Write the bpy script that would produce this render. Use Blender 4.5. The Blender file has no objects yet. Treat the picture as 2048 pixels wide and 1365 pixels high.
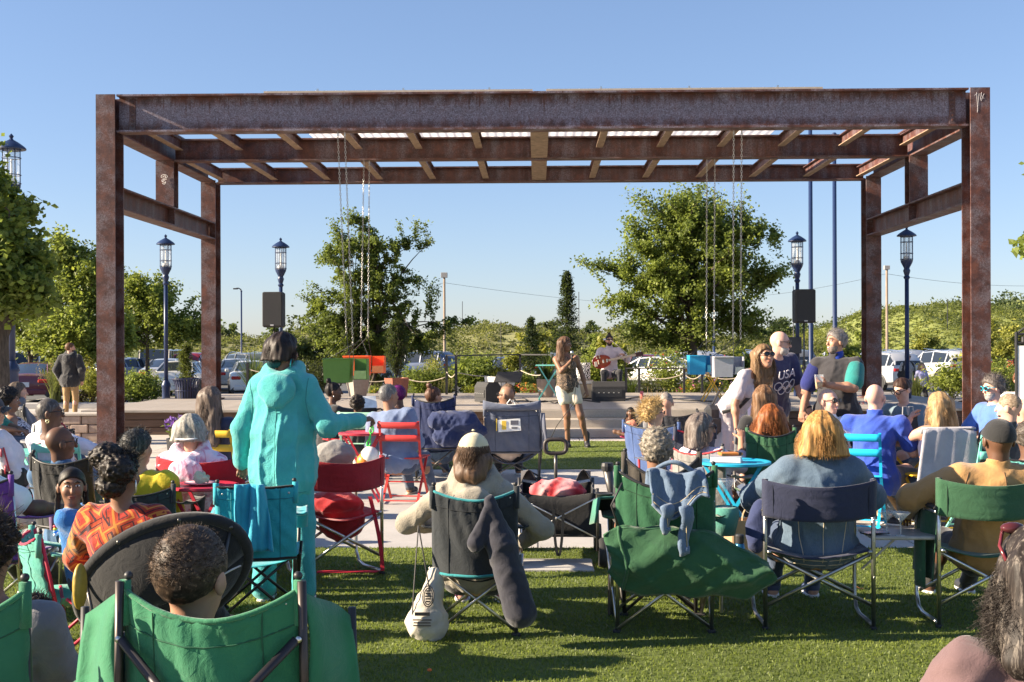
import bpy, math, random
import numpy as np
from mathutils import Matrix, Vector
sc = bpy.context.scene
COL = sc.collection
R = math.radians
pi = math.pi
# ------------------------------------------------------------------ camera, sky, sun, exposure
F, TH, HC = 2400.0, R(1.2), 1.6
cam = bpy.data.cameras.new('camera'); cam_o = bpy.data.objects.new('camera', cam); COL.objects.link(cam_o)
cam.lens = F / 2048 * 36; cam.sensor_width = 36; cam.clip_start = .05; cam.clip_end = 3000; cam.shift_y = 7.5 / 2048
cam_o.matrix_world = Matrix.Translation((0, 0, HC)) @ Matrix.Rotation(TH, 4, 'Z') @ Matrix.Rotation(R(90), 4, 'X') @ Matrix.Rotation(R(-.2), 4, 'Z')
sc.camera = cam_o
SUN_EL, SUN_AZ = R(24), R(7)            # low sun from the left, a little behind the camera
sdir = Vector((-math.cos(SUN_AZ) * math.cos(SUN_EL), -math.sin(SUN_AZ) * math.cos(SUN_EL), math.sin(SUN_EL)))   # towards the sun
sun = bpy.data.lights.new('sun', 'SUN'); sun.energy = 3.8; sun.angle = R(.5); sun.color = (1, .84, .63)
sun_o = bpy.data.objects.new('sun', sun); COL.objects.link(sun_o)
sun_o.rotation_euler = sdir.to_track_quat('Z', 'Y').to_euler()
wd = bpy.data.worlds.new('World'); sc.world = wd; wd.use_nodes = True
wn = wd.node_tree; bg = wn.nodes['Background']; sky = wn.nodes.new('ShaderNodeTexSky')
sky.sky_type = 'NISHITA'; sky.sun_disc = False; sky.sun_elevation = SUN_EL; sky.sun_rotation = math.atan2(sdir.x, sdir.y)
sky.air_density = 1.0; sky.dust_density = .35; sky.ozone_density = 5.0; sky.altitude = 200
gm_ = wn.nodes.new('ShaderNodeGamma'); gm_.inputs[1].default_value = .75; mu_ = wn.nodes.new('ShaderNodeMix'); mu_.data_type = 'RGBA'; mu_.blend_type = 'MULTIPLY'
mu_.inputs[0].default_value = 1; mu_.inputs[7].default_value = (.79, .765, .83, 1); wn.links.new(sky.outputs[0], gm_.inputs[0]); wn.links.new(gm_.outputs[0], mu_.inputs[6])
wn.links.new(mu_.outputs[2], bg.inputs[0]); bg.inputs[1].default_value = .081
sc.view_settings.view_transform = 'Standard'; sc.view_settings.look = 'None'; sc.view_settings.gamma = 1
sc.view_settings.exposure = 2.0; sc.view_settings.use_curve_mapping = False
sc.cycles.max_bounces = 6; sc.cycles.transparent_max_bounces = 8; sc.cycles.sample_clamp_indirect = 6
# ------------------------------------------------------------------ where a thing stands
def hor(px): return 690 - .0035 * (px - 1024)
def W(px, d):
    xc = (px - 1024) / F * d
    return (-math.sin(TH) * d + math.cos(TH) * xc, math.cos(TH) * d + math.sin(TH) * xc)
def Zp(px, py, d): return HC + (hor(px) - py) / F * d
def at(px, py, d): x, y = W(px, d); return np.array((x, y, Zp(px, py, d)))
rng = np.random.default_rng(7); random.seed(7)
V = lambda *a: np.array(a, float)
def unit(v): v = np.asarray(v, float); return v / (np.linalg.norm(v) + 1e-12)
# ------------------------------------------------------------------ scene objects
def tag(o, label=None, cat=None, group=None, kind=None):
    if label: o['label'] = label
    if cat: o['category'] = cat
    if group: o['group'] = group
    if kind: o['kind'] = kind
    return o
def thing(name, label, cat, loc=(0, 0, 0), rz=0, group=None):
    o = bpy.data.objects.new(name, None); COL.objects.link(o); o.empty_display_size = .1
    o.location = [float(v) for v in loc]; o.rotation_euler = (0, 0, rz)
    return tag(o, label, cat, group)
def link(name, me, parent=None, loc=None, rz=0):
    o = bpy.data.objects.new(name, me); COL.objects.link(o)
    if parent is not None: o.parent = parent
    if loc is not None: o.location = [float(v) for v in loc]
    if rz: o.rotation_euler = (0, 0, rz)
    return o
def npmesh(name, v, quads=None, tris=None, mats=(), smooth=True, tone=None, mi=None):
    me = bpy.data.meshes.new(name); v = np.asarray(v, np.float32)
    nq = 0 if quads is None else len(quads); nt = 0 if tris is None else len(tris)
    me.vertices.add(len(v)); me.vertices.foreach_set('co', v.ravel())
    me.loops.add(nq * 4 + nt * 3); me.polygons.add(nq + nt)
    idx = []; st = []
    if nq: idx.append(np.asarray(quads, np.int32).ravel()); st.append(np.arange(nq) * 4)
    if nt: idx.append(np.asarray(tris, np.int32).ravel()); st.append(nq * 4 + np.arange(nt) * 3)
    me.loops.foreach_set('vertex_index', np.concatenate(idx).astype(np.int32))
    me.polygons.foreach_set('loop_start', np.concatenate(st).astype(np.int32))
    me.polygons.foreach_set('use_smooth', np.full(nq + nt, smooth, bool))
    for m in mats: me.materials.append(m)
    if mi is not None: me.polygons.foreach_set('material_index', np.asarray(mi, np.int32))
    if tone is not None:
        a = me.attributes.new('tone', 'FLOAT', 'POINT'); a.data.foreach_set('value', np.asarray(tone, np.float32))
    me.update(calc_edges=True)
    return me
def frame_of(d):
    d = unit(d); a = V(0, 0, 1) if abs(d[2]) < .95 else V(1, 0, 0)
    u = unit(np.cross(a, d)); return u, np.cross(d, u)
class MB:
    """collects shapes and links them as ONE mesh object"""
    def __init__(s): s.v = []; s.f = []; s.m = []; s.n = 0; s.cur = 0
    def add(s, v, f):
        v = [tuple(map(float, q)) for q in v]
        s.v += v; s.f += [tuple(i + s.n for i in q) for q in f]; s.m += [s.cur] * len(f); s.n += len(v); return s
    def box(s, c, size, rz=0, rot=None, bev=0):
        x, y, z = [k / 2 for k in size]
        if bev:
            b = min(bev, x * .9, y * .9, z * .9); pts = []; 
            for sx in (-1, 1):
                for sy in (-1, 1):
                    for sz in (-1, 1):
                        pts += [(sx * x, sy * (y - b), sz * (z - b)), (sx * (x - b), sy * y, sz * (z - b)), (sx * (x - b), sy * (y - b), sz * z)]
            I = lambda sx, sy, sz, k: ((sx > 0) * 4 + (sy > 0) * 2 + (sz > 0)) * 3 + k
            f = []
            for q in (-1, 1):
                f.append([I(q, -1, -1, 0), I(q, 1, -1, 0), I(q, 1, 1, 0), I(q, -1, 1, 0)][::q])
                f.append([I(-1, q, -1, 1), I(1, q, -1, 1), I(1, q, 1, 1), I(-1, q, 1, 1)][::-q])
                f.append([I(-1, -1, q, 2), I(1, -1, q, 2), I(1, 1, q, 2), I(-1, 1, q, 2)][::q])
            for a in (-1, 1):
                for c2 in (-1, 1):
                    k = a * c2
                    f.append([I(a, c2, -1, 0), I(a, c2, -1, 1), I(a, c2, 1, 1), I(a, c2, 1, 0)][::k])
                    f.append([I(-1, a, c2, 1), I(-1, a, c2, 2), I(1, a, c2, 2), I(1, a, c2, 1)][::k])
                    f.append([I(a, -1, c2, 2), I(a, -1, c2, 0), I(a, 1, c2, 0), I(a, 1, c2, 2)][::k])
                    for e in (-1, 1): f.append([I(a, c2, e, 0), I(a, c2, e, 1), I(a, c2, e, 2)][::a * c2 * e])
        else:
            pts = [(i, j, k) for i in (-x, x) for j in (-y, y) for k in (-z, z)]
            f = [(0, 1, 3, 2), (4, 6, 7, 5), (0, 4, 5, 1), (2, 3, 7, 6), (0, 2, 6, 4), (1, 5, 7, 3)]
        P = np.array(pts)
        if rot is not None: P = P @ np.asarray(rot).T
        if rz: ca, sa = math.cos(rz), math.sin(rz); P = P @ np.array([[ca, sa, 0], [-sa, ca, 0], [0, 0, 1]])
        return s.add(P + np.asarray(c, float), f)
    def bar(s, a, b, w, t, up=(0, 0, 1)):
        a, b = np.asarray(a, float), np.asarray(b, float); d = unit(b - a); u = np.cross(d, up)
        if np.linalg.norm(u) < 1e-6: u = np.cross(d, (1, 0, 0))
        u = unit(u); n = np.cross(u, d)
        return s.box((a + b) / 2, (np.linalg.norm(b - a), w, t), rot=np.column_stack((d, u, n)))
    def tube(s, pts, r, n=8, closed=False, cap=True, sx=1.0):
        P = np.asarray(pts, float); m = len(P); rr = np.broadcast_to(np.asarray(r, float), (m,))
        T = np.roll(P, -1, 0) - np.roll(P, 1, 0)
        if not closed: T[0] = P[1] - P[0]; T[-1] = P[-1] - P[-2]
        u, w = frame_of(T[0]); v = []; an = np.arange(n) * 2 * pi / n
        for i in range(m):
            t = unit(T[i]); u = unit(u - t * np.dot(u, t)); w = np.cross(t, u)
            v.append(P[i] + rr[i] * (np.cos(an)[:, None] * u + sx * np.sin(an)[:, None] * w))
        f = []
        for i in range(m if closed else m - 1):
            j = (i + 1) % m
            f += [(i * n + k, i * n + (k + 1) % n, j * n + (k + 1) % n, j * n + k) for k in range(n)]
        if cap and not closed: f += [tuple(range(n))[::-1], tuple((m - 1) * n + k for k in range(n))]
        return s.add(np.concatenate(v), f)
    def lathe(s, prof, c=(0, 0, 0), n=16, sy=1.0):
        m = len(prof); an = np.arange(n) * 2 * pi / n; v = []
        for r, z in prof: v += [(c[0] + r * math.cos(a), c[1] + sy * r * math.sin(a), c[2] + z) for a in an]
        f = [(i * n + k, i * n + (k + 1) % n, (i + 1) * n + (k + 1) % n, (i + 1) * n + k) for i in range(m - 1) for k in range(n)]
        if prof[0][0] > 1e-6: f.append(tuple(range(n))[::-1])
        if prof[-1][0] > 1e-6: f.append(tuple((m - 1) * n + k for k in range(n)))
        return s.add(v, f)
    def sheet(s, fn, nu, nv, t=.004):
        """a sheet of cloth with thickness: fn(u, v) -> point"""
        g = np.array([[fn(i / nu, j / nv) for j in range(nv + 1)] for i in range(nu + 1)], float)
        du = np.gradient(g, axis=0); dv = np.gradient(g, axis=1); N = np.cross(du, dv)
        N /= np.linalg.norm(N, axis=2, keepdims=True) + 1e-9
        a = (g + N * t / 2).reshape(-1, 3); b = (g - N * t / 2).reshape(-1, 3); k = len(a); c = nv + 1; f = []
        for i in range(nu):
            for j in range(nv):
                q = (i * c + j, (i + 1) * c + j, (i + 1) * c + j + 1, i * c + j + 1)
                f += [q, tuple(z + k for z in q[::-1])]
        rim = [i * c for i in range(nu + 1)] + [nu * c + j for j in range(1, nv + 1)] + [i * c + nv for i in range(nu - 1, -1, -1)] + [j for j in range(nv - 1, 0, -1)]
        f += [(rim[(i + 1) % len(rim)], rim[i], rim[i] + k, rim[(i + 1) % len(rim)] + k) for i in range(len(rim))]
        return s.add(np.concatenate((a, b)), f)
    def ell(s, c, r, n=12, m=8, rot=None):
        v = []; 
        for i in range(m + 1):
            p = pi * i / m
            for k in range(n): v.append((r[0] * math.sin(p) * math.cos(2 * pi * k / n), r[1] * math.sin(p) * math.sin(2 * pi * k / n), -r[2] * math.cos(p)))
        P = np.array(v)
        if rot is not None: P = P @ np.asarray(rot).T
        f = [(i * n + k, i * n + (k + 1) % n, (i + 1) * n + (k + 1) % n, (i + 1) * n + k) for i in range(m) for k in range(n)]
        return s.add(P + np.asarray(c, float), f)
    def prism(s, poly, z0, z1):
        n = len(poly); v = [(x, y, z0) for x, y in poly] + [(x, y, z1) for x, y in poly]
        f = [tuple(range(n))[::-1], tuple(range(n, 2 * n))] + [(i, (i + 1) % n, n + (i + 1) % n, n + i) for i in range(n)]
        return s.add(v, f)
    def mesh(s, name, mats, smooth=False):
        me = bpy.data.meshes.new(name); me.from_pydata(s.v, [], s.f)
        if not isinstance(mats, (list, tuple)): mats = [mats]
        for m in mats: me.materials.append(m)
        if len(mats) > 1: me.polygons.foreach_set('material_index', np.array(s.m, np.int32))
        if smooth: me.polygons.foreach_set('use_smooth', np.ones(len(s.f), bool)); 
        if smooth == 'auto':
            try: me.set_sharp_from_angle(angle=R(40))
            except Exception: pass
        me.update(); return me
    def build(s, name, mats, parent=None, smooth=False, loc=None, rz=0):
        return link(name, s.mesh(name, mats, smooth), parent, loc, rz)
def copy_tree(o, parent=None):
    c = o.copy(); COL.objects.link(c); c.parent = parent
    for ch in o.children: copy_tree(ch, c)
    return c
# ------------------------------------------------------------------ materials
MAT = {}
def rgb(c):
    if isinstance(c, str):
        v = [int(c[i:i + 2], 16) / 255 for i in (0, 2, 4)]
        c = [x / 12.92 if x <= .04045 else ((x + .055) / 1.055) ** 2.4 for x in v]
    return (*c[:3], 1)
class NT:
    def __init__(s, name):
        s.m = bpy.data.materials.new(name); s.m.use_nodes = True; s.t = s.m.node_tree
        s.b = s.t.nodes['Principled BSDF']; s.out = s.t.nodes['Material Output']
    def n(s, kind, **kw):
        nd = s.t.nodes.new('ShaderNode' + kind)
        for k, v in kw.items():
            if k.startswith('i_'):
                nd.inputs[int(k[2:]) if k[2:].isdigit() else k[2:].replace('_', ' ')].default_value = v
            else: setattr(nd, k, v)
        return nd
    def l(s, a, b): s.t.links.new(a, b)
    def co(s, scale=(1, 1, 1), kind='Object', rot=(0, 0, 0)):
        tc = s.n('TexCoord'); mp = s.n('Mapping'); mp.inputs['Scale'].default_value = scale; mp.inputs['Rotation'].default_value = rot
        s.l(tc.outputs[kind], mp.inputs[0]); return mp.outputs[0]
    def noise(s, co, scale, detail=4, rough=.6):
        nz = s.n('TexNoise'); nz.inputs['Scale'].default_value = scale; nz.inputs['Detail'].default_value = detail; nz.inputs['Roughness'].default_value = rough
        s.l(co, nz.inputs['Vector']); return nz.outputs['Fac']
    def ramp(s, fac, stops):
        r = s.n('ValToRGB'); e = r.color_ramp.elements
        while len(e) < len(stops): e.new(.5)
        for k, (p, c) in zip(e, stops): k.position = p; k.color = rgb(c)
        s.l(fac, r.inputs[0]); return r.outputs[0]
    def mix(s, fac, a, b, mode='MIX'):
        m = s.n('Mix', data_type='RGBA', blend_type=mode)
        for sock, val in ((m.inputs[0], fac), (m.inputs[6], a), (m.inputs[7], b)):
            if hasattr(val, 'is_linked') or hasattr(val, 'node'): s.l(val, sock)
            else: sock.default_value = val if not isinstance(val, (str, tuple, list)) else rgb(val)
        return m.outputs[2]
    def math(s, op, a, b=0.0, clamp=False):
        m = s.n('Math', operation=op, use_clamp=clamp)
        for sock, val in zip(m.inputs, (a, b)):
            if hasattr(val, 'node'): s.l(val, sock)
            else: sock.default_value = val
        return m.outputs[0]
    def bump(s, h, strength=.3, dist=.01):
        b = s.n('Bump'); b.inputs['Strength'].default_value = strength; b.inputs['Distance'].default_value = dist
        s.l(h, b.inputs['Height']); s.l(b.outputs[0], s.b.inputs['Normal']); return b
    def fin(s, col=None, rough=.6, metal=0, spec=.5, **kw):
        if col is not None:
            if hasattr(col, 'node'): s.l(col, s.b.inputs['Base Color'])
            else: s.b.inputs['Base Color'].default_value = rgb(col)
        if hasattr(rough, 'node'): s.l(rough, s.b.inputs['Roughness'])
        else: s.b.inputs['Roughness'].default_value = rough
        s.b.inputs['Metallic'].default_value = metal; s.b.inputs['Specular IOR Level'].default_value = spec
        for k, v in kw.items(): s.b.inputs[k.replace('_', ' ')].default_value = v
        return s.m
def shade(c, k): c = rgb(c); return tuple(min(1, x * k) for x in c[:3])
def lift(c): return tuple(min(.9, x * 1.2 + .006) for x in rgb(c)[:3])
def plain(c, rough=.55, metal=0, var=.12, scale=18, bump=0, bs=60, **kw):
    key = ('plain', str(c), rough, metal, var, scale, bump, bs, str(kw))
    if key in MAT: return MAT[key]
    c = lift(c); t = NT('plain'); co = t.co()
    col = t.ramp(t.noise(co, scale), [(.3, shade(c, 1 - var)), (.7, shade(c, 1 + var))])
    if bump: t.bump(t.noise(co, bs, 3), bump, .004)
    MAT[key] = t.fin(col, rough, metal, **kw); return MAT[key]
def fabric(c, kind='weave', c2=None, scale=1.0, rough=.85):
    """cloth; kind picks weave, knit, fleece, denim or a printed pattern"""
    key = ('fab', str(c), kind, str(c2), scale)
    if key in MAT: return MAT[key]
    c = lift(c); c2 = lift(c2) if c2 else None; t = NT('cloth_' + kind); co = t.co(); sh = .25
    base = t.ramp(t.noise(co, 7), [(.3, shade(c, .86)), (.7, shade(c, 1.12))])
    h = t.noise(co, 420 if kind != 'fleece' else 150, 2)
    if kind == 'denim':
        w = t.n('TexNoise', i_Scale=240, i_Detail=2); t.l(t.co((1, 1, .25)), w.inputs['Vector'])
        base = t.mix(t.math('MULTIPLY', w.outputs['Fac'], .5), base, c2 or shade(c, 2.2))
        base = t.mix(t.math('MULTIPLY', t.noise(co, 9, 5), .45), base, shade(c, .45))
    elif kind == 'stripe':
        w = t.n('TexWave', bands_direction='Z', i_Scale=scale * 14); t.l(co, w.inputs[0])
        base = t.mix(t.math('GREATER_THAN', w.outputs['Fac'], .62), base, c2)
    elif kind == 'floral':
        v = t.n('TexVoronoi', i_Scale=scale * 16); t.l(co, v.inputs['Vector'])
        pet = t.math('LESS_THAN', v.outputs['Distance'], .26)
        v2 = t.n('TexVoronoi', i_Scale=scale * 52); t.l(co, v2.inputs['Vector'])
        pet = t.math('MULTIPLY', pet, t.math('LESS_THAN', v2.outputs['Distance'], .42))
        base = t.mix(pet, base, t.mix(v.outputs['Color'], c2, shade(c2, .6)))
    elif kind == 'leafy':
        w = t.n('TexWave', i_Scale=scale * 5, i_Distortion=16, i_Detail=2, i_Detail_Scale=1.6); t.l(co, w.inputs[0])
        base = t.mix(t.math('GREATER_THAN', w.outputs['Fac'], .6), base, c2)
    elif kind == 'tiedye':
        w = t.n('TexNoise', i_Scale=9, i_Detail=6, i_Distortion=2.5); t.l(co, w.inputs['Vector'])
        base = t.ramp(w.outputs['Fac'], [(.3, shade(c2, .8)), (.42, c2), (.52, c), (.7, shade(c, 1.1))])
    elif kind == 'batik':
        v = t.n('TexVoronoi', i_Scale=7.5, distance='CHEBYCHEV'); t.l(t.co(rot=(.3, .5, .6)), v.inputs['Vector'])
        f = t.math('PINGPONG', t.math('MULTIPLY', v.outputs['Distance'], 2.6), .34)
        w = t.n('TexNoise', i_Scale=5, i_Detail=2); t.l(co, w.inputs['Vector'])
        base = t.ramp(w.outputs['Fac'], [(.38, (.16, .008, .02)), (.45, (.36, .018, .012)), (.55, (.42, .05, .012)), (.62, (.2, .11, .04))])
        base = t.mix(t.math('GREATER_THAN', f, .255), base, (.62, .2, .03))
        base = t.mix(t.math('LESS_THAN', f, .05), base, (.04, .008, .015))
    elif kind == 'wavy':
        w = t.n('TexWave', i_Scale=6 * scale, i_Distortion=7); t.l(co, w.inputs[0])
        base = t.mix(t.math('MULTIPLY', w.outputs['Fac'], .5), base, c2)
    if kind in ('knit', 'fleece'): sh = .3
    wr_ = t.n('TexNoise', i_Scale=11, i_Detail=5, i_Roughness=.62, i_Distortion=.9); t.l(co, wr_.inputs['Vector'])
    b1 = t.bump(h, .35 if kind != 'fleece' else .9, .003 if kind != 'fleece' else .006)
    b2 = t.n('Bump'); b2.inputs['Strength'].default_value = .32; b2.inputs['Distance'].default_value = .025; t.l(wr_.outputs['Fac'], b2.inputs['Height']); t.l(b2.outputs[0], b1.inputs['Normal'])
    t.b.inputs['Sheen Weight'].default_value = sh; t.b.inputs['Sheen Roughness'].default_value = .5
    MAT[key] = t.fin(base, rough, spec=.25); return MAT[key]
def skin(c):
    key = ('skin', str(c))
    if key in MAT: return MAT[key]
    c = lift(c); t = NT('skin'); co = t.co()
    col = t.ramp(t.noise(co, 14, 5), [(.3, shade(c, .84)), (.7, shade(c, 1.12))])
    red = t.math('MULTIPLY', t.noise(co, 30, 3), .22); col = t.mix(red, col, (rgb(c)[0] * 1.05, rgb(c)[1] * .62, rgb(c)[2] * .55))
    t.bump(t.noise(co, 320, 3), .18, .002)
    t.b.inputs['Subsurface Weight'].default_value = .0
    MAT[key] = t.fin(col, .5, spec=.4); return MAT[key]
def hairm(c, c2=None, curl=False):
    key = ('hair', str(c), str(c2), curl)
    if key in MAT: return MAT[key]
    t = NT('hair'); co = t.co((90, 90, 5) if not curl else (60, 60, 60))
    n1 = t.noise(co, 1, 5, .7)
    col = t.ramp(n1, [(.32, shade(c, .45)), (.54, c), (.78, c2 or shade(c, 1.7))])
    t.bump(n1, .5, .004)
    MAT[key] = t.fin(col, .5, spec=.28); return MAT[key]
def metal(c, rough=.3, m=1.0): return plain(c, rough, m, .1, 40)
def leafm(c, name='leaf'):
    key = ('leaf', str(c))
    if key in MAT: return MAT[key]
    t = NT(name); a = t.n('Attribute', attribute_name='tone')
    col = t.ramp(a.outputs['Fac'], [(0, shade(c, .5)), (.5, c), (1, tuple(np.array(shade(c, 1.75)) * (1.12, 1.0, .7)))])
    t.fin(col, .5, spec=.35)
    tr = t.n('BsdfTranslucent'); t.l(t.mix(.25, col, (.32, .4, .03)), tr.inputs['Color'])
    mx = t.n('MixShader'); mx.inputs[0].default_value = .5
    t.l(t.b.outputs[0], mx.inputs[1]); t.l(tr.outputs[0], mx.inputs[2]); t.l(mx.outputs[0], t.out.inputs['Surface'])
    MAT[key] = t.m; return t.m
def _bark():
    t = NT('bark'); co = t.co((6, 6, 1.2)); n = t.noise(co, 7, 6, .7)
    t.bump(n, .8, .02); return t.fin(t.ramp(n, [(.3, (.035, .026, .02)), (.7, (.16, .12, .09))]), .9)
def _rust(web=0):
    t = NT('weathering_steel'); co = t.co(); st = t.co((2.2, 2.2, .35)); fine = t.noise(co, 55, 5, .75)
    big = t.noise(st, 1.3, 5, .65); mid = t.noise(co, 6, 5, .7)
    brown = t.ramp(t.math('ADD', t.math('MULTIPLY', mid, .75), t.math('MULTIPLY', fine, .25)), [(.32, (.037, .014, .011)), (.5, (.094, .033, .023)), (.68, (.178, .06, .034))])
    sc_ = t.ramp(fine, [(.35, (.08, .055, .055)), (.65, (.24, .2, .22))])
    msk = t.n('MapRange'); msk.inputs[1].default_value = .47; msk.inputs[2].default_value = .6
    t.l(t.math('ADD', t.math('MULTIPLY', big, .72), t.math('MULTIPLY', fine, .28)), msk.inputs[0])
    mk = t.math('MULTIPLY', msk.outputs[0], .75)
    if web:      # blue grey mill scale left along the middle of the web, rust near the flanges
        s2 = t.n('SeparateXYZ'); t.l(t.co(), s2.inputs[0]); az = t.math('ABSOLUTE', s2.outputs[2])
        e = t.n('MapRange'); e.inputs[1].default_value = .23; e.inputs[2].default_value = .1
        t.l(t.math('ADD', az, t.math('MULTIPLY', t.math('SUBTRACT', t.noise(t.co((5, 5, .6)), 1.5, 5, .7), .5), .3)), e.inputs[0])
        mk = t.math('MAXIMUM', mk, t.math('MULTIPLY', e.outputs[0], t.math('ADD', t.math('MULTIPLY', fine, 1.2), .1)), True)
        dr = t.n('MapRange'); dr.inputs[1].default_value = .56; dr.inputs[2].default_value = .66; t.l(t.noise(t.co((9, 9, .35)), 2.2, 4, .75), dr.inputs[0])
        up = t.n('MapRange'); up.inputs[1].default_value = -.12; up.inputs[2].default_value = .22; t.l(s2.outputs[2], up.inputs[0])
        mk = t.math('SUBTRACT', mk, t.math('MULTIPLY', dr.outputs[0], t.math('MULTIPLY', up.outputs[0], .9)), True)
        sc_ = t.ramp(fine, [(.35, (.1, .075, .085)), (.62, (.34, .31, .38))])
    col = t.mix(mk, brown, sc_)
    t.bump(fine, .35, .004); return t.fin(col, t.math('ADD', t.math('MULTIPLY', mid, .25), .42), .0, .5)
def _concrete(c=(.42, .4, .38), name='concrete', joint=None):
    t = NT(name); co = t.co(); a = t.noise(co, 1.1, 6, .65); b = t.noise(co, 40, 4, .7)
    col = t.ramp(t.math('ADD', t.math('MULTIPLY', a, .65), t.math('MULTIPLY', b, .35)), [(.32, shade(c, .72)), (.5, c), (.68, shade(c, 1.18))])
    t.bump(b, .25, .006); return t.fin(col, .8)
def _wood(c, name='wood', ax=(1, 14, 14)):
    t = NT(name); co = t.co(ax); n = t.noise(co, 3, 6, .7); oi = t.n('ObjectInfo')
    col = t.ramp(n, [(.3, shade(c, .55)), (.55, c), (.75, shade(c, 1.4))])
    col = t.mix(t.math('MULTIPLY', oi.outputs['Random'], .35), col, shade(c, .6))
    t.bump(n, .4, .004); return t.fin(col, .7)
def _turf():
    t = NT('artificial_turf'); co = t.co(); a = t.noise(co, 130, 3, .8); b = t.noise(co, 1.6, 4); c = t.noise(t.co((30, 90, 1)), 1, 3)
    f = t.math('ADD', t.math('MULTIPLY', a, .6), t.math('ADD', t.math('MULTIPLY', b, .2), t.math('MULTIPLY', c, .2)))
    t.bump(a, 1.0, .02); return t.fin(t.ramp(f, [(.3, (.05, .07, .02)), (.5, (.15, .195, .045)), (.7, (.25, .3, .075))]), .7, spec=.3)
def _ground(c1, c2, c3, sc_=3, name='soil', bump=.6):
    t = NT(name); co = t.co(); a = t.noise(co, sc_, 8, .7); b = t.noise(co, sc_ * 14, 4, .7)
    t.bump(b, bump, .03); return t.fin(t.ramp(t.math('ADD', t.math('MULTIPLY', a, .5), t.math('MULTIPLY', b, .5)), [(.34, c1), (.5, c2), (.66, c3)]), .9)
BARK = _bark(); RUST = _rust(); RUSTW = _rust(1); CONC = _concrete(); TURF = _turf()
DECK = _wood((.38, .335, .29), 'deck_wood'); DARKWOOD = _wood((.13, .075, .05), 'stained_wood')
BLACK = plain((.016, .016, .018), .5); BLUEM = plain((.008, .022, .075), .38, 0, .12); STEEL = metal((.55, .53, .5), .3)
DKSTEEL = metal((.09, .085, .08), .4, .8); RUBBER = plain((.02, .02, .02), .8)
# ------------------------------------------------------------------ the setting
def struct(name, mb, mat, **k): return tag(mb.build(name, mat, **k), kind='structure')
MEADOW = _ground((.06, .085, .02), (.15, .17, .05), (.25, .23, .09), .7, 'meadow')
SOIL = _ground((.03, .022, .016), (.075, .052, .038), (.13, .1, .08), 5, 'mulch')
ASPH = _ground((.06, .06, .062), (.1, .1, .1), (.15, .145, .14), 2, 'asphalt', .3)
PAVE = _concrete((.46, .42, .37), 'plaza_concrete')
g = MB(); g.box((0, 600, -.71), (2600, 1700, .5)); struct('ground', g, MEADOW)
g = MB(); g.box((5, 72, -.5), (190, 68, .1)); lot = struct('parking_lot', g, ASPH)
ml = MB()
for row in (47, 66, 84):
    for i in range(-22, 24): ml.box((i * 2.75, row, -.4455), (.1, 5, .004))
ml.build('parking_line', plain((.6, .6, .58), .7), lot)
g = MB(); g.box((0, 12.7, -.32), (70, 36.4, .6)); paving = struct('pavement', g, PAVE)     # top at -.02, slabs stand on it
def slabs(x0, x1, y0, y1, sx, sy, mat, name='paving_slab', gap=.012):
    nx, ny = max(1, round((x1 - x0) / sx)), max(1, round((y1 - y0) / sy)); sx, sy = (x1 - x0) / nx, (y1 - y0) / ny
    me = MB().box((0, 0, -.0095), (sx - gap, sy - gap, .019)).mesh(name, mat)
    for i in range(nx):
        for j in range(ny):
            link(name, me, paving, (x0 + (i + .5) * sx, y0 + (j + .5) * sy, random.uniform(-.0008, .0008)))
slabs(-15, 15, 9.42, 15.4, 3, 3, CONC); slabs(-20, -3.5, 15.41, 30.6, 2.4, 2.4, PAVE); slabs(7.0, 24, 15.41, 30.6, 2.4, 2.4, PAVE)
slabs(-3.48, 6.98, 19.82, 21.4, 2.1, 1.6, CONC)
def turf(name, x0, x1, y0, y1, dens, ln, label):
    g = MB(); g.box(((x0 + x1) / 2, (y0 + y1) / 2, 0), (x1 - x0, y1 - y0, .016)); struct(name, g, TURF)
    n = int((x1 - x0) * (y1 - y0) * dens); P = np.column_stack((rng.uniform(x0, x1, n), rng.uniform(y0, y1, n), np.full(n, .006)))
    a = rng.uniform(0, 2 * pi, n); w = rng.uniform(.0022, .004, n) * (1 + dens ** -.5 * 25); L = ln * rng.uniform(.6, 1.15, n)
    d = np.column_stack((np.cos(a), np.sin(a), np.zeros(n))); s = np.column_stack((-np.sin(a), np.cos(a), np.zeros(n)))
    lean = np.column_stack((rng.normal(0, .5, (n, 2)), np.ones(n))); lean /= np.linalg.norm(lean, axis=1)[:, None]
    v = np.stack((P - s * w[:, None], P + s * w[:, None], P + lean * L[:, None] + s * w[:, None] * .3, P + lean * L[:, None] - s * w[:, None] * .3), 1).reshape(-1, 3)
    q = np.arange(n * 4).reshape(-1, 4)
    patch = .5 + .22 * np.sin(P[:, 0] * 2.1 + np.sin(P[:, 1] * 3)) * np.sin(P[:, 1] * 1.7 + 1)
    t = np.repeat(np.clip(rng.normal(.45, .2, n) + (patch - .5) * .6, 0, 1), 4)
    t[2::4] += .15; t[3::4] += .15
    o = link('grass', npmesh('grass', v, q, mats=[leafm((.15, .2, .048), 'turf_blade')], tone=np.clip(t, 0, 1))); tag(o, label, 'grass', kind='stuff')
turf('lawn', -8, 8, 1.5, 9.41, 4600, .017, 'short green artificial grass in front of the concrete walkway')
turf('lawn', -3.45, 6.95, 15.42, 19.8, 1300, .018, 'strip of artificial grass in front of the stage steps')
x, y = W(1112, 8.62); g = MB(); g.box((x, y, .012), (.52, .42, .03), bev=.008); struct('pavement', g, CONC)
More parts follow.
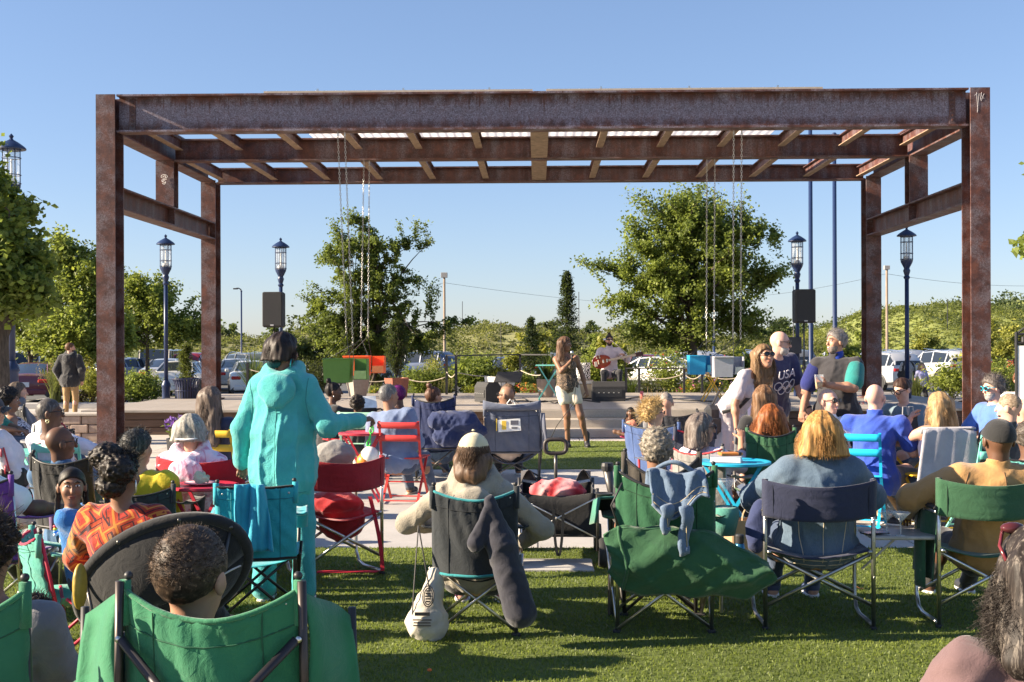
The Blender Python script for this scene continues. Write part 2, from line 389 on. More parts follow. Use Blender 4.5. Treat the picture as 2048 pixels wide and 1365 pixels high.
# kerb, planting beds, slope to the car park
def bed(x0, x1, y0, y1, z0, z1):
    n = 26; m = 10; g = MB(); xs = np.linspace(x0, x1, n + 1); ys = np.linspace(y0, y1, m + 1)
    v = [(x, y, z0 + (z1 - z0) * ((y - y0) / (y1 - y0)) + .05 * math.sin(x * 1.3 + y) * math.sin(y * 1.1)) for x in xs for y in ys]
    g.add(v, [(i * (m + 1) + j, (i + 1) * (m + 1) + j, (i + 1) * (m + 1) + j + 1, i * (m + 1) + j + 1) for i in range(n) for j in range(m)])
    struct('ground', g, SOIL, smooth=True)
bed(-30, -7.4, 30.75, 38.2, .14, -.46); bed(-7.4, 8.4, 28.62, 38.2, .25, -.46); bed(10.9, 30, 30.75, 38.2, .14, -.46)
g = MB(); g.box((9.65, 34.5, -.28), (2.5, 7.8, .3), rot=Matrix.Rotation(R(-3.3), 3, 'X')); struct('path', g, PAVE)
def kerb(x0, x1, y):
    n = round((x1 - x0) / 1.8); L = (x1 - x0) / n; me = MB().box((0, 0, .065), (L - .012, .2, .17), bev=.03).mesh('kerb_stone', CONC)
    k = tag(link('kerb', me, None, (x0 + L / 2, y, 0)), kind='structure')
    for i in range(1, n): link('kerb_stone', me, k, (i * L, 0, 0))
kerb(-30, -7.4, 30.68); kerb(10.9, 30, 30.68)
# stage: deck of planks, dark fascia boards, concrete steps
x0, x1, ZS = -8.2, 8.3, .45
g = MB(); g.box(((x0 + x1) / 2, 25.0, .2), (x1 - x0 - .1, 7.0, .4)); stage = struct('stage_floor', g, DARKWOOD)
me = MB().box((0, 0, 0), (4.11, .135, .045), bev=.006).mesh('plank', DECK)
for j in range(51):
    for i in range(4):
        o = link('plank', me, stage, (x0 + 2.06 + i * 4.13, 21.43 + j * .1415, ZS - .0225 + random.uniform(-.001, .001)))
me = MB().box((0, 0, 0), (3.6, .035, .125), bev=.006).mesh('fascia_board', DARKWOOD)
for k in range(3):
    for xx in (-6.35, -2.72, 5.72): link('fascia_board', me, stage, (xx, 21.48 - .004 * k, .07 + k * .135))
ST = _concrete((.42, .37, .31), 'step_concrete')
st = tag(bpy.data.objects.new('steps', None), kind='structure'); COL.objects.link(st)
for k, (ya, zt) in enumerate(((20.55, .148), (20.95, .298))):
    MB().box((1.5, (ya + 21.44) / 2, zt / 2 + .001 * k), (4.75, 21.44 - ya, zt), bev=.015).build('step', ST, st)
MB().box((1.5, 21.4, .37), (4.75, .09, .148), bev=.012).build('step', ST, st)
# low block wall beside the pergola's left post
bw = thing('block_wall', 'low wall of tan concrete blocks beside the left front steel post', 'wall', (*W(166, 20.2), 0))
blk = MB().box((0, 0, 0), (.29, .24, .14), bev=.015).mesh('block', plain((.3, .23, .19), .9, 0, .25, 9, .5))
for r_ in range(3):
    for i in range(6): link('block', blk, bw, (-1.35 + i * .3 + (r_ % 2) * .12, .02 * (i % 2), .072 + r_ * .145))
MB().box((-.5, 0, .46), (2.0, .3, .05), bev=.012).build('coping', PAVE, bw)
# ------------------------------------------------------------------ the steel pergola
pg = thing('pergola', 'big rust brown steel beam pergola standing over the stage', 'pergola', (0, 0, 0))
PALE = plain((.25, .17, .115), .75, 0, .35, 9, .3, 60)      # paler lower flanges: light bounced off the ground put into the colour
def ibeam(L, dep, fw, tf=.028, tw=.02, low=0):
    """an I section along local X, flanges up and down"""
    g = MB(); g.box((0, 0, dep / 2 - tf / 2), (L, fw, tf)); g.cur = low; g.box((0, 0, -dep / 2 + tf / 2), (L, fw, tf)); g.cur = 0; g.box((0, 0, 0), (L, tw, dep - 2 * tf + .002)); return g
PX, PHX, PY0, PY1 = .05, 7.03, 19.5, 25.57; PM = (PY0 + PY1) / 2; ZT = 5.69
rotz = lambda a: np.array(Matrix.Rotation(a, 3, 'Z'))
def put(name, mb, loc, rot=(0, 0, 0), parent=pg, mat=RUST):
    o = mb.build(name, mat, parent, loc=loc); o.rotation_euler = rot; return o
for sx in (-1, 1):
    for yy, zb, zt in ((PY0, 0, ZT - .01), (PY1, ZS, 5.12)):
        c = put('post', ibeam(zt - zb, .42, .31), (PX + sx * PHX, yy, (zt + zb) / 2), (R(90), R(90), 0))
        c.rotation_euler = (0, R(90), R(90))
        MB().box((0, 0, 0), (.44, .5, .03)).build('base_plate', RUST, pg, loc=(PX + sx * PHX, yy, zb + .02))
    put('side_beam', ibeam(PY1 - PY0 - .44, .55, .3), (PX + sx * PHX, PM, 5.08 + .275), (0, 0, R(90)))
    put('brace_beam', ibeam(PY1 - PY0 - .43, .36, .3), (PX + sx * PHX, PM, 4.04), (0, 0, R(90)))
    h = put('hanger_post', ibeam(.86, .3, .34), (PX + sx * PHX, PM, 4.65)); h.rotation_euler = (0, R(90), R(90))
    for yy in (PM,):
        for q in (-1, 1): MB().box((0, 0, 0), (.13, .02, .3)).build('stiffener', RUST, pg, loc=(PX + sx * PHX + q * .078, yy, 4.04))
BL = 2 * PHX - .32
put('front_beam', ibeam(BL, .61, .3, .03), (PX, PY0, 5.08 + .305), mat=RUSTW); put('middle_beam', ibeam(BL, .42, .26), (PX, PM, 5.07 + .21)); put('rear_beam', ibeam(BL, .33, .28), (PX, PY1, 5.06 + .165))
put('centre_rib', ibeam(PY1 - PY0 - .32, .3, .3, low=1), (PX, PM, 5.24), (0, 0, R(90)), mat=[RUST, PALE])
for sx in (-1, 1):      # end plates with bolts on the front beam
    e = put('end_plate', MB().box((0, 0, 0), (.1, .012, .5)), (PX + sx * (BL / 2 - .22), PY0 - .018, 5.385))
    bm = MB()
    for k in range(6): bm.lathe([(.018, 0), (.018, .02), (.001, .024)], (0, 0, 0), 6)
    for k in range(6): put('bolt', MB().lathe([(.02, 0), (.02, .022), (.0, .026)], n=6), (PX + sx * (BL / 2 - .22), PY0 - .026, 5.2 + k * .075), (R(90), 0, 0))
half = (PY1 - PY0) / 2
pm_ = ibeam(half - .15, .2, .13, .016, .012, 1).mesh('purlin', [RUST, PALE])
for k in range(-6, 7):
    if k == 0: continue
    for yy, zz in ((PY0 + half / 2, 5.38), (PY1 - half / 2, 5.23)):
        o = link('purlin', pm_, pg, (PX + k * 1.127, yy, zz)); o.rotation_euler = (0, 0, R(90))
def _panel():
    t = NT('roof_panel'); co = t.co((1, 30, 1)); col = t.ramp(t.noise(co, 1, 2), [(.3, (.8, .78, .78)), (.7, (.93, .92, .92))]); t.fin(col, .4)
    tr = t.n('BsdfTranslucent'); t.l(col, tr.inputs[0]); mx = t.n('MixShader'); mx.inputs[0].default_value = .85
    t.l(t.b.outputs[0], mx.inputs[1]); t.l(tr.outputs[0], mx.inputs[2]); t.l(mx.outputs[0], t.out.inputs['Surface']); return t.m
PANEL = _panel()
for a, b in ((-4.42, -.06), (.16, 4.6)):
    def f(u, v, a=a, b=b): return (a + (b - a) * u, PY0 - .1 + v * (PY1 - PY0 + .3), ZT + .03 + .012 * math.sin(u * 170))
    p = MB().sheet(f, 108, 3, .006).build('roof_panel', PANEL, pg, True)
    for k in range(3): MB().box((0, 0, 0), (.03, .05, .06)).build('panel_clip', STEEL, pg, loc=(a + (b - a) * (.2 + .32 * k), PY0 - .08, ZT + .045))
    MB().box((0, 0, 0), (b - a, .03, .03)).build('edge_strip', plain((.4, .33, .26), .6), pg, loc=((a + b) / 2, PY0 - .115, ZT + .02))
x, y = W(333, PM); sm = MB()
sm.tube([(.06 * math.cos(t), 0, .035 * math.sin(t)) for t in np.linspace(0, 2 * pi, 17)[:-1]], .0035, 4, True)
for a, b in (((-.03, -.01), (.02, .015)), ((.02, .015), (.03, -.02)), ((-.05, -.07), (.05, -.05)), ((-.05, -.08), (-.03, -.1)), ((-.03, -.1), (.0, -.075)), ((.0, -.075), (.03, -.1)), ((-.04, -.13), (.03, -.115)), ((.03, -.115), (.0, -.15)), ((.0, -.15), (-.03, -.14))):
    sm.tube([(a[0], 0, a[1]), (b[0], 0, b[1])], .004, 4)
sm.build('chalk_scribble', plain((.75, .75, .78), .8), pg, loc=(PX - PHX, PM - .172, 4.78))
sm = MB()
for a, b in (((-.03, .0), (-.01, -.3)), ((.01, -.02), (-.02, -.32)), ((.05, 0), (.03, -.12)), ((.03, -.02), (.09, -.1)), ((.09, -.02), (.04, -.14)), ((-.06, -.05), (-.02, -.02))): sm.tube([(a[0], 0, a[1]), (b[0], 0, b[1])], .003, 4)
sm.build('chalk_scribble', plain((.35, .33, .35), .8), pg, loc=(PX + PHX - .03, PY0 - .213, 5.6))
# ------------------------------------------------------------------ trees and plants
def leafmesh(P, size, tone, mat, droop=.3, asp=.5, name='leaves', nrm=None):
    n = len(P); nr = rng.normal(size=(n, 3)); nr[:, 2] = np.abs(nr[:, 2]) + droop
    if nrm is not None: nr = nr * .6 + nrm
    nr /= np.linalg.norm(nr, axis=1)[:, None]
    u = np.cross(nr, rng.normal(size=(n, 3))); u /= np.linalg.norm(u, axis=1)[:, None] + 1e-9; w = np.cross(nr, u)
    L = (size * rng.uniform(.65, 1.3, n))[:, None]; b = L * asp
    v = np.stack((P - u * L * .5, P - w * b * .5 + nr * L * .07 - u * L * .05, P + u * L * .5, P + w * b * .5 + nr * L * .07 - u * L * .05), 1).reshape(-1, 3)
    return npmesh(name, v, np.arange(n * 4).reshape(-1, 4), mats=[mat], smooth=False, tone=np.repeat(np.clip(tone, 0, 1), 4))
def lobes_pts(lobes, n, shell=.55):
    vol = np.array([l[3] * l[4] * l[5] for l in lobes]) ** .8; k = rng.choice(len(lobes), n, p=vol / vol.sum())
    L = np.array(lobes)[k]; d = rng.normal(size=(n, 3)); d /= np.linalg.norm(d, axis=1)[:, None]
    r = rng.uniform(0, 1, n) ** shell
    return L[:, :3] + d * L[:, 3:] * r[:, None] * rng.uniform(.8, 1.12, (n, 1)), r
def bez(a, b, c, n): t = np.linspace(0, 1, n)[:, None]; return (1 - t) ** 2 * a + 2 * t * (1 - t) * b + t * t * c
def tree(name, label, cat, loc, lobes, trunk_h, tr, nl, ls, col, nlimb=9, ntwig=60, rz=0, group=None, spread=.28, asp=.5, bare=.35, lean=(0, 0), stems=1, pn='crown'):
    """tapered trunk with limbs and twigs; leaves hang in clumps along the outer twigs"""
    o = thing(name, label, cat, loc, rz, group); top = max(l[2] + l[5] for l in lobes); b = MB()
    tips, _ = lobes_pts(lobes, nlimb, .5); segs = []
    for s in range(stems):
        off = V(0, 0, 0) if stems == 1 else V(.12 * math.cos(s * 2.4), .12 * math.sin(s * 2.4), 0)
        fork = V(lean[0] * .5, lean[1] * .5, trunk_h) + off * 2; end = V(lean[0] + off[0] * 4, lean[1] + off[1] * 4, trunk_h + (top - trunk_h) * .75)
        T = np.vstack((bez(off * .6, off + fork * (.1, .1, .5), fork, 5), bez(fork, (fork + end) / 2 + rng.normal(0, .06, 3) * trunk_h, end, 7)[1:]))
        b.tube(T, np.concatenate((np.linspace(tr * 1.35, tr, 2), np.linspace(tr * .95, tr * .16, len(T) - 2))) / math.sqrt(stems), 8); segs.append(T)
    mids = []
    for i, tp in enumerate(tips):
        T = segs[i % stems]; k = rng.integers(4, len(T) - 2); a = T[k]
        h = bez(a, a * .45 + tp * .55 + V(0, 0, .18 * np.linalg.norm(tp - a)), tp, 7); b.tube(h, np.linspace(tr * .42, tr * .07, 7), 5); mids.append(h)
    M_ = np.concatenate([m[2:] for m in mids]); tw, rr = lobes_pts(lobes, ntwig, .42); lp = []; tn = []
    per = max(4, nl // ntwig)
    for tp in tw:
        dd = np.linalg.norm(M_ - tp, axis=1) + .5 * np.maximum(0, M_[:, 2] - tp[2]); a = M_[dd.argmin()]; ln = np.linalg.norm(tp - a)
        h = bez(a, (a + tp) / 2 + V(0, 0, .12 * ln) + rng.normal(0, .05 * ln + .01, 3), tp, 5); b.tube(h, np.linspace(max(.006, tr * .09), .004, 5), 3, cap=False)
        t = rng.uniform(bare, 1.06, per); k = np.clip((t * 4).astype(int), 0, 3); fr = t * 4 - k
        p = h[k] + (h[k + 1] - h[k]) * fr[:, None] + rng.normal(0, spread, (per, 3)) * (.55 + .45 * rng.uniform()) * (.35 + .65 * t[:, None] * .8)
        lp.append(p); tn.append(rng.normal(.45 + rng.normal(0, .13), .16, per))
    b.build('trunk', BARK, o, True)
    link(pn, leafmesh(np.concatenate(lp), ls, np.concatenate(tn), leafm(col), asp=asp, name=pn), o)
    return o
def shrub(name, label, loc, rx, ry, h, nl, ls, col, cat='shrub', group=None, n_st=14, asp=.5, flowers=None, up=.35):
    lob = [(rng.uniform(-.35, .35) * rx, rng.uniform(-.3, .3) * ry, h * rng.uniform(.35, .62), rx * rng.uniform(.45, .75), ry * rng.uniform(.45, .75), h * rng.uniform(.3, .42)) for _ in range(6)]
    o = thing(name, label, cat, loc, rng.uniform(0, 6), group); b = MB(); tp, _ = lobes_pts(lob, max(n_st, 10), .4)
    for p in tp: b.tube(bez(V(p[0] * .15, p[1] * .15, -.05), V(p[0] * .4, p[1] * .4, p[2] * .7), p, 5), np.linspace(.014, .004, 5) * (.5 + h * .5), 4, cap=False)
    b.build('stem', BARK, o)
    nc = max(20, nl // 26); C, _ = lobes_pts(lob, nc, .4); C[:, 2] = np.maximum(C[:, 2], .08 * h)
    k = rng.integers(0, nc, nl); P = C[k] + rng.normal(0, .085 * (rx + h) * .55, (nl, 3)); P[:, 2] = np.maximum(P[:, 2], .02)
    tn = np.clip(rng.normal(.45, .12, nc)[k] + rng.normal(0, .15, nl), 0, 1)
    link('foliage', leafmesh(P, ls, tn, leafm(col), droop=up, asp=asp, name='foliage'), o)
    if flowers:
        for c, n in flowers:
            d, _ = lobes_pts(lob, n, .12); d[:, 2] += .04; f = leafmesh(np.repeat(d, 4, 0) + rng.normal(0, .018, (n * 4, 3)), .05, np.full(n * 4, .6), leafm(c), asp=.8, name='blossom'); link('blossom', f, o)
    return o
def conifer(name, label, loc, H, r, n, col, cat='conifer', narrow=False, group=None):
    o = thing(name, label, cat, loc, 0, group); b = MB(); b.tube([(0, 0, -.1), (0, 0, H * .5), (0, 0, H)], [.05 * H / 3, .03 * H / 3, .006], 6); P = []; D = []
    for i in range(n):
        t = rng.uniform(.03, 1) ** .85; z = H * t; a = rng.uniform(0, 2 * pi); L = r * (1 - t) ** (.8 if not narrow else .45) * rng.uniform(.65, 1.1) + .04
        tip = V(L * math.cos(a), L * math.sin(a), z + (L * (.25 if not narrow else 1.3)))
        base = V(0, 0, z); m = 26; q = np.linspace(.1, 1.05, m)[:, None]; h = base + (tip - base) * q; h[:, 2] -= (L * .18 * np.sin(q * 3))[:, 0] * (not narrow)
        if i % 3 == 0: b.tube([base, (base + tip) / 2, tip], [.012, .008, .003], 3, cap=False)
        P.append(h + rng.normal(0, .022 * (1 + H * .2), (m, 3))); D.append(np.full(m, rng.normal(.45, .15)))
    b.build('trunk', BARK, o); link('foliage', leafmesh(np.concatenate(P), .085 * (.6 + H * .13), np.concatenate(D), leafm(col), asp=.32, name='foliage'), o); return o
def tuft(name, label, loc, n, L, col, spread=.5, w=.008, cat='grass', plume=None, group=None):
    o = thing(name, label, cat, loc, 0, group); m = 5; a = rng.uniform(0, 2 * pi, n); ln = L * rng.uniform(.6, 1.1, n); ou = rng.uniform(.1, 1, n) * spread
    t = np.linspace(0, 1, m + 1); base = np.column_stack((rng.normal(0, .05, (n, 2)), np.zeros(n)))
    d = np.column_stack((np.cos(a), np.sin(a), np.zeros(n))); s = np.column_stack((-np.sin(a), np.cos(a), np.zeros(n)))
    C = base[:, None] + d[:, None] * (ln * ou)[:, None, None] * (t ** 1.7)[None, :, None] + V(0, 0, 1) * (ln[:, None] * (t - .38 * ou[:, None] * t ** 3))[..., None]
    ww = (w * (1 - t * .85))[None, :, None]; A = C - s[:, None] * ww; B = C + s[:, None] * ww
    v = np.stack((A, B), 2).reshape(-1, 3); k = np.arange(n)[:, None] * (2 * m + 2) + np.arange(m)[None] * 2
    q = np.stack((k, k + 1, k + 3, k + 2), -1).reshape(-1, 4)
    link('blades', npmesh('blades', v, q, mats=[leafm(col)], tone=np.repeat(np.clip(rng.normal(.5, .2, n), 0, 1), 2 * m + 2)), o)
    if plume:
        p = C[::6, -1]; P = np.repeat(p, 12, 0) + rng.normal(0, 1, (len(p) * 12, 3)) * (.012, .012, .06); link('plume', leafmesh(P, .05, rng.normal(.5, .2, len(P)), leafm(plume), asp=.25, name='plume'), o)
    return o
# ---- trees in view
GL, GD, GM, GY = (.24, .29, .065), (.17, .22, .055), (.2, .255, .06), (.3, .31, .07)
bigg = None
d = 15.2; x, y = W(2, d); tree('maple_tree', 'dense green maple tree at the left edge beside the lamp post', 'tree', (x, y, 0),
    [(-.15, 0, 2.45, .8, 1.1, .65), (-.2, 0, 3.2, .6, 1.0, .8), (.1, .1, 2.75, .55, .8, .5), (-.35, 0, 3.75, .45, .7, .5), (.15, 0, 2.1, .5, .6, .3)], 1.6, .13, 30000, .095, GM, 12, 200, asp=.8, spread=.13, bare=.2)
for px, d_, lob, h, n, c, lb in ((150, 44, [(0, 0, 4.5, 1.7, 1.6, 1.6), (.1, 0, 2.8, 2.1, 1.7, 1.4), (-.4, 0, 5.6, .8, .8, .9), (.9, 0, 2.0, 1.1, 1, 1.0), (.7, 0, 5.2, .6, .6, .6)], 1.3, 16000, GL, 'light green young tree behind the man in the black hooded jacket'),
    (295, 52, [(-.4, 0, 3.9, 2.3, 1.8, 1.6), (1.2, 0, 3.1, 1.9, 1.5, 1.4), (-1.2, 0, 2.3, 1.7, 1.5, 1.1), (.4, 0, 4.6, 1.4, 1.2, 1.0)], 1.6, 17000, GL, 'round yellow green tree framed between the two left steel posts'),
    (60, 50, [(0, 0, 3.2, 2.2, 1.8, 1.6), (1.5, 0, 2.4, 1.5, 1.5, 1.2)], 1.5, 7000, GL, 'bright green tree behind the white pickup truck')):
    x, y = W(px, d_); tree('young_tree', lb, 'tree', (x, y, -.45), lob, h, .11, int(n * 1.5), .155, c, 14, 170, asp=.65, spread=.27, bare=.1)
d = 33; x, y = W(728, d)   # airy tree left of centre: two leaning stems, long reaching branches
tree('elm_tree', 'airy multi-stemmed tree with long reaching branches behind the green hanging box', 'tree', (x, y, -.1),
    [(0, 0, 3.3, 1.0, .9, 1.0), (-.5, 0, 4.3, 1.0, .7, .4), (.35, 0, 4.5, 1.0, .7, .4), (1.3, 0, 4.5, .7, .5, .16), (-1.3, 0, 4.0, .6, .5, .2), (-.2, 0, 5.05, .8, .5, .4), (1.6, 0, 3.3, .8, .5, .3), (2.5, 0, 2.25, .8, .6, .24), (1.3, 0, 1.8, 1.1, .8, .5), (-.9, 0, 2.5, .9, .8, .7), (1.3, 0, 5.0, .6, .4, .16), (0.3, 0, 2.0, 1.1, .9, .8), (-1.4, 0, 3.2, .6, .4, .25), (.5, 0, 3.7, .9, .7, .7), (.6, 0, 2.7, 1.0, .7, .6), (-.3, 0, 4.6, .9, .6, .4), (-.5, 0, 1.7, 1.0, .8, .5)],
    .9, .075, 52000, .085, GD, 34, 560, asp=.6, spread=.1, bare=.1, stems=2, lean=(.1, 0))
d = 34; x, y = W(1385, d)
tree('elm_tree', 'large round shade tree with a straight trunk behind the blue and grey hanging boxes', 'tree', (x, y, -.2),
    [(0, 0, 4.6, 1.7, 1.5, 1.4), (.3, 0, 5.7, 1.5, 1.2, .9), (-.5, 0, 3.2, 1.8, 1.4, 1.0), (.9, 0, 3.6, 1.7, 1.4, 1.1), (-1.7, 0, 5.3, .6, .5, .9), (-2.5, 0, 4.05, 1.2, .6, .2), (2.1, 0, 3.9, 1.0, .7, .4), (2.0, 0, 5.0, .7, .5, .5), (-1.3, 0, 2.2, 1.3, 1, .6), (1.4, 0, 2.3, 1.2, .9, .55), (-2.0, 0, 2.9, .9, .7, .25), (-.9, 0, 4.2, 1.5, 1.2, 1.1), (1.2, 0, 4.7, 1.3, 1.1, 1.0), (-.6, 0, 5.7, 1.0, .9, .7), (0, 0, 2.1, 1.2, 1.1, .6)],
    1.75, .17, 86000, .1, GM, 30, 760, asp=.62, spread=.15, bare=.12)
x, y = W(640, 46); tree('young_tree', 'broad pale green tree far behind the hanging boxes on the left', 'tree', (x, y, -.45), [(0, 0, 2.4, 2.0, 1.6, 1.2), (-.8, 0, 1.6, 1.5, 1.3, .9), (1.4, 0, 1.6, 1.6, 1.4, .9)], 1.0, .1, 8000, .17, (.1, .125, .04), 9, 90, asp=.6, spread=.22)
for px, d_, H_, c, lb in ((1062, 40, 2.9, GY, 'slim yellow green young tree left of the spruce'), (1190, 42, 2.5, GL, 'bright green young tree behind the seated guitarist'), (1688, 44, 2.6, GL, 'round bright green tree just left of the rear right steel post'), (1478, 31.5, 1.5, GL, 'small sapling with a thin trunk behind the grey hanging box'), (1225, 36, 1.9, GY, 'yellow leaved small tree beside the guitarist'), (1100, 60, 3.4, (.09, .11, .04), 'pale tree in the hedge row far behind the singer')):
    x, y = W(px, d_); tree('young_tree', lb, 'tree', (x, y, -.42 if d_ > 37 else 0), [(0, 0, H_ * .68, H_ * .27, H_ * .25, H_ * .3), (.15 * H_, 0, H_ * .5, H_ * .22, H_ * .2, H_ * .22), (-.17 * H_, 0, H_ * .45, H_ * .2, H_ * .2, H_ * .2)], H_ * .3, .045, 4200, .1 + d_ * .001, c, 7, 60, asp=.65, spread=.1)
x, y = W(1134, 31); conifer('spruce_tree', 'tall narrow dark spruce behind the singer', (x, y, 0), 3.45, .55, 300, (.03, .05, .025))
x, y = W(1062, 32); conifer('weeping_spruce', 'dark weeping conifer left of the singer', (x, y, 0), 2.3, .5, 230, (.028, .05, .03))
x, y = W(708, 32.5); conifer('arborvitae', 'tall dark columnar evergreen behind the orange hanging box', (x, y, .1), 2.5, .42, 300, (.03, .05, .018), narrow=True)
x, y = W(752, 33.5); conifer('arborvitae', 'yellowish columnar evergreen right of the orange hanging box chains', (x, y, .1), 2.1, .36, 240, (.06, .075, .02), narrow=True)
x, y = W(1935, 60)
for px, d_, H_, lb in ((1100 + 880, 58, 3.8, 'bright sapling tree behind the red sport utility car'), (2030, 55, 3.4, 'leafy green tree at the right edge behind the front steel post'), (1850, 75, 3.2, 'yellow green young tree on the slope behind the white hatchback')):
    x, y = W(px, d_); tree('young_tree', lb, 'tree', (x, y, -.45), [(0, 0, H_ * .62, H_ * .28, H_ * .25, H_ * .3), (.2 * H_, 0, H_ * .45, H_ * .25, H_ * .2, H_ * .25), (-.2 * H_, 0, H_ * .4, H_ * .25, H_ * .2, H_ * .25)], H_ * .25, .06, 4500, .17, GY, 7, 60, asp=.65, spread=.16)
x, y = W(2075, 15.5); tree('maple_tree', 'tree whose leafy tips reach in at the right edge above the sign', 'tree', (x, y, 0), [(.2, 0, 3.0, .38, .5, .8), (.5, 0, 3.9, .5, .6, .6)], 1.5, .1, 2600, .11, GM, 7, 40, asp=.7, spread=.1)
# ---- shade trees that stand outside the picture to the left (they throw the long shadows)
for i, (tx, ty, sc_, zc) in enumerate(((-13, 2.4, 1.15, 2.2), (-15.5, 6.6, 1.1, 2.0))):
    tree('shade_tree', 'broad shade tree standing beyond the left edge of the lawn', 'tree', (tx, ty, 0), [(0, 0, zc * sc_ + .4, 2.0 * sc_, 1.9 * sc_, 1.0 * sc_), (.8, .5, zc * sc_ - .3, 1.2, 1.3, .7), (-.5, -.8, zc * sc_ + 1.1, 1.2, 1.2, .7)], 1.2, .14, 7000, .2, GM, 9, 110, asp=.7, spread=.22, group='shade trees left of the lawn')
# ---- shrubs and beds
SH = []
def sh(px, d_, z, rx, h, nl, ls, c, lb, name='shrub', **k):
    x, y = W(px, d_); return shrub(name, lb, (x, y, z), rx, rx * .8, h, nl, ls, c, **k)
sh(285, 32, .1, 1.05, .85, 5200, .085, GM, 'big rounded green shrub between the left steel posts'); sh(245, 33, .1, .9, .75, 3600, .08, GL, 'leafy green shrub at the left of the bed by the kerb')
sh(185, 32.2, .12, .75, .95, 3000, .075, GY, 'yellow green shrub to the right of the man in the black jacket'); sh(183, 36, -.1, .5, 1.45, 1800, .07, (.2, .17, .02), 'golden yellow shrub behind the man in the black jacket')
sh(165, 31.3, .13, .3, .35, 500, .06, (.03, .012, .02), 'small dark purple shrub at the kerb'); sh(232, 31.3, .13, .4, .3, 600, .05, (.05, .03, .03), 'low reddish plant along the kerb')
sh(625, 31, .2, 1.0, 1.15, 4500, .06, (.055, .065, .035), 'grey green mounded shrub left of the taupe planter'); sh(555, 31, .2, .7, .9, 2200, .07, GM, 'green shrub behind the woman in turquoise')
sh(855, 30.5, .2, .9, .95, 4200, .08, GM, 'dense green shrub right of the speckled red planter'); sh(865, 31.5, .2, .55, 1.2, 2400, .06, GY, 'feathery yellow green shrub right of the speckled red planter')
sh(955, 30.6, .2, 1.0, 1.25, 4800, .11, GM, 'large leaved green shrub behind the railing'); sh(1030, 30.2, .2, .8, .8, 3000, .09, GM, 'dark leafy shrub behind the white urn')
sh(960, 29.3, .25, .55, .4, 1500, .05, (.16, .17, .02), 'low golden shrub at the back edge of the stage'); sh(1175, 30, .2, .8, 1.25, 3200, .09, GL, 'leafy shrub behind the guitar amplifier')
sh(1215, 29.7, .2, .8, 1.1, 3600, .08, GM, 'green shrub directly behind the guitarist'); sh(1335, 30, .2, .85, 1.35, 3600, .07, GL, 'light green flowering shrub right of the guitarist', flowers=[((.5, .05, .03), 14)])
sh(1300, 29.2, .25, .45, .55, 1400, .05, (.1, .11, .04), 'low feathery plant behind the railing'); sh(1575, 31, .2, .8, .9, 2500, .07, GL, 'green shrub behind the two men talking')
sh(1640, 33, -.1, .7, 1.25, 2200, .07, GM, 'tall green shrub right of the man in the polo shirt'); sh(1900, 31.5, .12, .7, .95, 2400, .09, GL, 'leafy shrub left of the front right steel post')
sh(1985, 31.2, .12, .8, 1.1, 3000, .08, GL, 'yellow green shrub right of the front right steel post'); sh(2035, 31.6, .12, .8, 1.15, 2600, .08, GM, 'green shrub at the right edge behind the sign')
sh(1838, 36, -.2, .35, 1.45, 1300, .06, GY, 'slim upright shrub between the two silver cars'); sh(1700, 22.8, .02, .35, .55, 900, .045, (.14, .05, .06), 'reddish flowering plant beside the rear right steel post', cat='plant', flowers=[((.5, .2, .25), 30)])
for i, (px, d_, h, fl, lb) in enumerate(((745, 29.2, .45, [((.55, .4, .05), 12), ((.3, .12, .4), 8)], 'clump of yellow and purple flowers between the planters'), (1060, 29.1, .5, [((.6, .25, .06), 26), ((.5, .06, .08), 14)], 'clump of orange flowers at the foot of the brown planter'), (1375, 29.2, .5, [((.6, .04, .03), 12), ((.6, .45, .06), 24), ((.55, .2, .4), 10)], 'clump of red and yellow flowers behind the right railing'), (1415, 29.4, .6, [((.45, .25, .5), 18), ((.6, .5, .1), 10)], 'clump of lilac flowers under the blue hanging box'), (1455, 29.4, .55, [((.45, .25, .5), 14), ((.6, .4, .08), 12)], 'clump of mixed flowers under the grey hanging box'), (790, 29.4, .5, [((.5, .3, .5), 12)], 'pale lilac flowers left of the speckled planter'))):
    sh(px, d_, .22, .42, h, 1300, .05, GL, lb, 'flower_clump', cat='flowers', flowers=fl)
for px, d_, n, L, c, sp, pl, lb in ((110, 30.9, 260, 1.1, (.14, .16, .06), .55, (.32, .24, .12), 'pale plumed ornamental grass behind the seated woman with dark curls'), (508, 30.2, 300, 1.5, (.05, .08, .025), .8, None, 'tall arching ornamental grass left of the woman in turquoise'), (1262, 29.0, 160, .75, (.06, .09, .025), .5, None, 'strappy green grass clump right of the guitarist'), (1650, 30.4, 220, 1.0, (.06, .09, .03), .5, None, 'green grass clump behind the speaker tripod'), (1830, 31.2, 160, .7, (.08, .1, .03), .7, None, 'spiky green clump by the walking pair'), (895, 29.4, 180, .6, (.11, .12, .05), .45, (.25, .22, .1), 'tan grass tuft at the railing posts'), (140, 31.4, 160, .7, (.07, .1, .03), .6, None, 'green grass tuft by the kerb behind the man')):
    x, y = W(px, d_); tuft('ornamental_grass', lb, (x, y, .15), n, L, c, sp, .012, 'grass plant', pl)
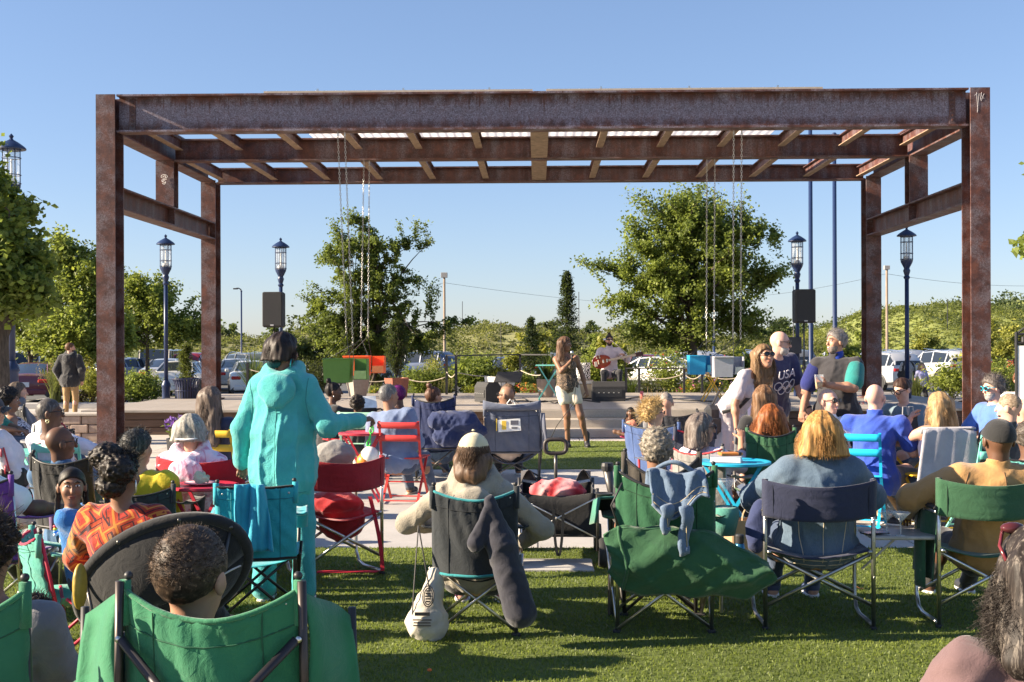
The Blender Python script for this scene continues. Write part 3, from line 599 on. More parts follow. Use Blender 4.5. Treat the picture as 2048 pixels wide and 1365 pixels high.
# ---- the rough bank and hills behind the car park
def hill(name, pts, y0, y1, mat, base=-.47):
    """a long mound: pts = (X, crest height) along the far side"""
    X = np.array([p[0] for p in pts]); Zc = np.array([p[1] for p in pts]); xs = np.linspace(X[0], X[-1], 160); ts = np.linspace(0, 1, 24); zc = np.interp(xs, X, Zc)
    v = []; 
    for i, xx in enumerate(xs):
        for t in ts:
            prof = math.sin(min(1, t * 1.6) * pi / 2) if t < .8 else math.cos((t - .8) / .2 * pi / 2)
            v.append((xx, y0 + (y1 - y0) * t, base + zc[i] * prof * (1 + .12 * math.sin(xx * .35 + t * 5)) + .25 * math.sin(xx * 1.3) * math.sin(t * 14) * prof))
    m = len(ts); q = [(i * m + j, (i + 1) * m + j, (i + 1) * m + j + 1, i * m + j + 1) for i in range(len(xs) - 1) for j in range(m - 1)]
    o = tag(link(name, npmesh(name, v, q, mats=[mat])), kind='structure'); return np.array(v).reshape(len(xs), m, 3)
BANK = _ground((.1, .12, .04), (.2, .2, .075), (.3, .27, .12), 1.2, 'rough_bank', 1)
GRASSY = _ground((.11, .14, .035), (.18, .21, .05), (.25, .25, .08), .5, 'grassy_bank', .6)
def brush(gv, n, ls, cols, label, hmax=1.1, tmin=0., tmax=.85):
    nx, m, _ = gv.shape; P = []; k = rng.integers(0, nx, n); j = rng.integers(int(m * tmin), int(m * tmax), n); c = gv[k, j]; c = c + np.column_stack((rng.normal(0, .6, n), rng.normal(0, .6, n), rng.uniform(0, .2, n)))
    hh = hmax * rng.uniform(.25, 1, n) * (.5 + .5 * np.sin(c[:, 0] * .7 + np.sin(c[:, 1]))) ; per = 14
    P = np.repeat(c, per, 0) + rng.normal(0, 1, (n * per, 3)) * np.repeat(np.column_stack((hh * .45 + .15, hh * .45 + .15, hh * .35)), per, 0); P[:, 2] += np.repeat(hh * .5, per)
    patch = .5 + .3 * np.sin(P[:, 0] * .22 + 1) * np.sin(P[:, 1] * .3) + .15 * np.sin(P[:, 0] * .9)
    tn = np.clip(patch + rng.normal(0, .17, len(P)), 0, 1)
    o = link('undergrowth', leafmesh(P, ls, tn, leafm(cols), asp=.6, name='undergrowth')); tag(o, label, 'undergrowth', kind='stuff')
gv = hill('hill', [(-75, 1.2), (-40, 1.6), (-30, 3.0), (-22, 3.5), (-14, 3.2), (-4, 3.5), (6, 3.2), (12, 3.0), (22, 2.2), (40, 2.0)], 104, 150, BANK); brush(gv, 7000, .3, (.13, .14, .055), 'thick brush covering the rough bank behind the car park', .9)
gv = hill('hill', [(24, 0), (31, 2.6), (37, 5.6), (42, 6.1), (47, 5.4), (54, 3.6), (62, 2.6), (80, 2)], 100, 150, GRASSY); brush(gv, 6500, .26, (.14, .165, .05), 'weeds and saplings on the round green mound at the right', .8)
gv = hill('hill', [(-90, 2.4), (-45, 2.2), (-34, 1.6), (-26, .4)], 82, 110, GRASSY, -.47)
gv = hill('hill', [(-150, 2), (-60, 1), (0, 1), (50, 2), (75, 6), (100, 10), (130, 12), (180, 12)], 230, 330, GRASSY); brush(gv, 4200, .8, (.08, .11, .055), 'distant wood on the far ridge', 3.0, .15, .8)
FTL = {455: 'small palm like tree right of the left rear post', 545: 'tree tip behind the left loudspeaker', 700: 'hazy tree behind the airy tree crown', 965: 'round hazy tree right of the wooden utility pole', 990: 'lower half of the twin hazy trees right of the wooden pole', 1085: 'hazy tree between the small trees left of the spruce', 1180: 'hazy tree just right of the spruce tip', 1260: 'hazy tree left of the shade tree crown', 1290: 'hazy tree behind the left edge of the shade tree', 1350: 'hazy tree behind the shade tree trunk', 1515: 'hazy tree right of the chains', 1545: 'hazy tree left of the right loudspeaker', 1570: 'taller hazy tree touching the right loudspeaker', 1605: 'hazy tree right behind the right loudspeaker', 1660: 'hazy tree between the two flag poles and the post', 1880: 'tree on the ridge behind the mound', 1910: 'tree on the ridge left of the front right post', 2005: 'tall tree on the ridge right of the front post', 2040: 'tall tree on the ridge at the right edge'}
for i, (px, d_, H_) in enumerate(((455, 160, 5.6), (965, 170, 6.6), (990, 175, 6.0), (1085, 170, 6.2), (700, 150, 4.6), (1545, 150, 5.2), (1515, 145, 4.8), (1570, 150, 5.6), (1605, 160, 5.4), (1350, 170, 6.0), (1260, 165, 6.2), (1290, 170, 5.8), (545, 155, 4.9), (1180, 165, 6.0), (1660, 150, 4.9), (1880, 190, 8.5), (1910, 190, 9.2), (2005, 180, 8.6), (2040, 175, 9.4))):
    x, y = W(px, d_); tree('distant_tree', FTL[px], 'tree', (x, y, -.4), [(0, 0, H_ * .62, H_ * .3, H_ * .3, H_ * .3), (H_ * .2, 0, H_ * .5, H_ * .25, H_ * .25, H_ * .25), (-H_ * .22, 0, H_ * .48, H_ * .24, H_ * .25, H_ * .22)], H_ * .25, .12, 1500, .45, (.09, .125, .06), 6, 40, asp=.7, spread=.4, group='trees on the skyline')
# ------------------------------------------------------------------ people: smooth implicit bodies turned into one mesh
def n3(x, y, z, f, s=0.0):
    return np.sin(f * x + 1.3 * np.sin(f * .7 * y + s)) * np.sin(f * y + 1.7 * np.sin(f * .8 * z - s)) * np.sin(f * z + 1.1 * np.sin(f * .9 * x + 2 * s))
def folds(X, Y, Z, sd, a1, a2):
    m = .5 + .5 * np.sin(7 * X + sd) * np.sin(6 * Z - sd); q1 = 1 - np.abs(np.sin(12 * (.5 * Z + X + .5 * Y) + 2.2 * np.sin(6 * X + sd) + 1.8 * np.sin(9 * Y))); q2 = 1 - np.abs(np.sin(17 * (.45 * Z - X + .4 * Y) + 2 * np.sin(8 * X - sd) + 1.5 * np.sin(7 * Z)))
    return -a1 * m * q1 * q1 - a2 * (1 - m) * q2 * q2 + a2 * .5 * n3(X, Y, Z, 37, sd)
class Imp:
    def __init__(s): s.ops = []
    def cone(s, a, b, ra, rb, k=.03, sub=False): s.ops.append(('c', np.asarray(a, float), np.asarray(b, float), ra, rb, k, sub)); return s
    def ell(s, c, r, rot=None, k=.03, sub=False): s.ops.append(('e', np.asarray(c, float), np.asarray(r, float), np.eye(3) if rot is None else rot, 0, k, sub)); return s
    def plane(s, p, n): s.ops.append(('p', np.asarray(p, float), unit(n), 0, 0, 0, False)); return s
    def bounds(s, pad):
        lo, hi = [], []
        for o in s.ops:
            if o[0] == 'c' and not o[6]: lo.append(np.minimum(o[1] - o[3], o[2] - o[4])); hi.append(np.maximum(o[1] + o[3], o[2] + o[4]))
            if o[0] == 'e' and not o[6]:
                e = np.sqrt(((o[3] * o[2][None, :]) ** 2).sum(1)); lo.append(o[1] - e); hi.append(o[1] + e)
        return np.min(lo, 0) - pad, np.max(hi, 0) + pad
    def mesh(s, h, disp=None, box=None, skip=(), pad=None):
        lo, hi = s.bounds(pad or 2.5 * h) if box is None else box
        n = np.maximum(4, np.ceil((hi - lo) / h).astype(int) + 1); D = np.full(n, 1.0, np.float32)
        ax = [(lo[i] + h * np.arange(n[i])).astype(np.float32) for i in range(3)]
        for o in s.ops:
            if o[0] == 'p':
                d = (ax[0] - o[1][0])[:, None, None] * o[2][0] + (ax[1] - o[1][1])[None, :, None] * o[2][1] + (ax[2] - o[1][2])[None, None, :] * o[2][2]
                D = np.maximum(D, d.astype(np.float32)); continue
            k = o[5]; m = k + 3 * h + (.035 if disp is not None else 0)
            if o[0] == 'c': l0 = np.minimum(o[1] - o[3], o[2] - o[4]) - m; h0 = np.maximum(o[1] + o[3], o[2] + o[4]) + m
            else: e = np.sqrt(((o[3] * o[2][None, :]) ** 2).sum(1)); l0 = o[1] - e - m; h0 = o[1] + e + m
            i0 = np.clip(((l0 - lo) / h).astype(int), 0, n); i1 = np.clip(((h0 - lo) / h).astype(int) + 2, 0, n)
            if (i1 <= i0).any(): continue
            sl = tuple(slice(a, b) for a, b in zip(i0, i1)); X, Y, Z = ax[0][sl[0]][:, None, None], ax[1][sl[1]][None, :, None], ax[2][sl[2]][None, None, :]
            x, y, z = X - np.float32(o[1][0]), Y - np.float32(o[1][1]), Z - np.float32(o[1][2])
            if o[0] == 'c':
                ba = (o[2] - o[1]).astype(np.float32); L2 = float(ba @ ba) + 1e-9
                t = np.clip((x * ba[0] + y * ba[1] + z * ba[2]) / L2, 0, 1)
                d = np.sqrt((x - t * ba[0]) ** 2 + (y - t * ba[1]) ** 2 + (z - t * ba[2]) ** 2) - (o[3] + (o[4] - o[3]) * t)
            else:
                A = o[3].astype(np.float32); r = o[2].astype(np.float32)
                q = [(x * A[0, i] + y * A[1, i] + z * A[2, i]) / r[i] for i in range(3)]
                k0 = np.sqrt(q[0] ** 2 + q[1] ** 2 + q[2] ** 2); k1 = np.sqrt((q[0] / r[0]) ** 2 + (q[1] / r[1]) ** 2 + (q[2] / r[2]) ** 2)
                d = k0 * (k0 - 1) / (k1 + 1e-6)
            a = D[sl]
            if o[6]: d = -d; hh = np.clip(.5 - .5 * (d - a) / k, 0, 1); D[sl] = a * hh + d * (1 - hh) + k * hh * (1 - hh)
            else: hh = np.clip(.5 + .5 * (d - a) / k, 0, 1); D[sl] = d * (1 - hh) + a * hh - k * hh * (1 - hh)
        if disp is not None: D = D + disp(ax[0][:, None, None], ax[1][None, :, None], ax[2][None, None, :]).astype(np.float32)
        return snet(D, lo, h, skip)
CORN = [(i, j, k) for i in (0, 1) for j in (0, 1) for k in (0, 1)]
EDG = [(a, b) for a in range(8) for b in range(a + 1, 8) if sum(abs(np.array(CORN[a]) - CORN[b])) == 1]
def snet(D, lo, h, skip=()):
    S = D < 0; n = np.array(D.shape) - 1; cnt = np.zeros(n, np.int8)
    for i, j, k in CORN: cnt += S[i:n[0] + i, j:n[1] + j, k:n[2] + k]
    act = (cnt > 0) & (cnt < 8)
    for b0, b1 in skip:
        i0 = np.clip(np.ceil((b0 - lo) / h).astype(int), 0, n); i1 = np.clip(np.floor((b1 - lo) / h).astype(int), 0, n)
        if (i1 > i0).all(): act[i0[0]:i1[0], i0[1]:i1[1], i0[2]:i1[2]] = False
    I = np.argwhere(act); m = len(I)
    if m == 0: return np.zeros((0, 3)), np.zeros((0, 4), int)
    Vv = np.stack([D[I[:, 0] + i, I[:, 1] + j, I[:, 2] + k] for i, j, k in CORN], 1); acc = np.zeros((m, 3)); c = np.zeros(m)
    for a, b in EDG:
        va, vb = Vv[:, a], Vv[:, b]; x = (va < 0) != (vb < 0); t = np.where(x, va / (va - vb + 1e-12), 0)[:, None]
        acc += x[:, None] * (np.array(CORN[a]) * (1 - t) + np.array(CORN[b]) * t); c += x
    P = lo + h * (I + acc / c[:, None]); ID = np.full(n, -1, np.int32); ID[I[:, 0], I[:, 1], I[:, 2]] = np.arange(m); Q = []
    for axs in range(3):
        u, v = (axs + 1) % 3, (axs + 2) % 3; s0 = [slice(1, -1)] * 3; s0[axs] = slice(0, -1); s1 = [slice(1, -1)] * 3; s1[axs] = slice(1, None)
        a, b = S[tuple(s0)], S[tuple(s1)]; E = np.argwhere(a != b)
        if not len(E): continue
        base = E + 1; base[:, axs] -= 1; fl = a[E[:, 0], E[:, 1], E[:, 2]]; q = []
        for du, dv in ((-1, -1), (0, -1), (0, 0), (-1, 0)):
            g_ = base.copy(); g_[:, u] += du; g_[:, v] += dv; q.append(ID[g_[:, 0], g_[:, 1], g_[:, 2]])
        q = np.stack(q, 1); q[~fl] = q[~fl][:, ::-1]; Q.append(q[(q >= 0).all(1)])
    return P, np.concatenate(Q)
def join(parts):
    v, q, n = [], [], 0
    for a, b in parts: v.append(a); q.append(b + n); n += len(a)
    return np.concatenate(v), np.concatenate(q)
def impobj(name, parts, mat, parent): v, q = join(parts); return link(name, npmesh(name, v, q, mats=[mat]), parent)
def strands(P, r, name, mat, parent, sides=3):
    """P (n, m, 3): thin tapered tubes, one per strand"""
    n, m, _ = P.shape; T = np.gradient(P, axis=1); T /= np.linalg.norm(T, axis=2, keepdims=True) + 1e-9
    a = rng.normal(size=(n, 1, 3)); u = np.cross(T, a); u /= np.linalg.norm(u, axis=2, keepdims=True) + 1e-9; w = np.cross(T, u)
    rr = (r * np.linspace(1, .35, m))[None, :, None]; ring = [P + rr * (math.cos(k * 2 * pi / sides) * u + math.sin(k * 2 * pi / sides) * w) for k in range(sides)]
    v = np.stack(ring, 2).reshape(-1, 3); k = (np.arange(n)[:, None] * m + np.arange(m - 1)[None])[..., None] * sides + np.arange(sides); k2 = (np.arange(n)[:, None] * m + np.arange(m - 1)[None])[..., None] * sides + (np.arange(sides) + 1) % sides
    q = np.stack((k, k2, k2 + sides, k + sides), -1).reshape(-1, 4); return link(name, npmesh(name, v, q, mats=[mat]), parent)
def ik(S, H, l1, l2, pole):
    d = H - S; L = np.linalg.norm(d); L2 = min(L, (l1 + l2) * .995); d = unit(d); H = S + d * L2
    a = (l1 * l1 - l2 * l2 + L2 * L2) / (2 * L2); hh = math.sqrt(max(0, l1 * l1 - a * a)); p = unit(pole - d * np.dot(pole, d)); return S + d * a + p * hh, H
SKIN = dict(d=(.105, .052, .03), m=(.2, .105, .062), t=(.36, .2, .13), l=(.5, .3, .22), p=(.56, .35, .27), b=(.24, .135, .085))
PEOPLE = []
def person(label, px, d, yaw, **o):
    """builds one person; yaw 0 faces away from the camera, 90 faces the picture's right, 180 faces the camera"""
    g = lambda k, v: o.get(k, v)
    H, fem, fat = g('H', 1.72), g('fem', 0), 1 + (g('fat', 1.0) - 1) * .78; k = H / 1.72; sit = g('sit', 1); z0 = g('z', 0.0)
    x, y = o['xy'] if 'xy' in o else W(px, d)
    root = thing('person', label, 'person', (x, y, z0), -R(yaw), g('group', None)); PEOPLE.append(root)
    lean, side, twist = R(g('lean', 14 if sit else 0)), R(g('side', 0)), R(g('twist', 0))
    u = unit((math.sin(side), -math.sin(lean), math.cos(lean))); r0 = V(math.cos(twist), math.sin(twist), 0); r0 = unit(r0 - u * np.dot(r0, u)); f0 = np.cross(u, r0)
    BT = np.column_stack((r0, f0, u)); TL = .53 * k * g('tl', 1)
    nd = unit(u * .55 + V(0, 0, .55) + f0 * g('nf', .12))
    if sit:
        ext = (TL * u + .165 * k * nd)[2] + .115 * k; seat = g('seat', .42)
        if 'top' in o: seat = min(.56, max(.16, o['top'] - ext - .1 * k))
        hip = V(0, 0, seat + .1 * k)
    else: hip = V(0, g('hipy', 0), .93 * k); seat = 0
    if 'hip' in o: hip = V(*o['hip'])
    C = lambda a, b=0, c=0: hip + u * a * k * g('tl', 1) + r0 * b * k + f0 * c * k
    nb = C(.53); hc = nb + nd * .165 * k
    hy, hp, hr_ = R(g('hyaw', 0)), R(g('hpitch', 0)), R(g('hroll', 0))
    fb = V(f0[0], f0[1], 0); fb = unit(fb); rb = V(fb[1], -fb[0], 0)
    Hm = np.column_stack((rb, fb, V(0, 0, 1))) @ np.array(Matrix.Rotation(-hy, 3, 'Z') @ Matrix.Rotation(hp, 3, 'X') @ Matrix.Rotation(hr_, 3, 'Y'))
    hs = k ** .6 * g('hs', 1.0) * .965; hp_ = lambda a, b, c: hc + Hm @ (V(a, b, c) * hs)
    sw = (.165 if fem else .19) * g('sw', 1) * (1 + (fat - 1) * .35)
    Sh = [C(.465, -sw), C(.465, sw)]; w = fat
    # arms
    presets = {'lap': (.07, .24, seat + .25 * k), 'rest': (.29, .28, seat + .27 * k), 'hang': (.27, .04, hip[2] - .16 * k), 'table': (.13, .46, .76), 'knee': (.13, .38, seat + .22 * k), 'pocket': (.24, .06, hip[2] - .02), 'chin': (.05, .2, hc[2] - .17 * k), 'crossed': (-.08, .24, seat + .38 * k)}
    arms = []
    for i, s in ((0, -1), (1, 1)):
        a = g('armL' if i == 0 else 'armR', g('arms', 'lap' if sit else 'hang'))
        T = V(*presets[a]) * (s, 1, 1) if isinstance(a, str) else V(*a)
        pole = V(*g('poleL' if i == 0 else 'poleR', (s * .6, -.5, -.8))); E, Hd = ik(Sh[i], T, .29 * k, .255 * k, pole); arms.append((Sh[i], E, Hd))
    # legs
    legs = []
    for i, s in ((0, -1), (1, 1)):
        hj = hip + V(s * .09 * k, 0, -.02 * k)
        if 'legs' in o: kn, an = [V(*q) for q in o['legs'][i]]
        elif sit:
            sp = g('spread', .12); kz = seat + .12 * k; kn = V(s * sp, .43 * k, kz); sh_ = .42 * k; dz = kz - .08; an = V(s * sp * 1.05, .43 * k + math.sqrt(max(.0, sh_ ** 2 - dz ** 2)) if dz < sh_ else .43 * k + g('fy', .02), .08 if dz < sh_ else kz - sh_ + 0)
            an[2] = .08
        else: an = V(s * g('stance', .1), s * g('stride', 0) + g('hipy', 0) * .2, .08); kn = (hj + an) / 2 + V(s * .01, .04, 0)
        legs.append((hj, kn, an))
    h = g('h', min(.02, max(.0075, d * .0011)))
    sk = skin(SKIN[g('skin', 'l')]); shirt_o = None
    B = Imp()
    B.ell(hip, (.16 * w * k, .115 * w * k, .13 * k), BT, .05).ell(C(.17, 0, .01 * (w - 1) * 8), (.135 * w * k, .105 * w * k, .16 * k), BT, .05).ell(C(.36), (.155 * k * (1 + (w - 1) * .6), .108 * w * k, .17 * k), BT, .05)
    B.cone(Sh[0] * .85 + Sh[1] * .15, Sh[1] * .85 + Sh[0] * .15, .062 * k, .062 * k, .05)
    if fem:
        for s in (-1, 1): B.ell(C(.33, s * .075, .085 * w), (.06 * k, .055 * k, .062 * k), BT, .03)
    B.cone(nb - nd * .02, hc - Hm[:, 2] * .05 - Hm[:, 1] * .015, .055 * k * (.9 if fem else 1.05), .05 * k * (.88 if fem else 1.05), .035)
    hb = []
    for i, (S, E, Hd) in enumerate(arms):
        s = -1 if i == 0 else 1; ka = k * g('armw', (1 + (w - 1) * .7) * (.9 if fem else 1.05))
        B.cone(S, E, .05 * ka, .038 * ka, .035).cone(E, Hd, .04 * ka, .026 * ka, .02).ell(E + (Hd - E) * .25, (.042 * ka,) * 3, None, .03)
        dr = unit(Hd - E); dr = unit(dr + V(*g('handdirL' if i == 0 else 'handdirR', (0, 0, 0)))); pn = V(*g('palmL' if i == 0 else 'palmR', (0, -.2, -1))); pn = unit(pn - dr * np.dot(pn, dr)); sd = np.cross(dr, pn) * s; cu = g('curl', .5); kh = k * .98 * (.9 if fem else 1.0)
        # sd points to the thumb side
        B.ell(Hd + dr * .045 * kh, V(.036, .014, .052) * kh, np.column_stack((sd, pn, dr)), .012)
        for q, (of, l) in enumerate(((.028, .92), (.01, 1.0), (-.009, .94), (-.027, .76))):
            b0 = Hd + (dr * .082 + sd * of) * kh; c_ = cu * (.85 + .12 * q); d1 = dr * math.cos(c_) + pn * math.sin(c_); d2 = dr * math.cos(c_ * 2.2) + pn * math.sin(c_ * 2.2)
            m_ = b0 + d1 * .042 * l * kh; B.cone(b0, m_, .0095 * kh, .0085 * kh, .006).cone(m_, m_ + d2 * .042 * l * kh, .0085 * kh, .0068 * kh, .004)
        t0 = Hd + (dr * .025 + sd * .028) * kh; t1 = t0 + unit(dr * .6 + sd * .75 + pn * .35) * .042 * kh; B.cone(t0, t1, .0125 * kh, .0105 * kh, .01).cone(t1, t1 + unit(dr * .9 + sd * .25 + pn * .5) * .032 * kh, .0105 * kh, .008 * kh, .006)
        c0 = Hd + dr * .07 * kh; hb.append((c0 - .12 * k, c0 + .12 * k))
    for hj, kn, an in legs:
        B.cone(hj, kn, .082 * w * k, .056 * k * (1 + (w - 1) * .5), .04).cone(kn, an, .052 * k, .034 * k, .03).ell(kn + (an - kn) * .28 + V(0, -.015, 0), (.05 * k, .052 * k, .09 * k), None, .03)
        B.cone(an + V(0, -.02, -.035), an + V(0, .14, -.045), .036, .03, .02)
    # head
    B.ell(hp_(0, -.014, .02), V(.075, .095, .092) * hs, Hm, .02).ell(hp_(0, .028, -.045), V(.057, .06, .078) * hs, Hm, .03).ell(hp_(0, .06, -.096), V(.027, .022, .019) * hs, Hm, .02)
    B.cone(hp_(0, .085, .012), hp_(0, .106, -.03), .0085 * hs, .0125 * hs, .012).ell(hp_(0, .075, .028), V(.044, .016, .01) * hs, Hm, .015).ell(hp_(0, .084, -.062), V(.023, .011, .010) * hs, Hm, .01)
    for s in (-1, 1):
        B.ell(hp_(s * .036, .06, -.03), V(.022, .02, .022) * hs, Hm, .02); B.ell(hp_(s * .031, .097, .01), V(.017, .013, .01) * hs, Hm, .012, True); B.ell(hp_(s * .08, -.006, -.012), V(.011, .022, .032) * hs, Hm, .008)
    hbx = (hc - .175 * k, hc + .175 * k); hf_ = min(h, max(.0048, h * .6)); hh = max(.0042, min(.009, h * .55))
    fine = [hbx] + hb; parts = [B.mesh(h, skip=[(a + h * 1.2, b - h * 1.2) for a, b in fine])]
    parts.append(B.mesh(hf_, box=hbx)); parts += [B.mesh(hh, box=b, skip=[(hbx[0] + hf_, hbx[1] - hf_)]) for b in hb]
    body = impobj('body', parts, sk, root)
    # shirt
    if g('shirt', None):
        t = g('loose', .009); sl = g('sleeve', 1); S_ = Imp(); ft = g('drape', 0); w1 = w
        S_.ell(C(.02), ((.16 * w + t + .014) * k, (.115 * w + t + .014) * k, .13 * k), BT, .05).ell(C(.17, 0, .01 * (w - 1) * 8), ((.135 * w + t + .012 + ft) * k, (.105 * w + t + .01 + ft) * k, .17 * k), BT, .06).ell(C(.36), ((.155 * (1 + (w - 1) * .6) + t) * k, (.108 * w + t) * k, (.16 + t) * k), BT, .06)
        if g('hem', 0): S_.ell(C(-.02 - g('hem', 0) * .5), ((.165 * w + t + .02) * k, (.125 * w + t + .02) * k, (.14 + g('hem', 0) * .5) * k), BT, .06)
        if sl > 0: S_.cone(Sh[0] * .9 + Sh[1] * .1, Sh[1] * .9 + Sh[0] * .1, (.052 + t) * k, (.052 + t) * k, .05)
        else:
            for q in (0, 1): S_.cone(C(.3, (-.09, .09)[q], .03), C(.48, (-.1, .1)[q], 0), .04 * k, .025 * k, .03)
        if fem:
            for s in (-1, 1): S_.ell(C(.33, s * .075, .085 * w), ((.06 + t) * k, (.055 + t * .7) * k, (.062 + t) * k), BT, .05)
        for S, E, Hd in arms:
            ka = k * g('armw', (1 + (w - 1) * .7) * (.9 if fem else 1.05))
            if sl == 1: S_.cone(S, S + (E - S) * .68, .052 * ka + t, .05 * ka + t * 1.2, .03)
            if sl >= 2: S_.cone(S, E, .05 * ka + t, .042 * ka + t, .04)
            if sl == 2: S_.cone(E, E + (Hd - E) * .3, .042 * ka + t, .038 * ka + t, .03)
            if sl == 3: S_.cone(E, Hd - unit(Hd - E) * .015, .042 * ka + t, .031 * ka + t * .8, .03)
        if g('collar', 0): S_.cone(nb - nd * .03, nb + nd * .035 * k, .066 * k, .064 * k, .015)
        if g('hood', 0):
            for q in np.linspace(-2.2, 2.2, 9): S_.ell(nb + (-f0 * math.cos(q) * .085 + r0 * math.sin(q) * .095) * k + u * (.03 - .045 * math.cos(q)) * k, (.042 * k,) * 3, None, .04)
            S_.ell(C(.45, 0, -.125 - .06 * (w - 1)), (.125 * k, .05 * k, .1 * k), BT, .012).ell(C(.4, 0, -.15 - .06 * (w - 1)), (.07 * k, .03 * k, .07 * k), BT, .02)
        if not g('hood', 0): S_.cone(nb + nd * .045 * k + f0 * .02, nb + nd * .3, .066 * k, .2, .012, True) if not g('collar', 0) else S_.plane(nb + nd * .05 * k, nd)
        if g('vneck', 0): S_.ell(C(.47, 0, .12), (.06 * k, .06, .12 * k), BT, .02, True)
        if sit or g('hem', 0) or 1: S_.plane(C(-.1 - g('hem', 0)), -u)
        a1, a2 = g('fold', (.012, .009)); sd_ = rng.uniform(0, 6)
        vf = g('vfold', .007)
        def disp(X, Y, Z):
            r = folds(X, Y, Z, sd_, a1, a2)
            if vf: r = r - vf * (1 - np.abs(np.sin(np.arctan2(Y - hip[1], X - hip[0]) * 5 + 1.2 * np.sin(4 * Z + sd_)))) ** 2 * np.clip((hip[2] + .42 - Z) * 3, 0, 1)
            return r
        shirt_o = impobj(g('shirtname', 'shirt'), [S_.mesh(h, disp)], o['shirt'], root)
    # trousers, shorts or skirt
    if g('pants', None):
        T_ = Imp(); pl = g('plen', 1.0); t = g('ploose', .009)
        T_.ell(hip + u * .01, ((.16 * w + t * .8) * k, (.115 * w + t * .8) * k, .12 * k), BT, .05)
        for hj, kn, an in legs:
            e = hj + (kn - hj) * min(1, pl * 2)
            T_.cone(hj, e, .085 * w * k + t, (.056 * k * (1 + (w - 1) * .5) if pl >= .5 else .074 * w * k) + t * 1.25, .04)
            if pl > .5: T_.cone(kn, kn + (an - kn) * (pl - .5) * 2 + V(0, 0, .0), .054 * k + t, .04 * k + t * g('flare', 1.0), .03)
        T_.plane(C(.1), u); sd_ = rng.uniform(0, 6)
        def disp2(X, Y, Z): return folds(X, Y, Z, sd_, .007, .006)
        impobj(g('pname', 'trousers'), [T_.mesh(h, disp2)], o['pants'], root)
    if g('skirt', None):
        K_ = Imp(); hz = g('skirtz', .15); b = V(hip[0], g('hipy', 0) * .3 + g('skirty', 0), hz)
        K_.ell(hip, (.175 * w * k, .13 * w * k, .13 * k), BT, .05).cone(hip - V(0, 0, .04), b, .165 * w * k, g('skirtr', .2), .06).plane(C(.12), u).plane(b, (0, 0, -1))
        impobj('skirt', [K_.mesh(h, lambda X, Y, Z: .008 * np.sin(np.arctan2(Y - hip[1], X - hip[0]) * 15) * np.clip((hip[2] - Z) * 3, 0, 1))], o['skirt'], root)
    # shoes
    if g('shoes', (.03, .03, .035)) is not None:
        sm = plain(g('shoes', (.03, .03, .035)), .55); so = plain(g('sole', (.6, .58, .55)), .7)
        for hj, kn, an in legs:
            z = an - V(0, 0, .08); s_ = Imp(); s_.ell(z + V(0, .0, .055), (.042 * k, .055 * k, .055 * k), None, .03).ell(z + V(0, .105 * k, .035), (.046 * k, .085 * k, .038 * k), None, .04).cone(an + V(0, -.01, .0), an + V(0, -.01, g('boot', .0)), .044 * k, .046 * k, .02).plane(z + V(0, 0, .014), (0, 0, -1))
            ob = impobj('shoe', [s_.mesh(max(h, .008))], sm, root); P = MB(); c = z + V(0, .06 * k, .008); P.lathe([(.02, -.008), (.05, -.008), (.052, .002), (.05, .012), (.02, .013)], (0, 0, 0), 14)
            vv = [(c[0] + a * .96 * k, c[1] + b * 2.7 * k, max(.002, c[2] + e)) for a, b, e in P.v]; P.v = vv; P.build('sole', so, ob, True)
    # hair, hats, glasses
    hst = g('hair', 'short'); hm = hairm(g('hc', (.05, .03, .02)), g('hc2', None), hst in ('afro', 'curly', 'fade', 'coils', 'buns'))
    A = Imp(); curl = 0; ht = g('ht', .012) - .018 * bool(g('cap', 0)); cap = lambda t, sh=0.0: A.ell(hp_(0, -.014, .02 - .012 * bool(g('cap', 0))), V(.075 + t, .095 + t, .092 + t) * hs, Hm, .02).plane(hp_(0, .014 + sh, 0), Hm @ V(0, 1, -1.0))
    if hst == 'short': cap(ht); curl = .0025
    elif hst == 'fade': A.ell(hp_(0, -.012, .026), V(.075 + ht, .093 + ht, .09 + ht) * hs, Hm, .02).plane(hp_(0, .0, -.012), Hm @ V(0, .6, -1.0)); curl = .002
    elif hst == 'curly': cap(.03); curl = .014
    elif hst == 'coils': cap(.022); curl = .01
    elif hst == 'afro': A.ell(hp_(0, -.03, .045), V(.135, .135, .125) * hs, Hm, .02).plane(hp_(0, .03, 0), Hm @ V(0, 1, -.75)); curl = .012
    elif hst == 'mohawk': A.ell(hp_(0, -.02, .045), V(.035, .1, .1) * hs, Hm, .02).plane(hp_(0, .0, .0), Hm @ V(0, .6, -1)); curl = .006
    elif hst in ('bun', 'pony', 'topbun', 'braids', 'buns'):
        cap(.009); curl = .003
        if hst == 'bun': A.ell(hp_(0, -.125, .02), V(.042, .04, .042) * hs, Hm, .015)
        if hst == 'topbun': A.ell(hp_(0, -.07, .135), V(.036, .034, .036) * hs, Hm, .012)
        if hst == 'buns':
            for q in g('bunpos', ((-.05, -.05, .09, .085), (.03, -.075, .03, .09), (.0, -.08, -.05, .075))): A.ell(hp_(*q[:3]), V(q[3], q[3] * .9, q[3] * .85) * hs, Hm, .012)
            curl = .009
        if hst == 'pony': A.cone(hp_(0, -.1, -.01), hp_(0, -.125, -.07), .03, .045, .02).cone(hp_(0, -.125, -.07), hp_(0, -.11, -.16), .045, .03, .02); curl = .006
    elif hst in ('long', 'bob'):
        L = g('hl', .3); wd_ = g('hw', .085); cap(ht + .006)
        zs = -.04 if g('cap', 0) else .02
        for q in (-.055, -.02, .02, .055): A.cone(hp_(q, -.06 + .015 * (zs < 0), zs), hp_(q * wd_ / .06, -.085, -L + .1), .058 * hs, .05 * hs, .03)
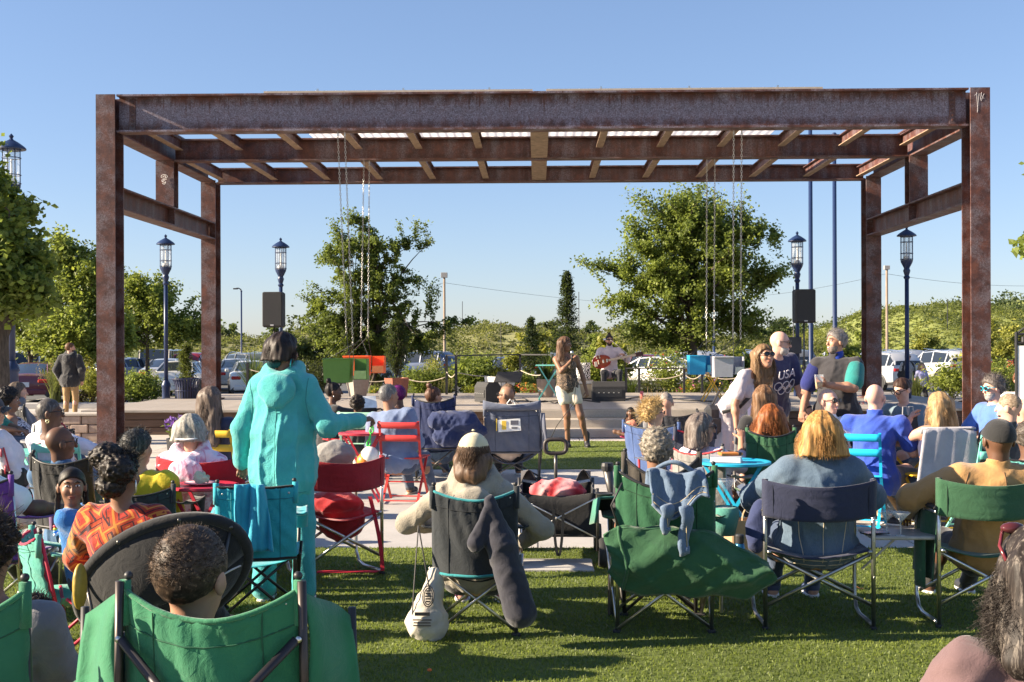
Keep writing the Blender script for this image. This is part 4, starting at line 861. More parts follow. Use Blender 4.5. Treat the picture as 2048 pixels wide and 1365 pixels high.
        for s in (-1, 1): A.cone(hp_(s * .07, -.015, zs), hp_(s * wd_, -.03, -L * .8 + .1), .035 * hs, .038 * hs, .03)
        if hst == 'bob': A.plane(hp_(0, 0, -L + .1), Hm @ V(0, 0, -1))
        curl = .004
    if A.ops:
        fr = 75 if hst in ('short', 'fade') else (58 if hst in ('curly', 'coils') else (100 if hst in ('afro', 'buns') else 38)); sd_ = rng.uniform(0, 6); wav = hst in ('long', 'bob', 'pony', 'bun', 'topbun')
        def hd(X, Y, Z):
            if not wav: return curl * n3(X, Y, Z, fr, sd_) + curl * .5 * n3(X, Y, Z, fr * 1.9, sd_)
            xx, yy = X - hc[0], Y - hc[1]; th = np.arctan2(yy, xx); return .0028 * np.sin(th * 9 + 3 * np.sin(Z * 14 + sd_)) + .0012 * np.sin(th * 23 + 2 * np.sin(Z * 23)) + g('wave', .003) * n3(X, Y, Z * .5, 60, sd_)
        ho = impobj('hair', [A.mesh(max(.0048, min(.012, h * .75)), hd, pad=.02)], hm, root)
        ns = int(g('ns', 0) * (2.4 if wav else 1.5)) if hst not in ('pony', 'bun', 'topbun') else 0
        if ns:
            if wav:
                m = 11; L = g('hl', .3); th = rng.uniform(-pi * .62, pi * .62, ns); ph = rng.uniform(1.3 if g('cap', 0) else .15, 1.5 if g('cap', 0) else 1.25, ns); t = np.linspace(0, 1, m)
                ring = np.column_stack((np.sin(th), -np.cos(th), np.zeros(ns))); st = np.column_stack((np.sin(ph) * np.sin(th) * .088, -.014 - np.sin(ph) * np.cos(th) * .108, .02 + np.cos(ph) * .106))
                en = ring * np.column_stack((np.full(ns, g('hw', .085) + .035), np.full(ns, .115), np.ones(ns))) * rng.uniform(.72, 1.16, (ns, 1)); en[:, 1] -= .015; en[:, 2] = -L * rng.uniform(.62, 1.1, ns) + .1
                md = ring * V(.1, .118, 1); md[:, 1] -= .015; md[:, 2] = st[:, 2] * .35 - .0
                P = ((1 - t)[None, :, None] ** 2) * st[:, None] + 2 * (t * (1 - t))[None, :, None] * md[:, None] + (t ** 2)[None, :, None] * en[:, None]
                wv = g('wavea', .008); P += ring[:, None] * (wv * np.sin(t[None] * g('wavef', 14) + rng.uniform(0, 6.3, (ns, 1))) * t[None])[..., None] + np.cross(ring, V(0, 0, 1))[:, None] * (wv * np.cos(t[None] * g('wavef', 14) + rng.uniform(0, 6.3, (ns, 1))) * t[None])[..., None]
            else:
                m = 5; dv = rng.normal(size=(ns, 3)); dv /= np.linalg.norm(dv, axis=1)[:, None]; dv = dv[(dv[:, 1] - dv[:, 2]) < .12]
                if hst == 'fade': dv = dv[dv[:, 2] > rng.uniform(-.3, .45, len(dv))]
                R_ = V(.075, .095, .092) + (.025 if hst == 'curly' else ht * .8); st = dv * R_ + V(0, -.014, .02); ln = g('sl', .022) * rng.uniform(.5, 1.2, (len(dv), 1)); t = np.linspace(0, 1, m)
                bend = rng.normal(0, 1, (len(dv), 3)); P = st[:, None] + dv[:, None] * (ln * t)[..., None] * .7 + bend[:, None] * (ln * t ** 2)[..., None] * .6 * g('frizz', 1)
            P = hc + (P * hs) @ Hm.T; strands(P, g('sr', .0022) * (.6 if wav else .8), 'hair_strands', hm, root)
    if hst == 'braids':
        for a in g('braidpos', ((-.085, -.02, .0), (.085, -.02, 0), (-.07, -.08, .0), (.07, -.08, 0))):
            b = MB(); q = np.linspace(0, 1, 12); pts = [hp_(a[0] * (1 + .15 * t), a[1], a[2] - .24 * t) for t in q]; b.tube(pts, .011 + .003 * np.sin(q * 40), 6); b.build('braid', hm, root, True)
            for i, c_ in enumerate(((.7, .05, .08), (.8, .6, .05), (.1, .3, .8), (.85, .85, .85))): MB().ell(hp_(a[0] * 1.16, a[1], a[2] - .25 - .018 * i), (.012, .012, .01), 8, 5).build('bead', plain(c_, .3), root, True)
    if g('cap', None):
        c_ = Imp(); cm = fabric(o['cap'], 'weave'); c_.ell(hp_(0, -.014, .022), V(.088, .108, .098) * hs, Hm, .02).plane(hp_(0, 0, .012), Hm @ V(0, .22, -1)); co = impobj('cap', [c_.mesh(.0065)], cm, root)
        sg = g('brimdir', 1); f = lambda a, b: hp_((a - .5) * .15, sg * (.085 + b * .075 * (1 - (2 * a - 1) ** 2 * .75)) - .01, .036 - .02 * b - .045 * (2 * a - 1) ** 2); MB().sheet(f, 12, 4, .005).build('brim', cm, co, True)
        MB().ell(hp_(0, -.014, .132), (.01, .01, .006), 8, 4).build('button', cm, co, True)
    if g('visor', None):
        b = MB(); b.tube([hp_(.108 * math.cos(t), -.02 + .128 * math.sin(t), -.02 + .03 * math.sin(t)) for t in np.linspace(0, 2 * pi, 25)[:-1]], .018, 6, True, sx=.3); co = b.build('visor_band', plain(o['visor'], .8), root, True)
    if g('glasses', None):
        kind = o['glasses']; gm = plain(g('gcol', (.015, .015, .015)), .25); b = MB()
        for s in (-1, 1):
            cx = [hp_(s * .034 + .027 * math.cos(t), .108 - .012 * abs(math.cos(t)) * (math.cos(t) * s > 0), .008 + .021 * math.sin(t)) for t in np.linspace(0, 2 * pi, 15)[:-1]]
            b.tube(cx, .0032, 5, True); b.tube([hp_(s * .06, .1, .012), hp_(s * .082, .05, .012), hp_(s * .084, -.02, .004)], .0035, 5)
        b.tube([hp_(-.008, .11, .012), hp_(.008, .11, .012)], .003, 5); go = b.build('glasses', gm, root, True)
        for s in (-1, 1):
            b = MB(); b.ell(hp_(s * .034, .104, .008), (.026, .004, .02), 12, 6, Hm)
            if kind == 'sun': b.build('lens', plain((.012, .012, .014), .08), go, True)
    if g('face', 0):
        for s in (-1, 1):
            e = MB().ell(hp_(s * .031, .083, .009), (.0125, .007, .0062), 10, 6, Hm).build('eye', plain((.7, .68, .65), .25), root, True); MB().ell(hp_(s * .031, .0885, .009), (.0062, .003, .0058), 8, 5, Hm).build('iris', plain((.03, .018, .01), .2), e, True)
            MB().tube([hp_(s * .014, .096, .03), hp_(s * .03, .095, .035), hp_(s * .048, .083, .028)], [.0035, .004, .002], 5).build('eyebrow', hairm(g('hc', (.05, .03, .02)) if g('skin', 'l') not in 'dmb' else (.012, .009, .008)), root, True)
        sc_ = SKIN[g('skin', 'l')]; li = plain((min(1, sc_[0] * 1.0), sc_[1] * .62, sc_[2] * .62), .4); MB().ell(hp_(0, .0925, -.058), (.021, .006, .0045), 10, 5, Hm).ell(hp_(0, .0915, -.066), (.018, .006, .0055), 10, 5, Hm).build('mouth', li, root, True)
        if g('smile', 0): MB().ell(hp_(0, .0955, -.061), (.016, .004, .0038), 10, 5, Hm).build('teeth', plain((.8, .78, .72), .3), root, True)
    if g('beard', None):
        b = Imp(); b.ell(hp_(0, .032, -.052), V(.061, .064, .078) * hs, Hm, .02).ell(hp_(0, .062, -.098), V(.032, .026, .024) * hs, Hm, .02).plane(hp_(0, .05, -.045), Hm @ V(0, .25, 1)); impobj('beard', [b.mesh(max(.005, h * .6), lambda X, Y, Z: .002 * n3(X, Y, Z, 120))], hairm(o['beard'], None, True), root)
    root['_h'] = 0; del root['_h']
    return dict(shirt=shirt_o, root=root, hp=hp_, C=C, arms=arms, hip=hip, hc=hc, Hm=Hm, Sh=Sh, u=u, r0=r0, f0=f0, nb=nb, legs=legs, k=k)
from mathutils.bvhtree import BVHTree
def seams(P, lines, col, r=.0028, back=True, name='seam', n=16):
    """stitched seams laid on the garment: lines of (x, z) seen from behind the wearer"""
    me = P['shirt'].data; T = BVHTree.FromPolygons([v.co for v in me.vertices], [p.vertices for p in me.polygons]); sg = 1 if back else -1; m = plain(col, .8)
    for ln in lines:
        ln = np.array(ln, float); t = np.linspace(0, len(ln) - 1, n); q = []
        for tt in t:
            x, z = np.interp(tt, range(len(ln)), ln[:, 0]), np.interp(tt, range(len(ln)), ln[:, 1])
            h = T.ray_cast(Vector((x, -2 * sg, z)), Vector((0, sg, 0)))
            if h[0] is not None: q.append(np.array(h[0]) - V(0, sg * .0006, 0))
        if len(q) > 2: MB().tube(q, r, 5, cap=False).build(name, m, P['root'], True)
def earring(P, s, r, c, ring=True):
    b = MB(); p = P['hp'](s * .09, -.006, -.05); 
    if ring: b.tube([p + V(0, r * math.cos(t), -r + r * math.sin(t)) for t in np.linspace(0, 2 * pi, 17)[:-1]], .0045, 5, True)
    else: b.ell(p - V(0, 0, .01), (.006, .006, r), 8, 5)
    b.build('earring', metal(c, .3), P['root'], True)
# ------------------------------------------------------------------ chairs and tables
def frame_thing(name, label, cat, px, d, yaw, group=None, z=0.0):
    x, y = W(px, d); return thing(name, label, cat, (x, y, z), -R(yaw), group)
def wr(a, f, ph): return a * math.sin(f * ph)
def camp_chair(label, px, d, yaw, c, fr=None, w=.46, ht=.9, seat=.4, dep=.42, trim=None, wide=.0, cup=True, sag=.07, curve=.1, head=None, group=None, name='camp_chair', arms=True, topsag=.05, back0=.3, fab='weave', lean=.12):
    """folding quad chair facing local +Y: two back uprights, crossed legs on every side, slung fabric"""
    t = frame_thing(name, label, 'chair', px, d, yaw, group); fm = fr or DKSTEEL; fb = fabric(c, fab); tm = fabric(trim, 'weave') if trim else BLACK; hw = w / 2; r = .011; sd = rng.uniform(0, 6)
    bw = hw + wide     # half width at the top of the back
    for s in (-1, 1):
        MB().tube([(s * hw, 0, .02), (s * (hw + wide * .45), -lean * .45, seat), (s * bw, -lean, ht)], r, 8).build('back_upright', fm, t, True)
        MB().tube([(s * hw, dep, .02), (s * (hw + .02), dep * .98, seat + .2)], r, 8).build('front_upright', fm, t, True)
        for a, b in (((s * hw, .01, .03), (s * (hw + .03), dep, seat)), ((s * hw, dep - .01, .03), (s * (hw + .03), 0, seat))): MB().tube([a, b], r * .85, 6).build('side_brace', fm, t, True)
        for yy in (0, dep): MB().box((s * hw, yy, .012), (.05, .04, .024), bev=.008).build('foot', RUBBER, t)
    for yy in (.0, dep):
        for s in (-1, 1): MB().tube([(s * hw, yy + s * .012, .03), (-s * hw, yy + s * .012, seat)], r * .85, 6).build('cross_brace', fm, t, True)
    # seat
    def fs(u, v):
        x = (u * 2 - 1) * (hw + .02); return (x, -.02 + v * (dep + .03), seat - sag * (1 - (2 * u - 1) ** 2) * (.75 + .25 * math.cos(v * 3)) + .004 * math.sin(13 * u + 9 * v + sd))
    MB().sheet(fs, 14, 10, .005).build('seat', fb, t, True)
    zb = seat - .03
    def fbk(u, v):
        e = (2 * u - 1); ww = (hw + wide * .45) * (1 - v) + bw * v; z = zb + (ht - zb) * v; y = -lean * ((z - 0) / ht)
        cup_ = curve * (1 - e * e) * (1 - .3 * v); z -= topsag * (1 - e * e) * v ** 2
        wv = .010 * math.sin(8 * u + 5 * v + sd) * math.sin(6 * v + 2 * sd) + .007 * abs(math.sin(14 * (u - .5) * (1 - .4 * v) + 7 * v)) * (1 - abs(e)) + .005 * math.sin(31 * u * (.6 + v) + sd)
        return (e * (ww + .012), y - cup_ - wv - .012, z)
    b = MB().sheet(fbk, 26, 18, .006).build('backrest', fb, t, True)
    MB().tube([fbk(u, 1) for u in np.linspace(0, 1, 17)], .008, 6).build('top_trim', tm, t, True); MB().tube([fbk(u, .03) for u in np.linspace(0, 1, 13)], .009, 6).build('lower_trim', tm, t, True)
    off = lambda p: (p[0], p[1] - .005, p[2])
    for u0 in (.2, .8): MB().tube([off(fbk(u0, v)) for v in np.linspace(.05, .98, 13)], .0022, 4, cap=False).build('stitching', plain(shade(c, .55), .8), b, True)
    MB().tube([off(fbk(u, .84)) for u in np.linspace(.02, .98, 19)], .0022, 4, cap=False).build('stitching', plain(shade(c, .55), .8), b, True)
    for s in (-1, 1):
        MB().tube([(s * (bw + .006) , -lean - .012, ht - .1), (s * (bw + .006), -lean - .012, ht + .02)], .017, 8).build('corner_sleeve', fb, t, True); MB().ell((s * bw, -lean - .002, ht + .03), (.013, .013, .012), 8, 6).build('end_cap', BLACK, t, True)
        MB().ell((s * (bw - .03), -lean - .03, ht - .04), (.007, .005, .007), 8, 4).build('rivet', STEEL, b, True)
    if arms:
        for s in (-1, 1):
            za = seat + .2; p0, p1 = V(s * (hw + .03), -lean * .6, za + .03), V(s * (hw + .025), dep, za + .01)
            def fa(u, v): c_ = p0 + (p1 - p0) * v; return (c_[0] + (u - .5) * .085, c_[1], c_[2] - .025 * math.sin(pi * v) + .01 * (2 * u - 1) ** 2)
            a_ = MB().sheet(fa, 5, 9, .008).build('armrest', fb, t, True)
            if cup and s == 1: MB().lathe([(.044, -.1), (.05, 0), (.056, .006), (.048, .004), (.042, -.095), (.01, -.098)], (p1[0], p1[1] - .07, za), 14).build('cup_holder', fb, t, True)
    if head:
        def fh(u, v): e = 2 * u - 1; return (e * (bw + .02), -lean - .035 - .05 * (1 - e * e) - .02 * math.sin(pi * v), ht - .02 + head * v - .05 * (1 - e * e) * v)
        MB().sheet(fh, 16, 6, .03).build('headrest', fb, t, True)
    return t
def director_chair(label, px, d, yaw, c, w=.56, ht=.85, seat=.44, dep=.4, fr=None, table=None, group=None, pocket=None):
    """folding chair with side frames of bent metal tube, crossed bars and a fabric back band; faces local +Y"""
    t = frame_thing('director_chair', label, 'chair', px, d, yaw, group); fm = fr or STEEL; fb = fabric(c); hw = w / 2; sd = rng.uniform(0, 6)
    for s in (-1, 1):
        MB().tube([(s * hw, 0, ht), (s * hw, 0, .5), (s * hw, 0, .02)], .0125, 8).build('back_leg', fm, t, True)
        q = [(s * hw, 0, .03), (s * hw, dep * .7, .03), (s * hw, dep * .9, .05), (s * hw, dep, .12), (s * hw, dep, .55), (s * hw, dep * .95, .625), (s * hw, dep * .85, .65), (s * hw, 0, .65)]
        MB().tube(q, .012, 8).build('side_frame', fm, t, True)
        MB().box((s * hw, dep * .45, .672), (.045, dep * .95, .025), bev=.01).build('armrest', BLACK, t)
        for yy in (.015, dep - .015): MB().tube([(s * (hw - .01), yy + s * .008, .14), (-s * (hw - .01), yy + s * .008, seat - .01)], .011, 8).build('cross_brace', fm, t, True)
        MB().tube([(s * (hw - .02), -.02, seat), (s * (hw - .02), dep + .02, seat)], .011, 8).build('seat_rail', fm, t, True)
        MB().box((s * hw, 0, .012), (.035, .045, .024), bev=.006).build('foot', RUBBER, t)
        for zz in (ht - .22, .5, .3): MB().ell((s * hw, -.0135, zz), (.005, .004, .005), 6, 4).build('rivet', STEEL, t, True)
    def fs(u, v): e = 2 * u - 1; return (e * (hw - .02), -.01 + v * (dep + .02), seat + .012 - .05 * (1 - e * e) + .003 * math.sin(11 * u + 7 * v))
    MB().sheet(fs, 12, 8, .005).build('seat', fb, t, True)
    def fk(u, v): e = 2 * u - 1; return (e * (hw + .014), -.016 - .095 * (1 - e * e) - .005 * math.sin(9 * u + 4 * v + sd) - .003 * math.sin(23 * v + 6 * u) * (1 - e * e), ht - .2 - .022 * (1 - e * e) + .205 * v - .012 * (1 - e * e) * v)
    b = MB().sheet(fk, 24, 10, .005).build('backrest', fb, t, True)
    for s in (-1, 1):
        MB().tube([(s * hw, 0, ht - .2), (s * hw, 0, ht + .006)], .018, 8).build('back_sleeve', fb, t, True)
        MB().bar(fk(.5 + s * .42, 0.02), fk(.5 + s * .42, .98), .004, .004).build('seam', plain(shade(c, .5), .8), b)
    if table:
        x0 = table * (hw + .02); x1 = table * (hw + .4); MB().box(((x0 + x1) / 2, dep * .6, .5), (abs(x1 - x0), .3, .02), bev=.006).build('side_table', plain((.32, .3, .28), .4), t)
        MB().tube([(table * hw, dep * .6, .3), (x0 + (x1 - x0) * .5, dep * .6, .49)], .007, 6).build('table_strut', plain((.6, .55, .5), .5), t, True)
    if pocket:
        xx = pocket * (hw + .03); MB().sheet(lambda u, v: (xx + .02 * math.sin(u * 9) + .03 * (1 - v), .02 + u * (dep - .02), .64 - .38 * v), 10, 8, .006).build('side_pocket', fb, t, True)
        MB().sheet(lambda u, v: (xx + pocket * (.03 + .03 * math.sin(u * pi)), .05 + u * .16, .5 - .28 * v), 8, 6, .006).build('bottle_pocket', fb, t, True)
    return t
def bistro_chair(label, px, d, yaw, c, group=None, slat=2):
    """folding slatted metal chair facing local +Y"""
    t = frame_thing('bistro_chair', label, 'chair', px, d, yaw, group); m = plain(c, .42, 0, .08); hw = .2
    for s in (-1, 1):
        MB().bar((s * hw, .38, .015), (s * hw, .02, .46), .011, .024, (1, 0, 0)).bar((s * hw, .02, .46), (s * hw, -.07, .84), .011, .024, (1, 0, 0)).build('back_leg', m, t)
        MB().bar((s * (hw - .02), -.04, .015), (s * (hw - .02), .38, .45), .011, .024, (1, 0, 0)).build('front_leg', m, t)
    for yy, zz in ((.36, .04), (-.025, .04), (.25, .2)): MB().bar((-hw, yy, zz), (hw, yy, zz), .012, .012).build('cross_rod', m, t)
    for zz in (.8, .67) if slat == 2 else (.8, .7, .6): MB().sheet(lambda u, v: ((u - .5) * (2 * hw + .03), -.062 - (zz - .7) * .22 - .018 * (1 - (2 * u - 1) ** 2), zz - .032 + .064 * v), 10, 2, .008).build('back_slat', m, t, True)
    for k in range(5): MB().box((0, .04 + k * .085, .462), (2 * hw + .02, .06, .014), bev=.005).build('seat_slat', m, t)
    return t
def bistro_table(label, px, d, c, rad=.3, ht=.71, yaw=0, group=None, sq=False):
    t = frame_thing('bistro_table', label, 'table', px, d, yaw, group); m = plain(c, .4, 0, .08)
    if sq: MB().box((0, 0, ht), (rad * 2, rad * 2, .022), bev=.008).build('table_top', m, t)
    else: MB().lathe([(0, -.012), (rad - .01, -.016), (rad, -.01), (rad, .006), (rad - .012, .01), (rad - .03, .004), (0, .004)], (0, 0, ht), 36).build('table_top', m, t, 'auto')
    q = rad * .75
    for s in (-1, 1):
        for y_ in (-.5, .5): MB().bar((s * q, y_ * rad * .9 + s * .012, .015), (-s * q, y_ * rad * .9 + s * .012, ht - .016), .022, .01, (0, 1, 0)).build('leg', m, t)
        MB().bar((s * q, -rad * .5, .03), (s * q, rad * .5, .03), .014, .014).build('foot_rail', m, t); MB().bar((s * q * .9, -rad * .5, ht - .03), (s * q * .9, rad * .5, ht - .03), .012, .012).build('top_rail', m, t)
    return t
# ------------------------------------------------------------------ lamps, poles, stage gear, planters
def _clear():
    t = NT('lamp_glass'); t.fin((.85, .88, .9), .05, spec=.5); tr = t.n('BsdfTransparent'); mx = t.n('MixShader'); mx.inputs[0].default_value = .22
    t.l(tr.outputs[0], mx.inputs[1]); t.l(t.b.outputs[0], mx.inputs[2]); t.l(mx.outputs[0], t.out.inputs['Surface']); return t.m
CLEAR = _clear(); WHITEP = plain((.75, .74, .7), .5)
def lamp(label, px, d, z=0):
    o = frame_thing('street_lamp', label, 'street lamp', px, d, 0, 'blue lantern lamp posts', z)
    MB().lathe([(.17, 0), (.17, .05), (.14, .1), (.11, .16), (.095, .24), (.088, .3), (.084, .68), (.1, .7), (.1, .74), (.075, .8), (.055, .84)], n=16).build('base', BLUEM, o, 'auto')
    MB().lathe([(.047, .84), (.043, 2.96)], n=14).build('pole', BLUEM, o, True)
    MB().lathe([(.045, 2.94), (.07, 2.98), (.045, 3.02), (.06, 3.07), (.075, 3.12), (.055, 3.17), (.09, 3.24), (.12, 3.3), (.125, 3.34)], n=16).build('capital', BLUEM, o, 'auto')
    for k in range(8):
        a = k * pi / 4; MB().tube([(.125 * math.cos(a), .125 * math.sin(a), 3.33), (.125 * math.cos(a), .125 * math.sin(a), 3.84)], .007, 5).build('cage_bar', BLUEM, o)
    for zz in (3.36, 3.48, 3.72, 3.83): MB().tube([(.128 * math.cos(t), .128 * math.sin(t), zz) for t in np.linspace(0, 2 * pi, 21)[:-1]], .007, 5, True).build('cage_ring', BLUEM, o)
    MB().lathe([(.105, 3.35), (.105, 3.82)], n=16).build('glass', CLEAR, o, True); MB().lathe([(.07, 3.34), (.07, 3.42), (.02, 3.43), (.012, 3.7), (0, 3.71)], n=12).build('bulb', WHITEP, o, True)
    MB().lathe([(.2, 3.84), (.2, 3.86), (.17, 3.89), (.1, 3.94), (.03, 3.98), (.02, 4.0), (.035, 4.03), (.0, 4.07)], n=18).build('cap', BLUEM, o, 'auto')
lamp('blue lantern lamp post rising out of the maple tree at the far left', 24, 17, .55); lamp('blue lantern lamp post beside the trash can', 332, 26.5); lamp('blue lantern lamp post behind the left loudspeaker', 562, 27.4, 0)
lamp('blue lantern lamp post behind the right loudspeaker', 1595, 26.3); lamp('blue lantern lamp post inside the right side of the pergola', 1814, 25.1)
x, y = W(24, 17); shade_box = thing('planter_wall', 'raised block planter wall at the far left under the lamp post', 'wall', (x - .6, y, 0))
for r_ in range(4):
    for i in range(6): link('block', blk, shade_box, (-.9 + i * .3 + (r_ % 2) * .12, 0, .07 + r_ * .143))
def pole(name, label, px, d, ztop, r, mat, z0=-.45, cat='pole', cap=None):
    o = frame_thing(name, label, cat, px, d, 0, None, z0); MB().lathe([(r * 1.8, 0), (r * 1.8, .05), (r, .12), (r * .8, ztop - z0)], n=10).build('shaft', mat, o, True)
    if cap: MB().box((0, 0, ztop - z0 + .05), cap, bev=.01).build('head', plain((.3, .28, .26), .5), o)
    else: MB().ell((0, 0, ztop - z0), (r * 1.1, r * 1.1, r * 1.1), 8, 6).build('finial', mat, o, True)
    return o
pole('flag_pole', 'tall dark blue flag pole left of its twin behind the pergola', 1622, 27.2, 6.5, .055, BLUEM, 0); pole('flag_pole', 'tall dark blue flag pole nearest the rear right steel post', 1670, 27.6, 6.4, .055, BLUEM, 0)
UW = _wood((.3, .23, .17), 'pole_wood', (6, 6, .6))
pole('utility_pole', 'wooden utility pole with a box head above the airy tree', 889, 95, Zp(889, 552, 95), .11, UW, -.45, 'utility pole', (.5, .4, .4)); pole('utility_pole', 'pale utility pole behind the right steel posts', 1774, 90, Zp(1774, 537, 90), .11, UW, -.45, 'utility pole', (.4, .3, .3))
for px, py, d_, lb in ((925, 604, 150, 'thin dark light pole far behind the centre'), (1895, 600, 110, 'thin grey light pole beside the mound'), (1587, 574, 110, 'thin light pole behind the right loudspeaker'), (1158, 585, 130, 'thin light pole behind the spruce tip'), (100, 615, 60, 'blue post behind the man in the black jacket'), (1312 + 116, 640, 70, 'blue post beside the shade tree trunk')):
    pole('light_pole', lb, px, d_, Zp(px, py, d_), .045 if d_ > 80 else .09, BLUEM if d_ < 80 else DKSTEEL, -.45, 'light pole')
o = pole('street_light', 'curved arm street light right of the left rear post', 483, 62, Zp(483, 583, 62), .05, BLUEM, -.45, 'street light')
zt = Zp(483, 583, 62) + .45; MB().tube([(0, 0, zt - .05), (-.03, 0, zt + .1), (-.15, 0, zt + .16), (-.28, 0, zt + .15)], .035, 6).box((-.3, 0, zt + .13), (.25, .12, .07), bev=.02).build('arm', DKSTEEL, o)
def wire(lb, pts, sag):
    a, b = [at(*p) for p in pts]; t = np.linspace(0, 1, 17)[:, None]; P = a + (b - a) * t; P[:, 2] -= sag * 4 * (t * (1 - t))[:, 0]
    tag(MB().tube(P, .012, 4).build('power_line', DKSTEEL), lb, 'power line')
wire('thin power line sagging right from the wooden pole', ((889, 566, 95), (1330, 612, 150)), .3); wire('thin power line running left from the wooden pole', ((889, 566, 95), (560, 640, 150)), .2); wire('thin power line left of the pale utility pole', ((1774, 548, 90), (1480, 595, 130)), .3); wire('thin power line right of the pale utility pole', ((1774, 548, 90), (2080, 572, 110)), .3)
def speaker(label, px, d, zc, w=.42, h=.74, z0=ZS):
    o = frame_thing('loudspeaker', label, 'loudspeaker', px, d, 180, 'loudspeakers on stands', z0); zc -= z0
    MB().box((0, 0, zc), (w, .36, h), bev=.03).build('cabinet', plain((.02, .02, .022), .7, 0, .2, 60, .4, 300), o); MB().box((0, .185, zc + .01), (w * .93, .012, h * .94), bev=.004).build('grille', plain((.028, .028, .03), .6, .3, .3, 300, .6, 400), o); MB().box((0, .193, zc - h * .44), (.07, .006, .025)).build('badge', plain((.5, .5, .52), .3), o)
    st = frame_thing('speaker_stand', label.replace('loudspeaker', 'tripod stand under the loudspeaker'), 'stand', px, d, 180, 'tripod stands', z0)
    MB().tube([(0, 0, .25), (0, 0, zc - h / 2)], .018, 8).build('pole', DKSTEEL, st, True); MB().lathe([(.03, .62), (.035, .66), (.035, .76), (.03, .8)], n=10).build('collar', BLACK, st)
    for k in range(3):
        a = k * 2 * pi / 3 + .4; MB().tube([(0, 0, .72), (.45 * math.cos(a), .45 * math.sin(a), .015)], .012, 6).build('leg', DKSTEEL, st, True); MB().tube([(0, 0, .3), (.25 * math.cos(a), .25 * math.sin(a), .34)], .008, 6).build('brace', DKSTEEL, st, True)
speaker('black loudspeaker on a stand left of the woman in turquoise', 548, 25.2, Zp(548, 620, 25.2)); speaker('black loudspeaker on a stand behind the two men talking', 1608, 25.0, Zp(1608, 613, 25.0), .42, .7)
o = frame_thing('display_panel', 'dark grey flat panel on a stand left of the man in the navy shirt', 'panel', 1574, 26.2, 8, None, ZS); zc = Zp(1574, 691, 26.2) - ZS; MB().box((0, 0, zc), (.62, .05, .36), bev=.01).build('screen', plain((.035, .036, .045), .5), o); MB().tube([(0, 0, 0), (0, 0, zc)], .02, 8).build('pole', DKSTEEL, o)
def wedge(label, px, d, yaw, w=.66):
    o = frame_thing('monitor_wedge', label, 'loudspeaker', px, d, yaw, 'floor monitors', ZS); b = MB(); prof = [(-.22, 0), (.2, 0), (.24, .1), (.05, .4), (-.16, .4), (-.22, .3)]; n = 6
    b.add([(-w / 2, y_, z_) for y_, z_ in prof] + [(w / 2, y_, z_) for y_, z_ in prof], [tuple(range(6)), tuple(range(11, 5, -1))] + [(i, i + 6, (i + 1) % 6 + 6, (i + 1) % 6) for i in range(6)]); b.build('cabinet', plain((.022, .022, .024), .75, 0, .2, 80, .5, 250), o)
    q = Matrix.Rotation(math.atan2(.19, .3), 3, 'X'); MB().box((0, .152, .252), (w * .9, .012, .32), rot=Matrix.Rotation(R(33), 3, 'X'), bev=.004).build('grille', plain((.03, .03, .032), .6, .3, .3, 300, .6, 400), o)
    MB().box((0, -.225, .17), (w * .8, .014, .15)).build('rear_panel', plain((.03, .03, .03), .5), o)
    for k in range(5): MB().lathe([(.014, 0), (.014, .016), (0, .017)], n=8).build('knob', STEEL, o).location = (-.2 + k * .1, -.24, .17)
wedge('black floor monitor in front of the guitarist', 1216, 24.4, 0); wedge('black floor monitor behind the mohawk haircut', 980, 24.2, 65, .6)
o = frame_thing('guitar_amplifier', 'tan guitar amplifier between the singer and the guitarist', 'amplifier', 1170, 25.4, 175, None, ZS); MB().box((0, 0, .2), (.36, .24, .4), bev=.02).build('cabinet', plain((.06, .05, .045), .7), o); MB().box((0, .122, .17), (.31, .012, .28)).build('grille', plain((.38, .3, .2), .8, 0, .2, 200, .4, 300), o); MB().box((0, .122, .355), (.31, .014, .06)).build('control_panel', plain((.5, .48, .45), .4), o)
o = frame_thing('patterned_bag', 'black and white patterned bag standing on the amplifier', 'bag', 1166, 25.5, 0, None, ZS + .402); MB().sheet(lambda u, v: (.15 * math.cos(u * 2 * pi), .07 * math.sin(u * 2 * pi), .36 * v), 20, 6, .006).box((0, 0, .006), (.24, .1, .012)).build('bag_body', fabric((.7, .7, .68), 'leafy', (.02, .02, .02), 1.4), o, True); MB().tube([(.08 * math.cos(t), 0, .36 + .1 * math.sin(t)) for t in np.linspace(0, pi, 9)], .008, 6).build('handle', BLACK, o)
# cables on the stage
for i, (pts, lb) in enumerate(((((960, 806), (1040, 803), (1080, 806), (1150, 800), (1200, 806)), 'black cable running across the stage behind the singer'), (((1250, 800), (1290, 793), (1330, 797), (1380, 803), (1430, 804)), 'black cable lying on the stage right of the floor monitor'), (((1045, 797), (1060, 806), (1090, 803), (1110, 808), (1130, 801)), 'tangled cable by the folded mint table'))):
    P = []
    for px, py in pts: dd = (HC - ZS) * F / (py - hor(px)); x, y = W(px, dd); P.append((x, y, ZS + .012))
    Q = []; P = np.array(P)
    for k in range(len(P) - 1): Q += [P[k] + (P[k + 1] - P[k]) * t + V(0, .08 * math.sin(t * pi * 2), 0) for t in np.linspace(0, 1, 7)[:-1]]
    tag(MB().tube(Q + [P[-1]], .011, 5).build('cable', RUBBER, None, True), lb, 'cable')
def mic(parent, p, dr, name='microphone'):
    dr = unit(dr); MB().tube([p, p + dr * .03, p + dr * .06], [.022, .026, .016], 10).build('grille_ball', metal((.5, .5, .52), .35), parent, True); return MB().tube([p + dr * .055, p + dr * .19], [.017, .012], 8).build('handle', BLACK, parent, True)
